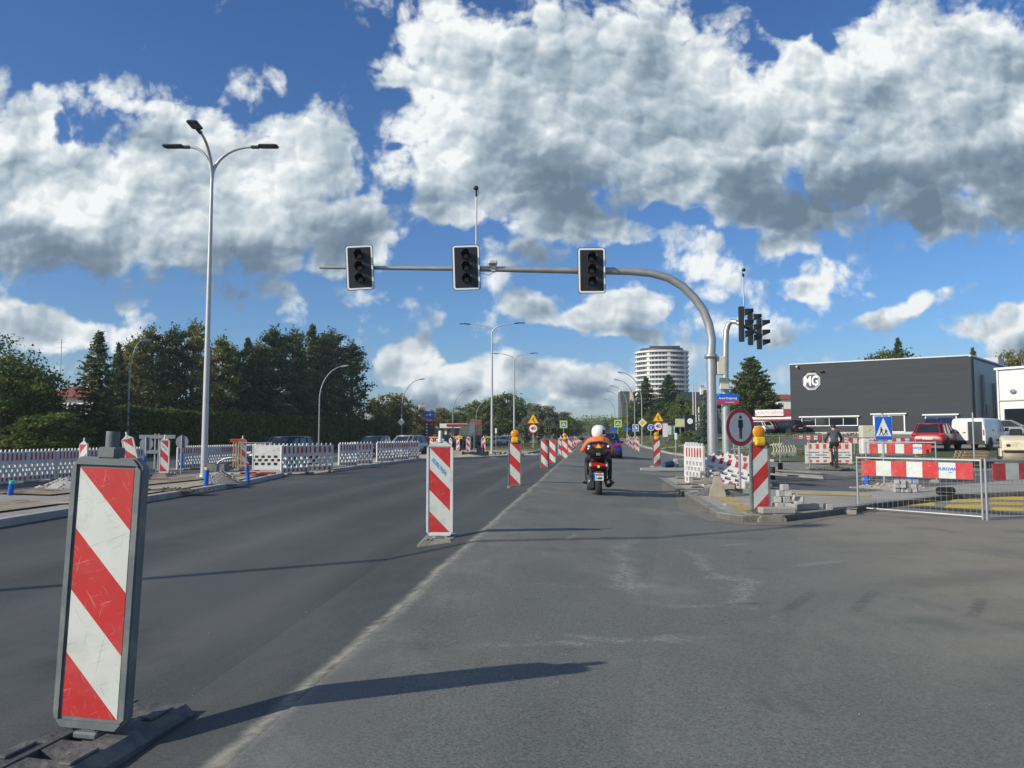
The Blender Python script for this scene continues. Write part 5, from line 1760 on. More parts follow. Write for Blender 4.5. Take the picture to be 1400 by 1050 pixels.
put(dB.get(), 60, 44, 560, 9, 'low dark bush under the big broadleaf tree', 'bush', gL, 10, 2.0)
gM = 'trees round the petrol station'
for px, D, ty, k, h0, rz, w, lab in ((530, 104, 537, dO, 8, 10, 1.0, 'yellowing broadleaf tree right of the hedge end'), (560, 112, 552, dO, 8, 200, 1.05, 'olive tree behind the white diamond sign lamp'), (545, 95, 577, dB, 9, 90, 1.4, 'low dark tree at the hedge end'),
                                  (515, 98, 565, dB, 9, 40, 1.2, 'dark tree touching the hedge end'), (574, 118, 566, dB, 9, 140, 1.1, 'dark tree left of the price pylon'),
                                  (601, 150, 557, dO, 8, 60, 1.0, 'round olive tree right of the price pylon'), (618, 155, 560, dB, 9, 20, 1.1, 'green tree behind the petrol station roof'), (638, 150, 553, dB, 9, 100, 1.0, 'dark tree above the yellow billboard'),
                                  (660, 140, 545, dB, 9, 220, 1.1, 'green tree left of the nearer double armed lamp'), (684, 138, 535, dB, 9, 300, 1.15, 'big green tree between the two double armed lamps'), (700, 145, 541, dB, 9, 0, 1.0, 'dark green tree behind the farther double armed lamp'),
                                  (718, 150, 548, dB, 9, 50, 1.0, 'dark tree right of the farther double armed lamp'), (722, 112, 560, dW, 8.5, 10, .9, 'grey green willow left of the speed limit sign'), (738, 118, 548, dW, 8.5, 130, 1.0, 'tall grey green willow behind the speed limit sign'),
                                  (752, 124, 551, dW, 8.5, 230, 1.0, 'grey green willow right of the speed limit sign'), (766, 150, 560, dW, 8.5, 300, 1.1, 'farthest willow over the beacon row'), (778, 180, 566, dB, 9, 170, 1.2, 'green tree where the willows end'),
                                  (786, 230, 573, dB, 9, 30, 1.5, 'distant tree over the end of the beacon row'), (590, 160, 573, dB, 9, 250, 1.3, 'distant dark tree behind the price pylon'),
                                  (625, 170, 570, dB, 9, 15, 1.4, 'distant dark tree behind the billboards'), (672, 150, 560, dO, 8, 190, 1.3, 'olive tree low between the double armed lamps')):
    put(k.get(), px, D, ty, h0, lab, group=gM, rz=rz, wid=w)
gR = 'trees right of the road'
for px, D, ty, k, h0, rz, w, lab in ((884, 118, 515, sA, 10, 0, 1.6, 'spruce in front of the round white tower, left one'), (915, 112, 512, sA, 10, 90, 1.8, 'spruce in front of the round white tower, right one'), (900, 120, 540, dB, 9, 70, 1.0, 'dark green tree between the two spruces'),
                                  (938, 104, 540, dB, 9, 160, 1.0, 'spruce before the dark roofed house'), (870, 125, 545, dB, 9, 200, .8, 'green tree below the dark office block'), (925, 106, 548, dB, 9, 60, 1.1, 'dense green tree left of the dark roofed house'), (972, 90, 556, dB, 9, 60, .8, 'dark tree behind the blue grey spruce'), (862, 128, 570, dB, 9, 110, 1.1, 'low green tree at the lawn corner'), (890, 105, 565, LF_BRT, 9, 20, 1.2, 'bright green bushy tree above the blue round sign'),
                                  (852, 150, 577, dB, 9, 310, 1.4, 'low hedge like tree over the small beacons'), (843, 190, 573, dB, 9, 210, 1.2, 'far green tree right of the blue car'), (832, 240, 573, dB, 9, 100, 1.5, 'distant tree over the scooter rider'),
                                  (965, 66, 533, sC, 7, 0, .9, 'blue grey spruce behind the signal mast'), (958, 88, 548, dO, 8, 20, .7, 'yellowish tree left of the blue grey spruce'), (981, 80, 560, sC, 7, 120, .9, 'blue grey spruce behind the second mast'),
                                  (1029, 96, 489, sG, 9, 200, 1.0, 'tall green conifer behind the no pedestrians sign'), (1046, 98, 520, sG, 9, 300, 1.0, 'green conifer close right of the tall one'), (1014, 97, 522, sG, 9, 10, 1.0, 'green conifer close left of the tall one'),
                                  (1060, 104, 548, dB, 9, 150, .8, 'green tree behind the red roofed shop'), (1000, 100, 556, dB, 9, 190, .9, 'dark tree behind the street name plate'),
                                  (1232, 122, 462, sA, 10, 60, .9, 'tall spruce rising over the black showroom'), (1216, 126, 474, dB, 9, 240, .8, 'tree beside the spruce over the black showroom'), (1335, 140, 475, sA, 10, 80, .8, 'spruce tip above the right end of the showroom'), (1384, 120, 478, dO, 8, 270, .7, 'tree tip above the white hall')):
    kk = Kind(lambda: broadleaf('broadleaf_tree', 9.0, 7.5, 41, LF_BRT, cb=.06, nclump=150, per=60, leaf=.30, lobes=9)) if k is LF_BRT else k
    put(kk.get(), px, D, ty, h0, lab, group=gR, rz=rz, wid=w)
# far wooded rise at the end of the road
rs = np.random.RandomState(77)
pts = []
for i in range(1500):
    u = rs.uniform(-105, 30); D = rs.uniform(330, 420)
    hh = rs.uniform(2.5, 6) + 7 * math.exp(-((u - 2) / 24) ** 2)
    c = np.array([u, D, hh * .5])
    q = np.clip(rs.normal(size=(44, 3)), -1.5, 1.5) * np.array([2.2, 2.0, hh * .24])
    pts.append(c + q)
pts = np.concatenate(pts); pts[:, 2] = np.abs(pts[:, 2])
o = card_obj('far_woods', cards(pts, rs.uniform(.5, .8, len(pts)), np.array([0, 0, .4]), rs), LF_DEC, None)
tag(o, 'wooded rise closing the view at the end of the road', 'woods', None, 'stuff')


# hedge: a clipped block of leaves with an uneven top
def hedge(name, a, b, w, h, seed, mt, n, leaf, label, cat='hedge', wob=.22):
    rs = np.random.RandomState(seed)
    root = thing(name, label, cat, loc=(a[0], a[1], hgt(*a) - .1))
    d = np.array([b[0] - a[0], b[1] - a[1]]); L_ = np.linalg.norm(d); d /= L_; nn = np.array([-d[1], d[0]])
    face = rs.choice(3, n, p=[.42, .42, .16])
    s = rs.uniform(0, L_, n); t = np.where(face == 0, -w / 2, np.where(face == 1, rs.uniform(-w / 2, w / 2, n), w / 2))
    top = h + wob * (np.sin(s * 1.1) * .35 + np.sin(s * .37 + 1) * .4 + np.sin(s * 3.1) * .25)
    z = np.where(face == 1, top, rs.uniform(0, 1, n) * top)
    jit = rs.normal(size=(n, 3)) * np.array([.1, .14, .12])
    p = np.stack([d[0] * s + nn[0] * t, d[1] * s + nn[1] * t, z], 1) + jit
    bias = np.where((face == 1)[:, None], np.array([0, 0, 1.2]), np.array([nn[0], nn[1], 0.3]) * np.where(face == 0, -1.2, 1.2)[:, None])
    card_obj('foliage', cards(p, rs.uniform(.6, 1.3, n) * leaf, bias, rs), mt, root)
    m = MB(); k = int(L_ / 1.2)
    # dark woody core so that nothing shows through
    c = [(0, 0)]
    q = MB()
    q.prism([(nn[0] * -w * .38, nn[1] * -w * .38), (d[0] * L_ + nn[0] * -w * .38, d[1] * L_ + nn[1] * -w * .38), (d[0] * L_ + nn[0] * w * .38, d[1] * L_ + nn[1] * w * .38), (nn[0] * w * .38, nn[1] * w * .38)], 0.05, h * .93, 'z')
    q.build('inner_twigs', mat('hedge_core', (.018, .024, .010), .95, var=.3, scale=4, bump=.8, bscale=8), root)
    return root


hedge('hedge', at(140, 52)[:2], at(512, 97)[:2], 1.8, 3.35, 3, LF_HDG, 52000, .26, 'long clipped dark green hedge below the conifers on the left')
hedge('hedge', at(1, 48)[:2], at(136, 51.5)[:2], 1.6, 2.3, 5, LF_HDG, 14000, .26, 'low dark hedge under the big tree at the left edge')
hedge('bushes', at(940, 72)[:2], at(966, 74)[:2], 1.4, .85, 6, LF_BRT, 3000, .2, 'clipped low bushes before the dark blue pylon', 'bush')
hedge('hedge', at(846, 140)[:2], at(874, 118)[:2], 3.0, 2.8, 7, LF_BRT, 7000, .35, 'light green hedge beyond the small beacons', wob=.4)

# ------------------------------------------------------------------ buildings
def wall_frame(name, label, a, b, zg, cat='building'):
    """thing at a; local x runs towards b, local y goes away from the viewer"""
    a, b = Vector(a[:2]), Vector(b[:2])
    ang = math.degrees(math.atan2(b.y - a.y, b.x - a.x))
    return thing(name, label, cat, loc=(a.x, a.y, zg), rz=ang), (b - a).length


def px_on_wall(px, a, b):
    """distance from a along a-b at which photograph column px crosses"""
    k = (px - 700) / (F * math.cos(PITCH))
    def f(p):
        D = p.x * FW.x + p.y * FW.y; X = p.x * RT.x + p.y * RT.y
        # column of a point near the horizon
        return X / D
    a, b = Vector(a[:2]), Vector(b[:2])
    k = ray(px, 580)[0]
    lo, hi = -.5, 1.5
    for _ in range(40):
        m = (lo + hi) / 2
        if f(a + (b - a) * m) < k: lo = m
        else: hi = m
    return m * (b - a).length


CLAD = mat('anthracite_cladding', (.040, .045, .052), .45, metal=.2, var=.05, scale=.4)


def clad_ext(m, N, L, b, tc, cur):
    s = N.new('ShaderNodeSeparateXYZ'); L.new(tc.outputs['Object'], s.inputs[0])
    w = N.new('ShaderNodeMath'); w.operation = 'FRACT'
    mu = N.new('ShaderNodeMath'); mu.operation = 'MULTIPLY'; mu.inputs[1].default_value = 1.0
    L.new(s.outputs[2], mu.inputs[0]); L.new(mu.outputs[0], w.inputs[0])
    c = N.new('ShaderNodeMath'); c.operation = 'LESS_THAN'; c.inputs[1].default_value = 0.04; L.new(w.outputs[0], c.inputs[0])
    fl = N.new('ShaderNodeMath'); fl.operation = 'FLOOR'; L.new(s.outputs[2], fl.inputs[0])
    fx = N.new('ShaderNodeMath'); fx.operation = 'FLOOR'; dv = N.new('ShaderNodeMath'); dv.operation = 'DIVIDE'; dv.inputs[1].default_value = 5.8
    L.new(s.outputs[0], dv.inputs[0]); L.new(dv.outputs[0], fx.inputs[0])
    wn = N.new('ShaderNodeTexWhiteNoise'); wn.noise_dimensions = '2D'
    cb = N.new('ShaderNodeCombineXYZ'); L.new(fl.outputs[0], cb.inputs[0]); L.new(fx.outputs[0], cb.inputs[1]); L.new(cb.outputs[0], wn.inputs['Vector'])
    mr = N.new('ShaderNodeMapRange'); mr.inputs[3].default_value = .86; mr.inputs[4].default_value = 1.16; L.new(wn.outputs['Value'], mr.inputs[0])
    m1 = N.new('ShaderNodeMix'); m1.data_type = 'RGBA'; m1.blend_type = 'MULTIPLY'; m1.inputs['Factor'].default_value = 1
    L.new(cur, m1.inputs['A']); L.new(mr.outputs[0], m1.inputs['B'])
    m2 = N.new('ShaderNodeMix'); m2.data_type = 'RGBA'; L.new(c.outputs[0], m2.inputs['Factor']); L.new(m1.outputs['Result'], m2.inputs['A']); m2.inputs['B'].default_value = (.028, .034, .040, 1)
    L.new(m2.outputs['Result'], b.inputs['Base Color'])


CLADP = mat('anthracite_panels', (.014, .019, .025), .6, metal=.1, var=.06, scale=.5, ext=clad_ext)
CLADS = mat('grey_side_panels', (.16, .18, .20), .42, metal=.3, var=.05, scale=.5)
WREN = mat('white_render', (.74, .73, .66), .8, var=.05, scale=1, dirt=(.45, .43, .37), dscale=.7, dth=.6)
PLIN = mat('pale_plinth', (.52, .52, .46), .8, var=.08)


def window(parent, x0, x1, z0, z1, y=0.0, fw=.08, mull=0, head=False, frame=SIGW):
    """glazing flush in the wall plane y (viewer at -y) with a projecting frame"""
    q = MB()
    for a, c, w, h in (((x0 + x1) / 2, z0, x1 - x0 + fw, fw), ((x0 + x1) / 2, z1, x1 - x0 + fw, fw), (x0, (z0 + z1) / 2, fw, z1 - z0 - fw), (x1, (z0 + z1) / 2, fw, z1 - z0 - fw)):
        q.box((a, y - .05, c), (w, .12, h))
    for i in range(mull):
        xx = x0 + (x1 - x0) * (i + 1) / (mull + 1); q.box((xx, y - .035, (z0 + z1) / 2), (fw * .6, .07, z1 - z0 - fw))
    if head: q.box(((x0 + x1) / 2, y - .14, z1 + .12), (x1 - x0 + .5, .30, .12))
    f = q.build('window', frame, parent)
    g = MB(); g.box(((x0 + x1) / 2, y - .012, (z0 + z1) / 2), (x1 - x0, .02, z1 - z0)); g.build('pane', GLS, f)
    return f


def showroom():
    A, B = P(1082, 592, 85), P(1331, 592, 73)
    zg = 1.45
    root, L_ = wall_frame('car_showroom', 'large anthracite clad car showroom with a white octagonal emblem', A, B, zg)
    zt = P(1082, 499, 85)[2] - zg; zt2 = P(1331, 486.5, 73)[2] - zg
    dep = 21.0
    q = MB()
    # front and body: roof line rises slightly to the right
    q.prism([(0, .35), (L_, .35), (L_, zt2), (0, zt)], 0, dep)
    q.build('wall', CLADP, root)
    q = MB(); q.box((L_ + .04, dep * .5 + .3, (zt2 * .97 + .35) / 2), (.08, dep - 1.2, zt2 * .97 - .45)); q.build('side_panelling', CLADS, root)
    q = MB()
    q.prism([(-.06, zt), (L_ + .06, zt2), (L_ + .06, zt2 + .12), (-.06, zt + .12)], -.08, dep + .05); q.build('parapet_cap', mat('cap_grey', (.45, .47, .48), .4, metal=.3), root)
    q = MB(); q.box((L_ / 2, dep / 2, 0.02), (L_ + .1, dep + .1, .66)); q.build('plinth', PLIN, root)
    X = lambda px: px_on_wall(px, A, B)
    def Z(py, px):
        x = X(px); p = Vector(A[:2]) + (Vector(B[:2]) - Vector(A[:2])) * (x / L_)
        D = p.x * FW.x + p.y * FW.y
        return P(px, py, D)[2] - zg
    window(root, X(1097), X(1173), Z(582, 1135), Z(571, 1135), mull=3, head=True)
    window(root, X(1266), X(1308), Z(579, 1290), Z(568.5, 1290), mull=0, head=True)
    f = window(root, X(1195), X(1237), .33, Z(567.5, 1215), mull=1, head=True, fw=.12)
    # emblem: octagon ring with two letters
    cx, cz = X(1111.5), Z(521.5, 1111)
    r = 12.6 * 83 / F
    oct_ = [(cx + r * math.cos(R(22.5 + 45 * i)), cz + r * math.sin(R(22.5 + 45 * i))) for i in range(8)]
    sc = lambda k: [(cx + (a - cx) * k, cz + (c - cz) * k) for a, c in oct_]
    q = MB(); q.prism(oct_, -.10, -.01, mi=0); q.prism(sc(.93), -.115, -.101, mi=1); q.prism(sc(.86), -.13, -.116, mi=0); q.prism(sc(.80), -.145, -.131, mi=1)
    e = q.build('emblem', [SIGW, mat('emblem_ground', (.05, .055, .06), .4)], root)
    text_obj('lettering', 'MG', 1.25, SIGW, e, T(cx, -.16, cz) @ Matrix.Diagonal((.86, 1, 1.15, 1)), bold=True)
    for px in (1112, 1126):
        q = MB(); q.box((X(px), -.18, Z(507.5, px)), (.45, .3, .1)); q.build('wall_lamp', BLK, root)
    for px, py in ((1093, 501), (1331, 486)):
        q = MB(); q.box((X(px), -.15, Z(py, px)), (.12, .3, .1)); q.box((X(px), -.35, Z(py, px) - .05), (.14, .2, .14)); q.build('camera', SIGW, root)
    # roof hood strip and downpipe on the side
    for yy, dz in ((4.0, 1.6), (9.0, 2.2)):
        q = MB(); q.tube([(L_ + .2, yy, .3), (L_ + .2, yy, zt2 - dz)], .1, 8); q.build('downpipe', GALV, root)
    q = MB(); q.box((L_ + .1, 6.2, 1.7), (.06, 1.6, 2.8)); q.build('side_door', mat('door_grey', (.25, .26, .26), .5), root)
    # roof plant
    q = MB(); q.box((L_ * .93, 14, zt2 + .45), (2.4, 3, .8)); q.build('roof_unit', mat('roof_unit_grey', (.4, .41, .42), .5), root)


showroom()


def white_hall():
    A = P(1367, 600, 73.2); B = P(1500, 600, 66)
    zg = 1.4
    root, L_ = wall_frame('white_hall', 'white flat roofed hall at the right edge beside the showroom', A, B, zg)
    zt = P(1367, 506, 73.2)[2] - zg
    q = MB(); q.box((L_ / 2, 10, zt / 2), (L_, 20, zt)); q.build('wall', WREN, root)
    q = MB(); q.box((L_ / 2, 9.9, zt + .1), (L_ + .3, 20.3, .2)); q.build('roof_edge', SIGW, root)
    z1 = P(1380, 558, 72.4)[2] - zg
    window(root, .5, 4.6, .25, z1, mull=1, fw=.14, frame=WREN)
    window(root, 5.2, 9.2, .25, z1, mull=1, fw=.14, frame=WREN)
    q = MB(); q.box((L_ / 2, -.08, z1 + .75), (L_, .14, .12)); q.build('ledge', PLIN, root)
    q = MB(); q.box((3.2, 4, zt + .7), (2.6, 2.2, 1.0)); q.build('roof_unit', SIGW, root)
    q = MB(); q.ell((1.45, -.12, z1 + 1.55), (.3, .12, .22), 10, 6); q.box((3.2, -.1, z1 + 1.5), (1.1, .1, .55), b=.03); q.build('wall_sign', mat('wall_sign_grey', (.2, .22, .32), .4), root)
    for s in (0.08,):
        q = MB(); q.tube([(s, -.12, 0), (s, -.12, zt)], .08, 8); q.build('downpipe', SIGW, root)


white_hall()


def red_shop():
    A = P(1026, 600, 93); B = P(1100, 600, 89)
    zg = .95
    root, L_ = wall_frame('red_roofed_shop', 'low shop with red hipped roof and a pale sign board on it', A, B, zg)
    q = MB(); q.box((L_ / 2, 4, 1.35), (L_, 8, 2.7)); q.build('wall', WREN, root)
    ze = P(1050, 575, 91)[2] - zg; zr = P(1050, 558, 91)[2] - zg
    q = MB()
    o_ = .5
    vs = [(-o_ - .9, -o_, ze), (L_ + o_, -o_, ze), (L_ + o_, 8 + o_, ze), (-o_ - .9, 8 + o_, ze), (2.0, 3.6, zr), (L_ - 2.6, 3.6, zr)]
    q.add(vs, [(0, 1, 5, 4), (1, 2, 5), (2, 3, 4, 5), (3, 0, 4), (3, 2, 1, 0)])
    q.build('roof', mat('red_sheet_roof', (.30, .055, .045), .5, var=.12, scale=3), root)
    x0, x1 = px_on_wall(1034, A, B), px_on_wall(1072.5, A, B)
    z0 = P(1050, 568, 90)[2] - zg
    q = MB(); q.box(((x0 + x1) / 2, -.25, z0 + .35), (x1 - x0, .08, .75)); f = q.build('sign_board', mat('shop_board', (.75, .66, .64), .5), root)
    text_obj('lettering', 'AUTO SERWIS', .42, mat('board_rose', (.55, .25, .27), .5), f, T((x0 + x1) / 2 + .3, -.295, z0 + .35))
    for i in range(5):
        x = .6 + i * L_ / 5
        window(root, x, x + .9, .35, 2.1, mull=0, fw=.1)


red_shop()


def tower():
    D = 300
    x, y, _ = P(906, 600, D)
    root = thing('round_tower', 'round white apartment tower with ribbon balconies behind the spruces', 'building', loc=(x, y, 0))
    k = D / F
    zt = P(906, 483, D)[2]
    Rr = 36.5 * k
    fl = (P(906, 483, D)[2] - P(906, 494.5, D)[2]) / 1.72
    fl = 6.35 * k
    n = int(zt / fl)
    slab = mat('balcony_white', (.66, .66, .63), .6, var=.04, scale=.2)
    dark = mat('tower_glazing', (.045, .055, .07), .25, var=.35, scale=.35)
    frm = mat('tower_frames', (.20, .21, .22), .5)
    ang = [R(a) for a in range(0, 360, 6)]
    def ring(r, z): return [(r * math.cos(a) * (1.0 if math.cos(a) > 0 else 1.0), r * math.sin(a) * .9, z) for a in ang]
    q = MB(); q.loft([ring(Rr * .93, 0), ring(Rr * .93, zt - .4)], smooth=True); w = q.build('wall', dark, root)
    for i in range(n + 1):
        z = zt - i * fl
        if z < 4: break
        q = MB(); off = 0
        rr = Rr * (1.0 if i else 1.0)
        q.loft([ring(rr * .9, z - .30), ring(rr, z - .30), ring(rr, z + .42), ring(rr * .985, z + .42), ring(rr * .985, z - .02), ring(rr * .9, z - .02)], smooth=False)
        q.build('balcony', slab, root)
    q = MB(); q.loft([ring(Rr * .80, zt), ring(Rr * .80, zt + 1.6)]); q.box((Rr * .1, 0, zt + 1.9), (Rr * 1.1, Rr * .7, 1.2)); q.build('roof_storey', mat('tower_dark', (.05, .05, .055), .5), root)
    rs2 = random.Random(4)
    for j in range(46):
        a = 2 * math.pi * j / 46
        if math.sin(a) > .35: continue
        q = MB(); rr = Rr * .945
        wd = .5 if j % 6 else 1.3
        q.box((0, 0, zt / 2), (.25, wd, zt - 1.0), m=T(rr * math.cos(a), rr * math.sin(a) * .9, 0) @ RZ(math.degrees(a)))
        q.build('mullion', frm if j % 6 else slab, root)


tower()


def office():
    D = 330
    root = thing('office_block', 'dark gridded office block with a pale stair tower left of the round tower', 'building', loc=P(860, 600, D)[:2] + (0,), rz=4)
    k = D / F
    zt = P(860, 535, D)[2]
    def ext(m, N, L, b, tc, cur):
        br = N.new('ShaderNodeTexBrick'); mp = N.new('ShaderNodeMapping'); mp.inputs['Rotation'].default_value = (R(90), 0, 0)
        L.new(tc.outputs['Object'], mp.inputs[0]); L.new(mp.outputs[0], br.inputs['Vector'])
        br.offset = 0; br.inputs['Scale'].default_value = 1; br.inputs['Brick Width'].default_value = 1.3; br.inputs['Row Height'].default_value = 1.6; br.inputs['Mortar Size'].default_value = .12
        br.inputs['Color1'].default_value = (.035, .04, .045, 1); br.inputs['Color2'].default_value = (.06, .065, .07, 1); br.inputs['Mortar'].default_value = (.12, .115, .11, 1)
        L.new(br.outputs['Color'], b.inputs['Base Color'])
    q = MB(); q.box((-5.2 * k, 4, zt / 2), (12.5 * k, 10, zt)); q.build('wall', mat('office_grid', (.05, .05, .05), .3, ext=ext), root)
    q = MB(); q.box((3.4 * k, 3.8, zt / 2 + .2), (4.6 * k, 10.2, zt + .4)); q.build('stair_tower', mat('office_cream', (.60, .54, .42), .7), root)
    q = MB(); q.box((8.7 * k, 4.4, zt / 2), (6 * k, 9.5, zt - .5)); q.build('wing', mat('office_dark', (.05, .055, .06), .4), root)
    q = MB(); q.box((-9 * k, 3.7, zt + .9), (4 * k, 2, 1.8)); q.build('roof_sign', SIGW, root)


office()


def house(name, label, px, D, w, d, eave, ridge, rz, wallm, roofm, chim=True, wins=((.25, 1.0), (.65, 1.0))):
    x, y, zg = at(px, D)
    root = thing(name, label, 'house', loc=(x, y, zg - .1), rz=rz)
    ze, zr = P(px, eave, D)[2] - zg, P(px, ridge, D)[2] - zg
    q = MB(); q.box((0, d / 2, ze / 2), (w, d, ze)); q.build('wall', wallm, root)
    q = MB(); o_ = .45
    q.add([(-w / 2 - o_, -o_, ze), (w / 2 + o_, -o_, ze), (w / 2 + o_, d + o_, ze), (-w / 2 - o_, d + o_, ze), (-w * .22, d / 2, zr), (w * .22, d / 2, zr)], [(0, 1, 5, 4), (1, 2, 5), (2, 3, 4, 5), (3, 0, 4), (3, 2, 1, 0)])
    rf = q.build('roof', roofm, root)
    if chim:
        q = MB(); q.box((w * .12, d * .42, zr + .1), (.9, .6, 1.2)); q.box((w * .12, d * .42, zr + .75), (1.05, .75, .1)); q.build('chimney', WREN, rf)
        for s in (-.25, .1):
            q = MB(); q.cyl((w * .12 + s, d * .42, zr + .95), .13, .35, 8); q.build('chimney_pot', RED2, rf)
    for (t, hw) in wins:
        xx = -w / 2 + w * t
        window(root, xx - hw / 2, xx + hw / 2, ze - 1.9, ze - .6, mull=1)
        if ze > 5: window(root, xx - hw / 2, xx + hw / 2, ze - 4.7, ze - 3.4, mull=1)
    return root


TILE = mat('red_roof_tiles', (.26, .07, .04), .7, var=.15, scale=5)
DTIL = mat('dark_roof_tiles', (.035, .038, .045), .6, var=.15, scale=5)
house('house', 'house with red tiled roof showing between the trees on the left', 88, 60, 5.2, 6, 541, 523, 4, WREN, TILE)
q = MB(); q.tube([(0, 0, 0), (0, 0, 9.3)], .03, 6); q.tube([(-.5, 0, 8.6), (.5, 0, 8.6)], .015, 5); q.tube([(-.35, 0, 9.0), (.35, 0, 9.0)], .015, 5)
o = q.build('aerial', GALV); tag(o, 'thin television aerial above the red roofed house on the left', 'aerial'); o.location = at(79, 61.5)
house('house', 'white upper storey with red roof left of the black showroom', 1077, 135, 6, 7, 545, 537, 4, WREN, TILE, False, ((.3, .8),))
house('house', 'dark roofed house behind the trees left of the second mast', 957, 128, 14, 9, 563, 533, 8, mat('house_grey', (.25, .25, .24), .8), DTIL, True, ((.8, 1.2), (.55, 1.2)))
house('house', 'grey house with dark roof behind the street name plate', 992, 104, 7.5, 7, 554, 538, -6, mat('house_slate', (.11, .12, .135), .8), DTIL, False, ((.55, .8), (.8, .8)))
# distant slab block
def far_block(px, D, wpx, topy, label, c=(.55, .53, .48)):
    x, y, _ = P(px, 600, D); k = D / F; zt = P(px, topy, D)[2]
    root = thing('apartment_block', label, 'building', loc=(x, y, 0), rz=20)
    w = wpx * k
    q = MB(); q.box((-w * .1, w * .4, zt / 2), (w * .8, w * .8, zt)); q.build('wall', mat('block_cream_%d' % px, c, .8), root)
    for i in range(3):
        for j in range(8):
            q = MB(); q.box((-w * .35 + i * w * .25, -.05, zt - 2 - j * 3), (w * .12, .08, 1.4)); q.build('window', mat('block_windows', (.09, .10, .12), .3), root)
    q = MB(); q.box((0, w * .4, zt + .6), (w * .2, w * .2, 1.2)); q.build('roof_hut', SIGBACK, root)
far_block(578, 420, 10, 553.5, 'distant pale high rise behind the trees left of the price pylon')

# petrol station
x, y, _ = P(622, 600, 122)
st = thing('petrol_station', 'petrol station with white canopy and red fascia beyond the works', 'petrol station', loc=(x, y, 0), rz=6)
k = 122 / F
q = MB(); q.box((-2.5 * k, 5, 3.05), (38 * k, 9, .7)); q.build('canopy', SIGW, st)
q = MB(); q.box((2 * k, .42, 3.15), (28 * k, .1, .35)); q.build('fascia_stripe', SIGR, st)
q = MB(); q.box((6 * k, 8, 1.9), (34 * k, 6, 2.4), 0); q.build('shop', mat('shop_grey', (.35, .36, .37), .6), st)
q = MB(); q.box((6 * k, 4.94, 1.0), (26 * k, .08, 1.6)); q.build('shop_window', GLS, st)
q = MB(); q.box((26 * k, 9, 2.4), (16 * k, 6, 3.6)); q.build('wash_hall', mat('wash_rust', (.22, .08, .05), .7), st)
for s in (-14, -4, 6, 14):
    q = MB(); q.box((s * k, 2, 1.35), (.35, .35, 2.7)); q.build('column', SIGW, st)
for s in (-10, 1, 11):
    q = MB(); q.box((s * k, 2.2, .85), (.9, .5, 1.7), b=.05); p_ = q.build('fuel_pump', SIGR, st)
    q = MB(); q.box((s * k, 1.93, 1.2), (.6, .04, .5)); q.build('display', SIGW, p_)

# ------------------------------------------------------------------ vehicles
def paint(name, c, metal=.3):
    return mat('car_paint_' + name, c, .35, metal=metal, var=.03, coat=.3)


def wheel(root, x, y, r=.33, w=.21):
    s = 1 if x > 0 else -1
    q = MB()
    m = T(x - s * w / 2, y, r) @ RY(90)
    q.lathe([(r * .62, -w / 2), (r * .9, -w / 2), (r, -w * .35), (r, w * .35), (r * .9, w / 2), (r * .62, w / 2)], 22, m=m)
    t = q.build('wheel', TYRE, root)
    g = MB(); g.lathe([(.03, s * w * .44), (r * .25, s * w * .40), (r * .30, s * w * .30), (r * .60, s * w * .34), (r * .66, s * w * .44), (r * .66, s * w * .2)], 20, m=m)
    for i in range(5):
        a = 2 * math.pi * i / 5
        g.box((r * .36, 0, s * w * .43), (r * .55, r * .13, .02), m=m @ RZ(72 * i))
    g.build('rim', ALU, t)


def car_body(root, L, W, pm, st, wb, zb=.28, wr=.33):
    """st: (y fraction from tail, deck height, half width factor)"""
    q = MB(); rings = []
    for (t, zt, hw, z0) in st:
        y = -L / 2 + L * t; h = W / 2 * hw
        zm = z0 + (zt - z0) * .5
        half = [(h * .80, z0), (h * .96, z0 + .05), (h * 1.0, zm), (h * .985, zt - .14), (h * .93, zt - .04), (h * .78, zt), (h * .3, zt + .015)]
        rings.append([(x, y, z) for x, z in half] + [(-x, y, z) for x, z in reversed(half)])
    q.loft(rings)
    b = q.build('body', pm, root)
    # dark wheel arches
    for yy in wb:
        for s in (-1, 1):
            a = MB(); a.cyl((s * (W / 2 - .07), yy, wr + .02), wr + .065, .16, 20, axis='x'); a.build('wheel_arch', BLK, root)
            wheel(root, s * (W / 2 + .012), yy, wr)
    return b


def greenhouse(root, base, roof, pm, zb, zr, pil=(.5,), pr=.035):
    """base/roof: (y rear, y front, half width rear, half width front)"""
    def ring(y0, y1, h0, h1, z, c=.16):
        return [(-h0 + c, y0, z), (h0 - c, y0, z), (h0, y0 + c, z), (h1, y1 - c * 1.6, z), (h1 - c * 1.3, y1, z), (-h1 + c * 1.3, y1, z), (-h1, y1 - c * 1.6, z), (-h0, y0 + c, z)]
    rb, rr = ring(*base, zb), ring(*roof, zr)
    q = MB(); q.loft([rb, rr], smooth=False); q.build('windows', GLS, root)
    mid = [tuple(c + (0, 0, 0)[i] for i, c in enumerate(p)) for p in rr]
    q = MB()
    k = 1.03
    cy = (roof[0] + roof[1]) / 2
    ro = [(x * k, cy + (y - cy) * k, z - .03) for x, y, z in rr]; r2 = [(x * k, cy + (y - cy) * k, z + .015) for x, y, z in rr]; r3 = [(x * .8, cy + (y - cy) * .85, z + .06) for x, y, z in rr]
    q.loft([ro, r2, r3], smooth=True)
    for i in range(8): q.tube([rb[i], rr[i]], [pr * 1.25, pr], 6)
    q.build('roof', pm, root)
    q = MB()
    for t in pil:
        for s in (-1, 1):
            xb = base[2] + (base[3] - base[2]) * t; xr = roof[2] + (roof[3] - roof[2]) * t
            q.tube([(s * (xb + .004), base[0] + (base[1] - base[0]) * t, zb), (s * (xr + .004), roof[0] + (roof[1] - roof[0]) * t, zr)], pr * .9, 6)
    if pil: q.build('door_pillars', BLK, root)


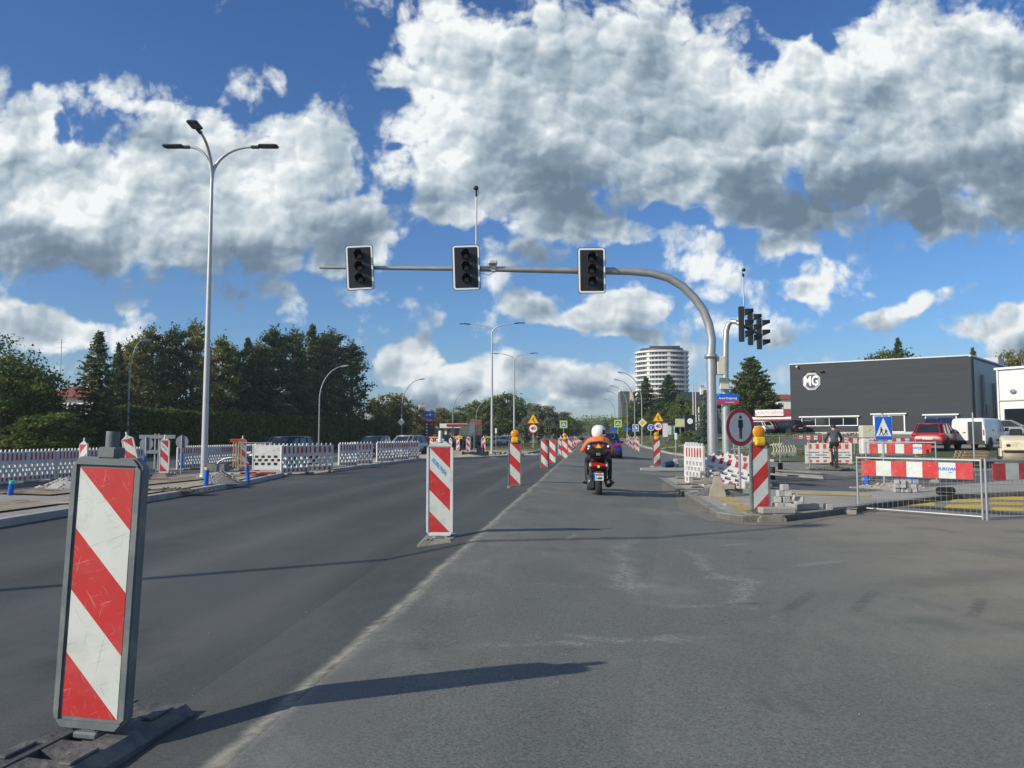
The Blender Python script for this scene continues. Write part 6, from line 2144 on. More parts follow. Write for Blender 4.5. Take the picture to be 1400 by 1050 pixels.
def make_car(pm, L=4.35, W=1.80, H=1.46, kind='hatch', name='car', plate='WB 4917K'):
    root = thing(name)
    d = H - 1.46
    bz = .93 + d * .6
    sub = .28 + d * .4
    if kind == 'sedan':
        st = [(0, .62, .80, .42), (.015, .92, .90, .36), (.03, 1.0 + d, .93, .30), (.17, 1.04 + d, .98, sub), (.3, bz, 1, sub), (.68, bz, 1, sub), (.72, bz, .99, sub), (.93, .80 + d, .93, sub), (.985, .68, .86, .30), (1, .52, .78, .38)]
        gb = (-L * .36, L * .24, W * .44, W * .43); gr = (-L * .19, L * .06, W * .36, W * .36)
    else:
        st = [(0, .62, .82, .42), (.012, .98, .91, .36), (.03, bz + .02, .95, .30), (.1, bz + .01, .99, sub), (.3, bz, 1, sub), (.68, bz, 1, sub), (.73, bz, .99, sub), (.93, .82 + d, .93, sub), (.985, .70, .86, .30), (1, .52, .78, .38)]
        gb = (-L * .475, L * .25, W * .44, W * .43); gr = (-L * .40, L * .07, W * .37, W * .37)
    wr = .33 if H < 1.6 else .36
    body = car_body(root, L, W, pm, st, (-L / 2 + .80, L / 2 - .85), wr=wr)
    greenhouse(root, gb, gr, pm, bz - .03, H - .06, (.33, .66) if kind != 'sedan' else (.45,))
    yb = -L / 2
    q = MB(); q.box((0, yb - .0, .46), (W * .86, .08, .22), b=.03); q.build('rear_bumper', BLK, root)
    for s in (-1, 1):
        q = MB(); q.box((s * W * .38, yb + .035, .86 + d * .5), (W * .17, .10, .16), b=.03); q.build('tail_lamp', LRED, root)
        q = MB(); q.box((s * W * .36, L / 2 - .10, .66), (.34, .20, .13), b=.04); q.build('headlight', mat('lamp_glass', (.6, .62, .64), .1, coat=.6), root)
        q = MB(); q.box((s * (W / 2 + .07), gb[1] - .35, bz + .04), (.18, .13, .13), b=.03); q.build('wing_mirror', pm, root)
    q = MB(); q.box((0, yb - .012, .70), (.52, .012, .115)); p_ = q.build('number_plate', SIGW, root)
    text_obj('lettering', plate, .10, SIGK, p_, T(0, yb - .019, .70))
    q = MB(); q.box((0, L / 2 - .03, .58), (.8, .08, .14), b=.03); q.build('grille', BLKG, root)
    return root


def car_at(o, loc, rz, label, cat='car', group='cars and vans around the works', s=None):
    o['category'] = cat
    return place(o, loc, rz, label, group, s)


navy = paint('navy', (.008, .012, .022)); slate = paint('slate', (.06, .07, .08)); silv = paint('silver', (.42, .43, .44)); blue = paint('blue', (.01, .045, .30)); redp = paint('red', (.26, .008, .012), 0); wht = paint('white', (.70, .70, .68), 0); blk = paint('black', (.01, .01, .012)); yel = paint('yellow', (.65, .55, .05), 0)
car_at(make_car(navy, plate=''), (*G(388, 636, -.14), -.14), 172, 'dark blue car partly hidden behind the plain barricade')
car_at(make_car(slate, L=4.5, H=1.5, plate=''), at(511, 57, 0), 176, 'dark grey car behind the barricades, left of the silver one')
car_at(make_car(silv, L=4.5, H=1.55, plate=''), at(555, 57, 0), 168, 'silver white car behind the last barricades')
car_at(make_car(redp, L=4.2, plate=''), at(574, 84, 0), 120, 'dark red car half hidden behind the small beacons')
car_at(make_car(yel, L=4.4, plate=''), at(668, 110, 0), 130, 'yellow car left of the nearer double armed lamp')
car_at(make_car(silv, L=4.4, plate=''), at(691, 105, 0), 165, 'silver car between the two double armed lamps')
car_at(make_car(slate, L=4.6, H=1.7, plate=''), at(597, 88, 0), 150, 'grey blue car at the petrol station, left one')
car_at(make_car(blk, L=4.3, plate=''), at(634, 104, 0), 110, 'black car at the petrol station under the yellow billboard')
car_at(make_car(wht, L=4.3, plate=''), at(612, 112, 0), 95, 'white car under the petrol station canopy')
car_at(make_car(blk, L=4.3, plate=''), at(648, 108, 0), 150, 'second black car under the billboards')
car_at(make_car(blue, plate='WU 3852J', H=1.5), at(826, 42, .008), 0, 'bright blue car driving ahead of the scooter')
car_at(make_car(redp, L=4.5, W=1.82, H=1.60, kind='hatch', plate='WZ 7713E'), at(1281, 46, .06), -35, 'red sport utility car parked before the showroom')
car_at(make_car(blue, L=4.4, W=1.85, H=1.62, plate=''), at(1296, 62, .05), -60, 'blue car parked behind the red one')
car_at(make_car(silv, L=4.6, kind='sedan', plate=''), at(1378, 63, .03), -100, 'silver car parked right of the van')
car_at(make_car(blk, L=4.3, plate=''), at(1043, 86, .03), 14, 'black car before the red roofed shop, left one')
car_at(make_car(redp, L=4.0, plate=''), at(1057, 88, .03), 8, 'red car before the red roofed shop')
car_at(make_car(navy, L=4.5, H=1.55, plate=''), at(1074, 84, .03), 30, 'dark blue car before the red roofed shop, right one')
car_at(make_car(wht, L=4.3, plate=''), at(1031, 84, .03), 40, 'white car before the red roofed shop, behind the amber lamp')


def make_van():
    root = thing('delivery_van')
    pm = wht
    L, W, H = 4.5, 1.86, 1.86
    gp = wht
    q = MB(); rings = []
    for (y, zt, hw) in ((-L / 2, 1.70, .88), (-L / 2 + .04, 1.82, .93), (-L / 2 + .25, H, .95), (-.2, H, .95), (.45, H - .02, .94)):
        h = W / 2
        half = [(h * .9, .30), (h * .99, .36), (h, .75), (h * .985, 1.15), (h * hw * .99, zt - .18), (h * hw * .93, zt - .04), (h * hw * .8, zt)]
        rings.append([(x, y, z) for x, z in half] + [(-x, y, z) for x, z in reversed(half)])
    q.loft(rings)
    q.build('cargo_body', gp, root)
    q = MB(); rings = []
    for (y, zt, hw) in ((.46, 1.12, 1), (1.0, 1.12, 1), (1.35, 1.10, .98), (2.0, .92, .93), (2.2, .78, .86), (2.25, .55, .80)):
        h = W / 2 * hw
        half = [(h * .9, .30), (h * .99, .36), (h, .7), (h * .985, zt - .10), (h * .93, zt - .03), (h * .78, zt)]
        rings.append([(x, y, z) for x, z in half] + [(-x, y, z) for x, z in reversed(half)])
    q.loft(rings); q.build('bonnet', gp, root)
    greenhouse(root, (.44, 1.55, W * .48, W * .46), (.44, .95, W * .44, W * .43), gp, 1.08, H - .07, (.05,))
    for yy in (-L / 2 + .82, L / 2 - .85):
        for s in (-1, 1):
            a = MB(); a.cyl((s * (W / 2 - .07), yy, .35), .40, .16, 20, axis='x'); a.build('wheel_arch', BLK, root); wheel(root, s * (W / 2 + .012), yy, .33)
    yb = -L / 2
    dk = mat('dark_window_film', (.045, .05, .055), .2)
    q = MB(); q.box((.02 + W * .20, yb - .012, 1.08), (W * .40, .03, 1.12), b=.01); q.build('rear_door', dk, root)
    q = MB(); q.box((-.01 - W * .20, yb - .010, 1.08), (W * .40, .03, 1.12), b=.01); d_ = q.build('rear_door', gp, root)
    q = MB(); q.box((-.18, yb - .035, 1.0), (.14, .03, .05)); q.build('handle', BLK, d_)
    q = MB(); q.box((0, yb, .42), (W * .95, .14, .24), b=.03); q.build('rear_bumper', BLK, root)
    for s in (-1, 1):
        q = MB(); q.box((s * W * .455, yb + .05, 1.0), (.12, .12, .38), b=.03); q.build('tail_lamp', LRED, root)
        q = MB(); q.box((s * (W / 2 + .1), 1.15, 1.2), (.2, .14, .22), b=.03); q.build('wing_mirror', BLK, root)
        q = MB(); q.box((s * W * .38, L / 2 - .08, .82), (.3, .2, .2), b=.04); q.build('headlight', mat('lamp_glass', (.6, .62, .64)), root)
        q = MB(); q.box((s * (W / 2 + .004), .2, .56), (.012, 1.3, .12)); q.build('side_moulding', BLK, root)
        q = MB(); q.box((s * (W / 2 + .0), -.9, 1.14), (.012, .35, .05)); q.build('handle', BLK, root)
    q = MB(); q.box((-.4, yb - .03, .72), (.5, .012, .11)); q.build('number_plate', SIGW, root)
    return root


car_at(make_van(), at(1342, 47, .06), -43, 'white delivery van parked before the right end of the showroom', 'van')


# compactor roller at the right edge
def roller():
    root = thing('road_roller', 'cream road roller with a wide dusty drum at the right edge', 'road roller', loc=at(1390, 33, .03), rz=-22)
    root.scale = (.9, .9, .9)
    cr = mat('machine_cream', (.66, .60, .42), .5, var=.08, dirt=(.40, .34, .24), dscale=2, dth=.55)
    q = MB(); q.m = T(0, 0, .42) @ RY(90)
    q.lathe([(.05, -.62), (.40, -.62), (.42, -.60), (.42, .60), (.40, .62), (.05, .62)], 30); q.build('drum', mat('drum_dusty_steel', (.26, .22, .165), .6, metal=.3, var=.15, scale=2), root)
    q = MB(); rings = []
    for (y, z0, z1, w) in ((-.62, .75, 1.12, .56), (-.55, .70, 1.20, .64), (-.1, .85, 1.34, .66), (.4, .85, 1.42, .66), (.9, .85, 1.42, .64)):
        rings.append([(-w, y, z0), (w, y, z0), (w, y, z1 - .1), (w - .1, y, z1), (-w + .1, y, z1), (-w, y, z1 - .1)])
    q.loft(rings, smooth=False); q.build('hood', cr, root)
    for s in (-1, 1):
        q = MB(); q.box((s * .68, .05, .62), (.09, .9, .38), b=.02); q.build('drum_frame', cr, root)
    for s in (-1, 1):
        q = MB(); q.box((s * .40, -.635, .96), (.16, .05, .12), b=.02); q.build('headlight', BLKG, root)
    q = MB(); q.box((.1, 1.6, .95), (1.25, 1.3, .7), b=.05); q.build('rear_frame', cr, root)
    q = MB(); q.box((.1, 1.45, 1.5), (.5, .45, .5), b=.06); q.build('seat', BLK, root)
    for s in (-1, 1):
        q = MB(); q.m = T(s * .5, 2.0, .45) @ RY(90); q.lathe([(.2, -.16), (.42, -.16), (.45, -.1), (.45, .1), (.42, .16), (.2, .16)], 22); q.build('wheel', TYRE, root)


roller()


# ------------------------------------------------------------------ people
def skin_figure(name, joints, bones, root, mats, pick, sub=2):
    """one continuous surface grown round a skeleton"""
    keys = list(joints)
    me = bpy.data.meshes.new(name + '_skeleton')
    me.from_pydata([joints[k][0] for k in keys], [(keys.index(a), keys.index(b)) for a, b in bones], [])
    tmp = bpy.data.objects.new('tmp_' + name, me); C.objects.link(tmp)
    sk = tmp.modifiers.new('skin', 'SKIN'); sk.use_smooth_shade = True
    ss = tmp.modifiers.new('sub', 'SUBSURF'); ss.levels = sub; ss.render_levels = sub
    lay = me.skin_vertices[0].data
    for i, k in enumerate(keys):
        r = joints[k][1]
        lay[i].radius = r if isinstance(r, tuple) else (r, r)
        lay[i].use_root = (i == 0)
    dg = bpy.context.evaluated_depsgraph_get(); dg.update()
    m2 = bpy.data.meshes.new_from_object(tmp.evaluated_get(dg))
    bpy.data.objects.remove(tmp); bpy.data.meshes.remove(me)
    m2.materials.clear()
    for m_ in mats: m2.materials.append(m_)
    for p in m2.polygons:
        p.material_index = pick(p.center); p.use_smooth = True
    m2.name = name
    o = bpy.data.objects.new(name, m2); C.objects.link(o); o.parent = root
    return o


def fingers(b, wrist, d, side, grip):
    """four curled fingers and a thumb round a bar, added to a bmesh collector"""
    w, g = Vector(wrist), Vector(grip)
    for i in range(4):
        o = Vector(((i - 1.5) * .021 * side, 0, 0))
        ln = (.92, 1.0, .96, .80)[i]
        b.tube([g + o + Vector((0, -.045, .016)), g + o + Vector((0, .0, .028)), g + o + Vector((0, .03 * ln, .008)), g + o + Vector((0, .024 * ln, -.018)), g + o + Vector((0, .0, -.026))], [.0105, .0105, .0100, .009, .007], 6)
    b.tube([g + Vector((-.045 * side, -.04, .0)), g + Vector((-.052 * side, -.01, -.012)), g + Vector((-.045 * side, .018, -.022))], [.012, .011, .008], 6)


def scooter_and_rider():
    x, y = G(818.5, 682)
    root = thing('scooter', 'black scooter with large top case driving away in the lane', 'scooter', loc=(x, y, .008), rz=0)
    # rear wheel
    q = MB(); q.m = T(0, 0, .27) @ RY(90)
    q.lathe([(.17, -.055), (.24, -.07), (.265, -.055), (.275, 0), (.265, .055), (.24, .07), (.17, .055)], 26); q.build('rear_tyre', TYRE, root)
    q = MB(); q.m = T(0, 0, .27) @ RY(90); q.lathe([(.03, -.04), (.17, -.05), (.175, 0), (.17, .05), (.03, .04)], 20); q.build('rear_rim', BLKG, root)
    q = MB(); q.m = T(0, 1.38, .27) @ RY(90)
    q.lathe([(.17, -.05), (.24, -.06), (.27, 0), (.24, .06), (.17, .05)], 24); q.build('front_tyre', TYRE, root)
    # mudguard hanging over the tyre
    q = MB(); q.loft([[(-w, yy, z), (w, yy, z), (w * .9, yy - .02, z + .02), (-w * .9, yy - .02, z + .02)] for w, yy, z in ((.075, -.31, .42), (.085, -.30, .52), (.09, -.24, .62), (.10, -.12, .70), (.10, .02, .72))], smooth=False); q.build('mudguard', BLK, root)
    # tail body
    q = MB(); rings = []
    for (yy, w, z0, z1) in ((-.36, .12, .66, .74), (-.33, .17, .62, .79), (-.22, .20, .58, .81), (0, .21, .50, .80), (.3, .20, .42, .76), (.6, .19, .36, .70)):
        rings.append([(-w * .7, yy, z0), (w * .7, yy, z0), (w, yy, z0 + (z1 - z0) * .4), (w * .95, yy, z1 - .05), (w * .6, yy, z1), (-w * .6, yy, z1), (-w * .95, yy, z1 - .05), (-w, yy, z0 + (z1 - z0) * .4)])
    q.loft(rings); q.build('tail_body', BLKG, root)
    q = MB(); q.loft([[(-w, -.345 + k, z), (w, -.345 + k, z), (w, -.345 + k, z + hh), (-w, -.345 + k, z + hh)] for w, k, z, hh in ((.13, -.035, .69, .05), (.175, 0, .665, .095), (.18, .05, .665, .095))], smooth=False); q.build('tail_lamp', LRED, root)
    for s in (-1, 1):
        q = MB(); q.box((s * .165, -.345, .71), (.05, .05, .07), b=.012); q.build('indicator', mat('indicator_clear', (.55, .5, .45), .15, coat=.5), root)
    q = MB(); q.cyl((.0, -.395, .68), .028, .02, 14, axis='y'); q.build('green_reflector', mat('reflector_green', (.35, .75, .05), .3), root)
    # engine and drive case on the left, silencer on the right
    q = MB(); rings = []
    for (yy, w, z0, z1) in ((-.20, .05, .24, .36), (-.12, .09, .18, .44), (.1, .10, .16, .48), (.45, .08, .22, .44)):
        cx = -.15; rings.append([(cx - w, yy, z0), (cx + w, yy, z0), (cx + w, yy, z1), (cx, yy, z1 + .03), (cx - w, yy, z1)])
    q.loft(rings); q.box((-.14, -.05, .52), (.12, .2, .12), b=.03); q.build('drive_case', mat('engine_grey', (.07, .072, .075), .4, metal=.5), root)
    q = MB(); q.tube([(.20, -.30, .36), (.205, -.27, .355), (.21, .1, .30), (.18, .4, .24)], [.045, .085, .08, .03], 14); q.build('silencer', mat('silencer_black', (.02, .02, .022), .35, metal=.5), root)
    q = MB(); q.cyl((.20, -.305, .36), .03, .02, 12, axis='y'); q.build('silencer_tip', CHR, root)
    for s in (-1, 1):
        q = MB(); q.tube([(s * .12, .0, .36), (s * .15, -.1, .50), (s * .155, -.14, .60)], .018, 8)
        q.tube([(s * .135, -.04, .42), (s * .15, -.1, .50), (s * .153, -.13, .58)], .034, 10); q.build('shock_absorber', mat('shock_grey', (.12, .12, .12), .4, metal=.4), root)
        q = MB(); q.box((s * .265, .42, .31), (.14, .30, .05), b=.02); q.build('footboard', BLK, root)
        q = MB(); q.tube([(s * .24, .0, .33), (s * .33, -.02, .34)], .014, 6); q.build('foot_peg', BLK, root)
    # plate with small red lamp
    q = MB(); q.box((.005, -.345, .47), (.20, .012, .155), b=.004); p_ = q.build('number_plate', SIGW, root)
    q = MB(); q.box((-.082, -.353, .47), (.025, .004, .14)); q.build('country_strip', SIGB, p_)
    text_obj('lettering', 'WZU', .066, SIGK, p_, T(.015, -.354, .507), bold=True); text_obj('lettering', '1888', .066, SIGK, p_, T(.01, -.354, .437), bold=True)
    q = MB(); q.box((0, -.35, .565), (.11, .03, .03), b=.006); q.build('plate_lamp', LRED, root)
    # seat
    q = MB(); rings = []
    for (yy, w, z) in ((-.26, .13, .82), (-.15, .16, .86), (.1, .16, .85), (.25, .15, .80), (.5, .12, .78)):
        rings.append([(-w, yy, z - .08), (w, yy, z - .08), (w, yy, z - .02), (w * .7, yy, z), (-w * .7, yy, z), (-w, yy, z - .02)])
    q.loft(rings); q.build('seat', BLK, root)
    q = MB(); q.tube([(-.16, -.1, .86), (-.17, -.32, .89), (.17, -.32, .89), (.16, -.1, .86)], .016, 8); q.box((0, -.34, .885), (.34, .28, .03), b=.01); q.build('rack', BLK, root)
    # top case
    case = thing('top_case'); case.parent = root
    q = MB(); rings = []
    for (yy, w, z0, z1) in ((-.60, .20, .95, 1.10), (-.57, .255, .92, 1.16), (-.45, .285, .90, 1.20), (-.25, .285, .90, 1.21), (-.14, .24, .92, 1.17), (-.11, .18, .95, 1.12)):
        zm = z0 + (z1 - z0) * .48
        rings.append([(-w * .72, yy, z0), (w * .72, yy, z0), (w * .95, yy, z0 + .05), (w, yy, zm), (w * .93, yy, z1 - .08), (w * .6, yy, z1 - .01), (0, yy, z1 + .01), (-w * .6, yy, z1 - .01), (-w * .93, yy, z1 - .08), (-w, yy, zm), (-w * .95, yy, z0 + .05)])
    q.loft(rings); q.build('shell', BLKG, case)
    for s in (-1, 1):
        q = MB(); q.prism([(s * .10, .985), (s * .245, 1.00), (s * .24, 1.045), (s * .12, 1.03)], -.612, -.545); q.build('reflector', mat('dark_red_reflector', (.13, .008, .012), .2, coat=.5), case)
        q = MB(); q.prism([(s * .02, 1.13), (s * .13, 1.13), (s * .07, 1.065)], -.605, -.56); q.build('sticker_red', mat('sticker_red', (.55, .02, .02), .4), case)
        q = MB(); q.cyl((s * .195, -.575, 1.10), .024, .03, 14, axis='y'); q.build('white_stud', SIGW, case)
    q = MB(); q.prism([(-.06, 1.065), (.06, 1.065), (0, 1.155)], -.615, -.57); q.build('warning_sticker', SIGY, case)
    q = MB(); q.box((0, -.59, .935), (.09, .05, .06), b=.01); q.build('lock', GPL, case)
    # front: fairing, bars, mirrors
    q = MB(); rings = []
    for (z, w, yy) in ((.35, .16, 1.05), (.7, .20, 1.0), (.95, .22, .98), (1.12, .15, .96)):
        rings.append([(-w, yy - .06, z), (w, yy - .06, z), (w * .8, yy + .14, z), (-w * .8, yy + .14, z)])
    q.loft(rings); q.build('front_fairing', BLKG, root)
    q = MB(); q.tube([(-.36, .72, 1.02), (-.20, .80, 1.02), (0, .86, 1.0), (.20, .80, 1.02), (.36, .72, 1.02)], .015, 8); q.build('handlebar', BLK, root)
    for s in (-1, 1):
        q = MB(); q.tube([(s * .25, .80, 1.03), (s * .34, .82, 1.22)], .007, 6); q.ell((s * .37, .82, 1.25), (.065, .015, .04), 12, 6); q.build('mirror', BLK, root)
        q = MB(); q.cyl((s * .34, .73, 1.02), .02, .11, 10, axis='x'); q.build('grip', BLK, root)
    # rider
    pr = thing('person', 'scooter rider in orange jacket and white helmet, seen from behind', 'person', loc=(x, y, .008), rz=0)
    J = {'pelvis': ((0, .10, .90), (.15, .12)), 'waist': ((0, .11, 1.00), (.15, .11)), 'chest': ((0, .15, 1.14), (.185, .125)), 'top': ((0, .17, 1.235), (.13, .09)), 'neck': ((0, .19, 1.29), .062), 'head': ((0.01, .21, 1.40), .095),
         'hipl': ((-.10, .16, .88), .105), 'hipr': ((.10, .16, .88), .105), 'kneel': ((-.24, .52, .80), .068), 'kneer': ((.24, .52, .80), .068), 'ankl': ((-.245, .44, .42), .045), 'ankr': ((.245, .44, .42), .045), 'toel': ((-.25, .60, .37), .038), 'toer': ((.25, .60, .37), .038),
         'shl': ((-.19, .17, 1.205), .075), 'shr': ((.19, .17, 1.205), .075), 'ell': ((-.335, .30, 1.00), .056), 'elr': ((.32, .32, 1.00), .056), 'wrl': ((-.35, .58, 1.02), .036), 'wrr': ((.35, .58, 1.02), .036), 'hal': ((-.345, .665, 1.035), (.042, .022)), 'har': ((.345, .665, 1.035), (.042, .022))}
    Bn = [('pelvis', 'waist'), ('waist', 'chest'), ('chest', 'top'), ('top', 'neck'), ('neck', 'head'), ('pelvis', 'hipl'), ('pelvis', 'hipr'), ('hipl', 'kneel'), ('hipr', 'kneer'), ('kneel', 'ankl'), ('kneer', 'ankr'), ('ankl', 'toel'), ('ankr', 'toer'), ('top', 'shl'), ('top', 'shr'), ('shl', 'ell'), ('shr', 'elr'), ('ell', 'wrl'), ('elr', 'wrr'), ('wrl', 'hal'), ('wrr', 'har')]
    ORG = mat('rider_orange', (.78, .16, .02), .6, var=.10, scale=10, bump=.5, bscale=18); TRO = mat('rider_trousers', (.015, .017, .022), .7, var=.2, bump=.4, bscale=15); GLV = mat('rider_gloves', (.02, .02, .02), .7); BOO = mat('rider_boots', (.02, .018, .016), .5)
    def pick(c):
        if c.z > 1.31: return 3
        if c.y > .62 and c.z > .9: return 2
        if c.z > .895 and not (c.y > .25 and c.z < .93): return 0
        if c.z < .44: return 4
        return 1
    bd = skin_figure('body', J, Bn, pr, [ORG, TRO, GLV, SKIN, BOO], pick)
    q = MB()
    for s in (-1, 1): fingers(q, (s * .35, .6, 1.02), None, s, (s * .345, .715, 1.03))
    q.build('gloved_fingers', GLV, pr)
    # helmet with visor turned a little to the right
    hm = thing('helmet'); hm.parent = pr; hm.location = (.012, .21, 1.395); hm.rotation_euler = (R(4), R(5), R(-72))
    q = MB(); prof = [(.001, .150), (.05, .146), (.09, .125), (.122, .085), (.137, .035), (.138, -.02), (.130, -.07), (.112, -.105), (.095, -.115)]
    q.lathe(prof, 28, m=Matrix.Diagonal((1.0, 1.12, 1.0, 1))); q.build('shell', mat('helmet_white', (.80, .80, .77), .25, coat=.6, var=.03), hm)
    q = MB(); rings = []
    for zz in (-.045, .0, .045):
        rings.append([(.142 * math.sin(R(a)) , .160 * math.cos(R(a)), zz) for a in range(-75, 76, 10)])
    vs = [p for r_ in rings for p in r_]; n = len(rings[0])
    q.add(vs, [(i * n + j, i * n + j + 1, (i + 1) * n + j + 1, (i + 1) * n + j) for i in range(2) for j in range(n - 1)], smooth=True)
    q.build('visor', BLKG, hm)
    q = MB(); q.box((0, .12, .12), (.05, .06, .012), b=.004); q.build('vent', BLK, hm)
    # jacket details: back yoke seam, collar, hem tail showing under the case
    q = MB(); q.tube([(.075 * math.cos(R(a)), .185 + .07 * math.sin(R(a)), 1.285) for a in range(0, 361, 20)], .018, 8); q.build('collar', ORG, pr)
    for s in (-1, 1):
        q = MB(); q.ell((s * .13, .0, .90), (.075, .05, .035), 12, 8); q.build('jacket_hem', ORG, pr)


scooter_and_rider()


def cyclist():
    x, y = G(1143.5, 641, .1)
    rzz = -8
    root = thing('bicycle', 'dark bicycle ridden away on the side path, red rear lamp', 'bicycle', loc=(x, y, .1), rz=rzz)
    q = MB(); q.m = T(0, 0, .34) @ RY(90)
    for (yy, nm) in ((0, 'rear_wheel'), (1.02, 'front_wheel')):
        q = MB(); q.m = T(0, yy, .34) @ RY(90); q.lathe([(.31, -.018), (.335, -.02), (.345, 0), (.335, .02), (.31, .018)], 30)
        w = q.build(nm, TYRE, root)
        q = MB(); q.m = T(0, yy, .34) @ RY(90); q.lathe([(.01, -.03), (.03, -.03), (.03, .03), (.01, .03)], 10)
        for i in range(12): q.tube([(0, 0, 0), (.31 * math.cos(R(30 * i)), .31 * math.sin(R(30 * i)), 0)], .003, 4)
        q.build('spokes', GALV, w)
    q = MB()
    for a, b in (((0, 0, .34), (0, .43, .30)), ((0, .43, .30), (0, .30, .80)), ((0, 0, .34), (0, .33, .70)), ((0, .33, .74), (0, .86, .80)), ((0, .43, .30), (0, .88, .72)), ((0, .85, .86), (0, 1.02, .34))): q.tube([a, b], .018, 8)
    q.build('frame', BLKG, root)
    q = MB(); q.box((0, .26, .86), (.14, .25, .06), b=.02); q.build('saddle', BLK, root)
    q = MB(); q.tube([(-.29, .74, .98), (-.1, .84, .96), (.1, .84, .96), (.29, .74, .98)], .013, 8); q.build('handlebar', BLK, root)
    q = MB(); q.ell((0, .02, .78), (.03, .02, .03), 10, 6); q.build('rear_lamp', LRED, root)
    q = MB(); q.box((0, -.02, .60), (.05, .35, .012)); q.build('mudguard', BLK, root)
    for s, dz in ((-1, -.15), (1, .15)):
        q = MB(); q.tube([(0, .43, .30), (s * .07, .43, .30), (s * .07, .43 + .05, .30 + dz)], .012, 6); q.box((s * .13, .48, .30 + dz), (.10, .08, .02)); q.build('pedal', BLK, root)
    pr = thing('person', 'cyclist in dark grey jacket and shorts, seen from behind', 'person', loc=(x, y, .1), rz=rzz)
    J = {'pelvis': ((0, .24, .97), (.14, .12)), 'waist': ((0, .27, 1.08), (.135, .105)), 'chest': ((0, .34, 1.27), (.175, .115)), 'top': ((0, .39, 1.39), (.13, .08)), 'neck': ((0, .42, 1.45), .052), 'head0': ((0, .46, 1.53), .075), 'head': ((0, .47, 1.60), .078),
         'hipl': ((-.09, .28, .94), .095), 'hipr': ((.09, .28, .94), .095), 'kneel': ((-.12, .60, .66), .058), 'kneer': ((.12, .66, .82), .058), 'ankl': ((-.12, .42, .24), .038), 'ankr': ((.12, .44, .54), .038), 'toel': ((-.12, .57, .17), .034), 'toer': ((.12, .58, .47), .034),
         'shl': ((-.19, .38, 1.35), .066), 'shr': ((.19, .38, 1.35), .066), 'ell': ((-.27, .48, 1.12), .048), 'elr': ((.28, .48, 1.12), .048), 'wrl': ((-.28, .67, 1.02), .032), 'wrr': ((.28, .67, 1.02), .032), 'hal': ((-.28, .725, 1.005), (.036, .02)), 'har': ((.28, .725, 1.005), (.036, .02))}
    Bn = [('pelvis', 'waist'), ('waist', 'chest'), ('chest', 'top'), ('top', 'neck'), ('neck', 'head0'), ('head0', 'head'), ('pelvis', 'hipl'), ('pelvis', 'hipr'), ('hipl', 'kneel'), ('hipr', 'kneer'), ('kneel', 'ankl'), ('kneer', 'ankr'), ('ankl', 'toel'), ('ankr', 'toer'), ('top', 'shl'), ('top', 'shr'), ('shl', 'ell'), ('shr', 'elr'), ('ell', 'wrl'), ('elr', 'wrr'), ('wrl', 'hal'), ('wrr', 'har')]
    JK = mat('cyclist_jacket', (.05, .058, .07), .75, var=.12, bump=.5, bscale=16); SH = mat('cyclist_shorts', (.012, .013, .016), .8); SHO = mat('cyclist_shoes', (.03, .03, .032), .6)
    def pick(c):
        if c.z > 1.45: return 2
        if c.y > .70 and .9 < c.z < 1.1: return 2
        if c.z > .99: return 0
        if abs(c.x) > .06 and ((c.x < 0 and c.z < .24) or (c.x > 0 and c.z < .53)): return 3
        if (c.x < 0 and c.z < .76) or (c.x > 0 and c.z < .84 and (c.y > .55 or c.z < .78)): return 2
        return 1
    skin_figure('body', J, Bn, pr, [JK, SH, SKIN, SHO], pick)
    q = MB()
    for s in (-1, 1): fingers(q, (0, 0, 0), None, s, (s * .275, .755, .985))
    q.build('fingers', SKIN, pr)
    hm = MB(); hm.lathe([(.001, .105), (.05, .10), (.085, .07), (.10, .03), (.102, -.01), (.09, -.035)], 20, m=T(0, .465, 1.585) @ Matrix.Diagonal((.95, 1.15, 1, 1)))
    for s in (-.04, 0, .04): hm.box((s, .465, 1.69 - abs(s) * .3), (.012, .14, .012))
    hm.build('cap', BLK, pr)
    q = MB()
    for s in (-1, 1): q.ell((s * .083, .46, 1.535), (.015, .022, .03), 8, 6)
    q.build('ears', SKIN, pr)


cyclist()

# ------------------------------------------------------------------ loose things of the works
def mound(name, px, py, w, d, h, mt, label, cat, seed=1, stones=0, z=None, stone_mt=None, ssz=(.04, .1)):
    x, y, zz = gz(px, py, .1)
    if z is not None: zz = z; x, y = G(px, py, z)
    rs = random.Random(seed)
    root = thing(name, label, cat, loc=(x, y, zz - .01), rz=rs.uniform(-20, 20))
    q = MB(); n, k = 36, 10
    ph = [rs.uniform(0, 6.28) for _ in range(8)]
    rings = []
    for i in range(k + 1):
        t = i / k
        ring = []
        for j in range(n):
            a = 2 * math.pi * j / n
            wob = 1 + .13 * math.sin(2 * a + ph[0]) + .08 * math.sin(3 * a + ph[1] + t * 3) + .05 * math.sin(7 * a + ph[2] + 4 * t) + rs.uniform(-.03, .03)
            r = (1 - t) * wob
            zv = h * (1 - (1 - t) ** 1.5) if t < 1 else h
            zv = h * (1 - (1 - t)) ** 1.15 * (1 + rs.uniform(-.05, .05) * (t > 0))
            ring.append((w / 2 * r * math.cos(a), d / 2 * r * math.sin(a), max(0, zv)))
        rings.append(ring)
    q.loft(rings, caps=False); q.build('heap', mt, root)
    if stones:
        q = MB()
        for i in range(stones):
            a = rs.uniform(0, 6.28); r = math.sqrt(rs.random()) * .95
            zv = h * (1 - r) ** 1.15
            s = rs.uniform(*ssz)
            q.box((w / 2 * r * math.cos(a), d / 2 * r * math.sin(a), zv + s * .2), (s, s * rs.uniform(.6, 1), s * .7), m=None, b=s * .25)
        o = q.build('stones', stone_mt or mt, root); o['kind'] = 'stuff'
    return root


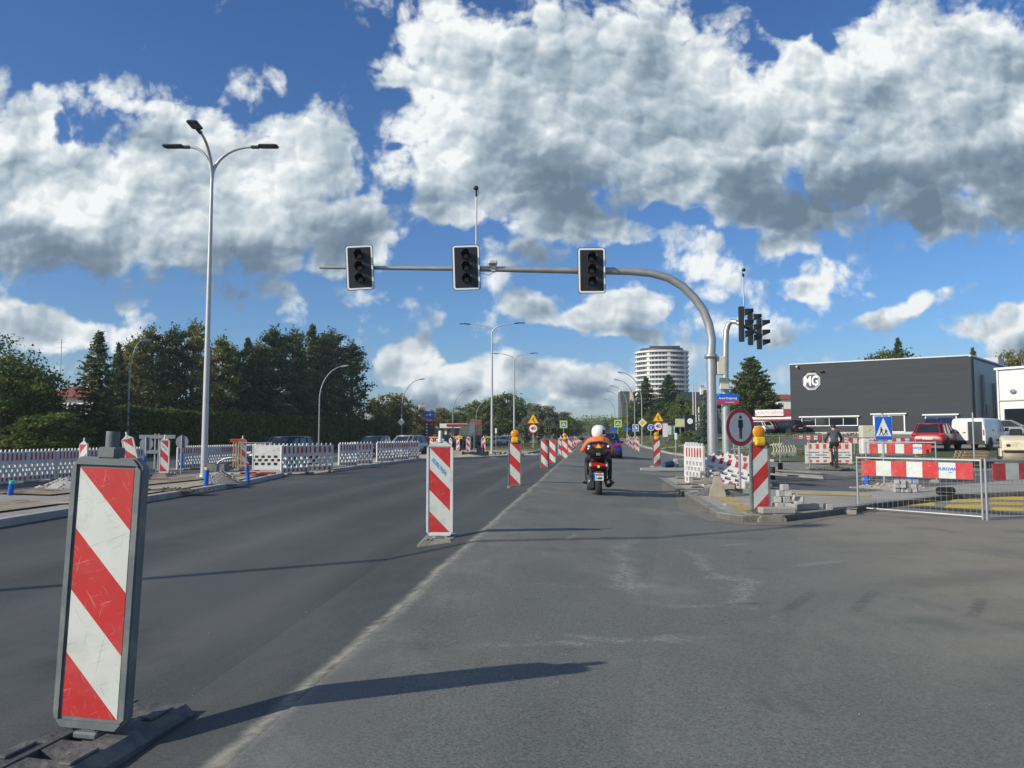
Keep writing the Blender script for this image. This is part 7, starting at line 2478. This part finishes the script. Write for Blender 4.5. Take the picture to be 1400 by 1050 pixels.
GRAV = mat('grey_gravel', (.14, .14, .135), .95, var=.35, scale=25, bump=1.0, bscale=22)
DIRT = mat('dark_earth', (.10, .08, .06), .95, var=.3, scale=12, bump=1.0, bscale=14)
SDM = mat('pale_sand', (.36, .32, .24), .95, var=.2, scale=10, bump=.8, bscale=16)
STN = mat('pale_stone', (.38, .37, .33), .9, var=.2, scale=8, bump=.3)
mound('gravel_heap', 303, 660, 1.3, .9, .32, GRAV, 'grey gravel heap at the foot of the tall triple lamp', 'gravel heap', 3, 160, .12, STN, (.02, .05))
mound('gravel_heap', 92, 668, 1.5, 1.0, .28, STN, 'pale stone heap behind the nearest beacon', 'gravel heap', 5, 170, .1, STN, (.04, .09))
mound('earth_heap', 230, 670.5, 2.2, .5, .07, DIRT, 'low dark earth patch on the island paving', 'earth heap', 6, 40, .12, DIRT, (.03, .07))
mound('earth_heap', 972, 676, .95, .8, .17, GRAV, 'dark gravel heap by the tipped barricade on the corner', 'gravel heap', 8, 120, .1, GRAV, (.02, .05))
mound('sand_heap', 640, 626, 3.6, 2.0, .25, SDM, 'low sand heap on the median before the petrol station', 'sand heap', 9, 0)
mound('sand_heap', 700, 622, 4.6, 2.4, .22, SDM, 'low sand heap beyond the nearer double armed lamp', 'sand heap', 10, 60, None, STN, (.06, .16))
mound('sand_heap', 1222, 668, 2.0, 1.2, .16, SDM, 'flat sand heap behind the second mesh fence', 'sand heap', 11, 50, .1, STN, (.03, .08))
mound('earth_heap', 1135, 641, 1.8, 1.0, .14, GRAV, 'dark heap at the foot of the wide cream barricade', 'earth heap', 12, 40, .06, GRAV, (.03, .08))
mound('earth_heap', 205, 648, 2.6, 1.2, .18, SDM, 'sand heap under the grey guide board', 'sand heap', 13, 50, -.1, STN, (.04, .1))

# blue pipe stubs
for px, py, h, lab, capm, tilt in ((281, 665, .42, 'blue pipe stub with yellow cap beside the tall triple lamp', SIGY, (0, 3)), (339.5, 657.5, .40, 'blue pipe stub right of the gravel heap', mat('red_cap', (.6, .1, .12), .5), (0, -6)),
                                   (13, 677, .26, 'short blue pipe stub at the left edge', TURQ, (0, 8)), (197, 645, .5, 'blue pipe stub under the round sign back', PBLU, (0, 0)), (248, 637, .5, 'blue pipe stub beside the right round sign back', PBLU, (0, 0)),
                                   (1185, 663, .28, 'upright blue pipe stub behind the nearest mesh fence', PBLU, (0, 0)), (1256, 673, .50, 'leaning blue pipe stub with turquoise end behind the mesh fence', TURQ, (0, -24))):
    x, y = G(px, py, .1)
    root = thing('pipe_stub', lab, 'pipe', 'blue pipe stubs sticking out of the ground', (x, y, .02)); root.rotation_euler = (R(tilt[0]), R(tilt[1]), 0)
    q = MB(); q.tube([(0, 0, 0), (0, 0, h + .06)], .055, 14); q.build('pipe', PBLU, root)
    q = MB(); q.tube([(0, 0, h + .06), (0, 0, h + .12)], .06, 14); q.build('cap', capm, root)

# paving blocks heaped on the corner
BLOCK = mat('paving_block', (.40, .40, .38), .9, var=.12, scale=10, bump=.5, bscale=40, dirt=(.30, .27, .22), dscale=6)
gb = 'loose concrete paving blocks on the kerb corner'
bx, by = G(1084, 696, .1)
lay_ = []
rs = random.Random(5)
for i, (dx, dz, dy, rz, tx) in enumerate([(-.28, 0, 0, 5, 0), (-.05, 0, .02, -12, 0), (.16, 0, -.06, 20, 35), (.36, 0, .02, -8, 0), (.55, 0, .05, 15, 0), (-.42, 0, .25, 30, 0), (.05, 0, .3, 0, 0), (-.30, .16, .05, -8, 0), (-.10, .16, .06, 10, 0), (.12, .18, .08, 25, 20), (.28, .16, .1, -20, 0), (-.22, .32, .08, 12, 0), (-.03, .32, .08, -6, 0), (-.12, .48, .08, 8, 0), (.30, 0, .35, 40, 0), (.92, 0, -.1, 10, 0), (-.62, 0, -.05, -5, 0)]):
    q = MB(); q.box((0, 0, .05), (.115, .12, .10), b=.008)
    o = q.build('paving_block', BLOCK)
    where = 'top block of the small pyramid' if i == 13 else ('concrete block in the upper courses of the small pyramid on the corner' if 7 <= i <= 12 else 'concrete block in the bottom course of the heap on the corner')
    if i == 15: where = 'single paving block lying apart to the right of the heap'
    if i == 16: where = 'paving block lying between the heap and the kerb beacon'
    tag(o, where, 'paving block', gb)
    o.location = (bx + dx * .64 - .04, by + dy * .64, .1 + dz * .64 + (.03 if tx else 0)); o.rotation_euler = (R(tx), 0, R(rz))
# second stack of blocks behind the fence
bx, by = G(1238, 673, .1)
for i in range(12):
    q = MB(); q.box((0, 0, .045), (.11, .10, .09), b=.008); o = q.build('paving_block', BLOCK)
    tag(o, 'small paving block in the %s course of the stack behind the nearest mesh fence' % ['bottom', 'middle', 'top'][i // 4], 'paving block', 'stack of paving blocks behind the mesh fence')
    o.location = (bx + (i % 4 - 1.5) * .125 + rs.uniform(-.015, .015), by + rs.uniform(-.03, .03), .1 + (i // 4) * .092); o.rotation_euler = (0, 0, R(rs.uniform(-20, 20)))

# kerb stones laid loose near the beacon, slabs and rubber feet by the mast
def slab(px, py, z, size, rz, label, mt=CONC, name='kerb_block', cat='kerb block', grp=None, tilt=(0, 0), b=.015):
    q = MB(); q.box((0, 0, size[2] / 2), size, b=b); o = q.build(name, mt)
    x, y = G(px, py, z); o.location = (x, y, z); o.rotation_euler = (R(tilt[0]), R(tilt[1]), R(rz)); tag(o, label, cat, grp); return o


slab(1001, 698, .0, (.30, .14, .13), 10, 'short pale kerb block before the tactile strip')
slab(1016, 697, .0, (.34, .16, .12), 0, 'grey kerb block beside the short pale one')
slab(1062, 702, .11, (.55, .18, .10), 12, 'long kerb block right of the kerb beacon')
slab(1101, 697, .10, (.45, .14, .10), 20, 'kerb block at the foot of the paving block heap')
x, y = G(1173, 702)
o = foot_mb(.3, .6, .1).build('rubber_foot', RUB); o.location = (x - .35, y - .05, .004); o.rotation_euler = (0, 0, R(70)); tag(o, 'loose rubber foot lying left of the nearest mesh fence', 'rubber foot', 'loose rubber feet')
for i, (px, py, z, rz, tl) in enumerate(((995, 677, .1, 20, 0), (1003, 676, .21, -15, 4), (985, 674, .1, 60, 0), (999, 675, .32, 5, -3))):
    o = foot_mb(.34, .62, .11).build('rubber_foot', RUB); x, y = G(px, py, z); o.location = (x, G(px, 676, .1)[1] + .05 * i, z); o.rotation_euler = (0, R(tl), R(rz + 90)); tag(o, 'rubber foot in the pile before the tipped barricade, %s from the ground' % ['lowest', 'second', 'sideways one', 'topmost'][i], 'rubber foot', 'loose rubber feet')
# sandy plastic foot standing upright
x, y = G(981, 679, .1)
q = MB(); q.prism([(-.16, 0), (.16, 0), (.13, .14), (.07, .16), (.09, .30), (.03, .42), (-.06, .40), (-.10, .22), (-.14, .16)], -.05, .05); q.box((0, 0, .46), (.12, .1, .08), b=.02)
o = q.build('barrier_foot', mat('sandy_plastic', (.36, .33, .26), .7, var=.15)); o.location = (x, y, .1); tag(o, 'sand coloured upright foot piece before the tipped barricade', 'barrier foot')
# blue bucket lying beyond the kerb
x, y = G(925, 641, .03)
q = MB(); q.tube([(-.1, 0, .15), (.25, .4, .18)], [.11, .15], 16); o = q.build('barrel', mat('barrel_blue', (.02, .07, .17), .5)); o.location = (x - .4, y, .03); tag(o, 'blue barrel lying beyond the lone beacon', 'barrel')
slab(932, 640, .03, (.55, .4, .38), 20, 'pale stone block beside the blue barrel', STN, 'stone_block', 'stone')
slab(905, 644, .03, (1.6, .2, .12), 8, 'pale kerb piece at the foot of the lone beacon', KERB)
# planks and bollards left of the cyclist
for px, py, lab in ((1056, 656, 'thick short black bollard right of the kerb beacon'), (1067, 648, 'smaller black bollard behind the thick one')):
    x, y = G(px, py, .1); q = MB(); q.tube([(0, 0, 0), (0, 0, .36)], [.085, .08], 14); o = q.build('bollard', BLK); o.location = (x, y, .1); tag(o, lab, 'bollard', 'black bollards')
PLK = mat('grey_plank', (.26, .25, .23), .8, var=.2, scale=5)
for i, (px, py, rz, L_) in enumerate(((1075, 655, -24, 1.5), (1082, 654, -18, 1.7), (1084, 657.5, -26, 1.6), (1090, 652, -8, 1.3))):
    q = MB(); q.box((0, 0, .03), (L_, .16, .045), b=.005); o = q.build('plank', PLK); x, y = G(px, py, .1); o.location = (x, y, .1 + .07 + .02 * i); o.rotation_euler = (0, R(3), R(rz)); tag(o, 'grey plank of the loose pile left of the cyclist, %s one' % ['first', 'second', 'third', 'fourth'][i], 'plank', 'grey planks left of the cyclist')
x, y = G(1293, 677, .1)
q = MB(); q.m = T(0, 0, .085) @ RY(90)
q.lathe([(.07, -.17)] + [(.085 if i % 2 else .07, -.16 + i * .02) for i in range(17)] + [(.07, .17)], 18)
o = q.build('ribbed_pipe', BLK); o.location = (x, y, .1); o.rotation_euler = (0, 0, R(8)); tag(o, 'black ribbed pipe lying behind the nearest mesh fence', 'pipe')
slab(1345, 641, .1, (.6, .4, .28), 10, 'dark box behind the top rail of the nearest mesh fence', BLK, 'tool_box', 'box')
# stack of cream wavy fence panels on the grass
x, y, z = at(1072, 44)
root = thing('panel_stack', 'stack of cream wavy barrier panels on the grass', 'barrier stack', loc=(x, y, z + .3), rz=5)
CRM = mat('cream_plastic', (.50, .47, .34), .6, var=.15, dirt=(.3, .27, .2), dscale=3)
for i in range(9):
    q = MB(); q.tube([(-.62 + i * .15, 0, 0), (-.56 + i * .15 + .03 * math.sin(i), .05, .18), (-.66 + i * .15, .0, .38), (-.58 + i * .15, .02, .52)], [.04, .035, .035, .03], 7); q.build('panel', CRM, root)
q = MB(); q.box((0, .1, -.15), (1.3, .5, .3), b=.03); q.build('pallet', PLK, root)
# pallets before the van
x, y, z = at(1325, 38)
for k in range(3):
    root = thing('pallet', 'wooden pallet before the van, %s of the stack' % ['bottom', 'middle', 'top'][k], 'pallet', 'wooden pallets before the van', (x + .05 * k, y, z + .03 + k * .145), rz=4 + 3 * k)
    WD = mat('pallet_wood', (.30, .22, .13), .8, var=.25, scale=6)
    q = MB()
    for i in range(7): q.box((0, -.35 + i * .117, .125), (1.2, .09, .02))
    q.build('deck', WD, root)
    for i in (-1, 0, 1):
        q = MB(); q.box((0, i * .34, .06), (1.2, .1, .1)); q.build('runner', WD, root)
slab(1306, 627, .1, (.5, .3, .18), 0, 'yellow bundle lying left of the pallets', SIGY, 'yellow_bundle', 'bundle')
# grey cabinet with yellow mark before the showroom
x, y, z = at(1186, 47)
root = thing('site_cabinet', 'pale site cabinet left of the blue crossing sign', 'cabinet', loc=(x, y, z), rz=3)
q = MB(); q.box((0, 0, .75), (.82, .6, 1.5), b=.03); f = q.build('case', mat('cabinet_pale', (.55, .54, .44), .6, var=.08), root)
q = MB(); q.ell((.0, -.31, 1.25), (.10, .012, .07), 12, 6); q.build('yellow_mark', SIGY, root)
q = MB(); q.box((.3, -.305, .9), (.03, .02, .12)); q.build('handle', BLK, root)
# white tank trailer like unit by the fence posts
x, y, z = at(1182, 37)
root = thing('white_tank', 'small white tank on a wheel behind the fence post', 'tank', loc=(x, y, z), rz=0)
q = MB(); q.box((0, 0, .75), (.42, .5, .75), b=.06); q.build('tank', WPL, root)
q = MB(); q.cyl((0, -.05, .28), .22, .14, 16, axis='y'); q.build('wheel', GPL, root)
# hose arch and small rubbish on the island at left
x, y = G(318, 640, 0)
q = MB(); q.tube([(-.75, 0, .02), (-.62, 0, .25), (-.35, 0, .40), (0, 0, .44), (.4, 0, .38), (.7, 0, .2)], .035, 8); o = q.build('hose', GALV); o.location = (x, y, 0); tag(o, 'pale hose bent in an arch left of the small trestle', 'hose')
slab(298, 645, -.05, (.7, .5, .3), 5, 'dark crate right of the tall triple lamp', GPL, 'crate', 'crate')
slab(300, 635, -.1, (.8, .5, .25), 5, 'flat grey box behind the dark crate', SIGBACK, 'crate', 'crate')
gs = 'white kerb stones lying along the works edge'
for i, (px, py, L_, rz) in enumerate(((296, 653, 1.0, 4), (312, 652, .9, -3), (360, 650, 1.3, 6), (378, 648, 1.0, 12), (572, 627, 1.3, 3), (583, 626, .9, -6), (560, 629, .7, 20), (452, 641, 1.2, 30), (600, 626.5, .8, 3))):
    slab(px, py, .03, (L_, .2, .14), rz, 'loose pale kerb stone on the left works edge, %s from the left' % ['first', 'second', 'third', 'fourth', 'seventh', 'eighth', 'sixth', 'fifth', 'ninth'][i], KERB, 'kerb_stone', 'kerb stone', gs)
for i, (px, py) in enumerate(((354, 650), (366, 648), (339, 648))):
    slab(px, py, .14, (.5, .12, .06), 20 * i, 'red plastic strip lying on the kerb stones, %s one' % ['middle', 'rightmost', 'leftmost'][i], RED2, 'plastic_strip', 'plastic strip', 'red strips on the ground')
# dark sheeting and trench rubble on the median
for i, (px, py, w, h) in enumerate(((650, 624, 1.7, .35), (688, 622, 1.5, .22), (657, 621.5, .5, .7), (630, 615.5, 2.2, .25))):
    x, y = G(px, py, 0)
    q = MB(); n = 9
    rsx = random.Random(i)
    vs, fs = [], []
    for a in range(n):
        for c in range(4): vs.append((-w / 2 + w * a / (n - 1), (c - 1.5) * .3, (h * (.4 + .6 * rsx.random()) if 0 < c < 3 else .02)))
    for a in range(n - 1):
        for c in range(3): fs.append((a * 4 + c, (a + 1) * 4 + c, (a + 1) * 4 + c + 1, a * 4 + c + 1))
    q.add(vs, fs, smooth=True); o = q.build('plastic_sheet', mat('black_sheet', (.018, .02, .022), .45, bump=.5)); o.location = (x, y, .03); tag(o, 'crumpled dark sheeting on the median, %s' % ['beside the leaning grey board', 'between the two double armed lamps', 'standing up before the billboard', 'behind the beacon with blue lettering'][i], 'plastic sheet', 'dark sheeting on the median')
# loose grit along the seam and on the worn lane
rs = np.random.RandomState(21)
q = MB()
for i in range(2300):
    if i < 2000:
        yy = 2.2 + 16 * rs.rand() ** 1.6; xx = -1.36 + rs.normal() * (.10 if i % 3 else .35)
    else:
        yy = rs.uniform(2.5, 11.5); xx = rs.uniform(-1, 9) if i % 2 else rs.uniform(2, 6)
    s = rs.uniform(.003, .008)
    a = rs.uniform(0, 6.28)
    z0 = .009
    ca, sa = math.cos(a) * s, math.sin(a) * s
    q.add([(xx + ca, yy + sa, z0), (xx - sa, yy + ca, z0), (xx - ca, yy - sa, z0), (xx + sa, yy - ca, z0), (xx, yy, z0 + s * .9)], [(0, 1, 4), (1, 2, 4), (2, 3, 4), (3, 0, 4)])
o = q.build('grit', mat('grit_stone', (.20, .19, .165), .9, var=.4, scale=60)); tag(o, 'loose pale grit scattered along the seam of the road', 'grit', None, 'stuff')
# grass tufts on the lawns and the median edges
rs = np.random.RandomState(9)
pts = []
def tuft(cx, cy, n, spread, h):
    q = rs.normal(size=(n, 3)) * np.array([spread, spread, 0]); q[:, 2] = rs.uniform(0, h, n)
    pts.append(q + np.array([cx, cy, hgt(cx, cy) + .08]))
for i in range(500):
    D = rs.uniform(42, 85); u = rs.uniform(.18, .45) * D
    p = FW * D + RT * u
    if p.x > 6: tuft(p.x, p.y, 10, .35, .12)
for i in range(160):
    yy = rs.uniform(70, 120); tuft(rs.uniform(-11, -5.2), yy, 12, .4, .25)
pts = np.concatenate(pts)
o = card_obj('grass', cards(pts, rs.uniform(.08, .18, len(pts)), None, rs), leaf_mat('grass_blades', (.05, .07, .015), (.09, .11, .03), (.16, .15, .06)), None)
tag(o, 'short grass tufts on the lawn and the median', 'grass', None, 'stuff')

# ------------------------------------------------------------------ the air
q = MB(); q.box((0, 180, 24.5), (700, 640, 51.5))
hz = bpy.data.materials.new('haze_air'); hz.use_nodes = True
hz.node_tree.nodes.remove(hz.node_tree.nodes['Principled BSDF'])
pv = hz.node_tree.nodes.new('ShaderNodeVolumePrincipled')
pv.inputs['Color'].default_value = (0.86, 0.93, 1.0, 1); pv.inputs['Density'].default_value = 0.0004; pv.inputs['Anisotropy'].default_value = 0.2
hz.node_tree.links.new(pv.outputs[0], hz.node_tree.nodes['Material Output'].inputs['Volume'])
o = q.build('haze', hz); tag(o, 'thin summer haze over the road', 'haze', None, 'stuff')
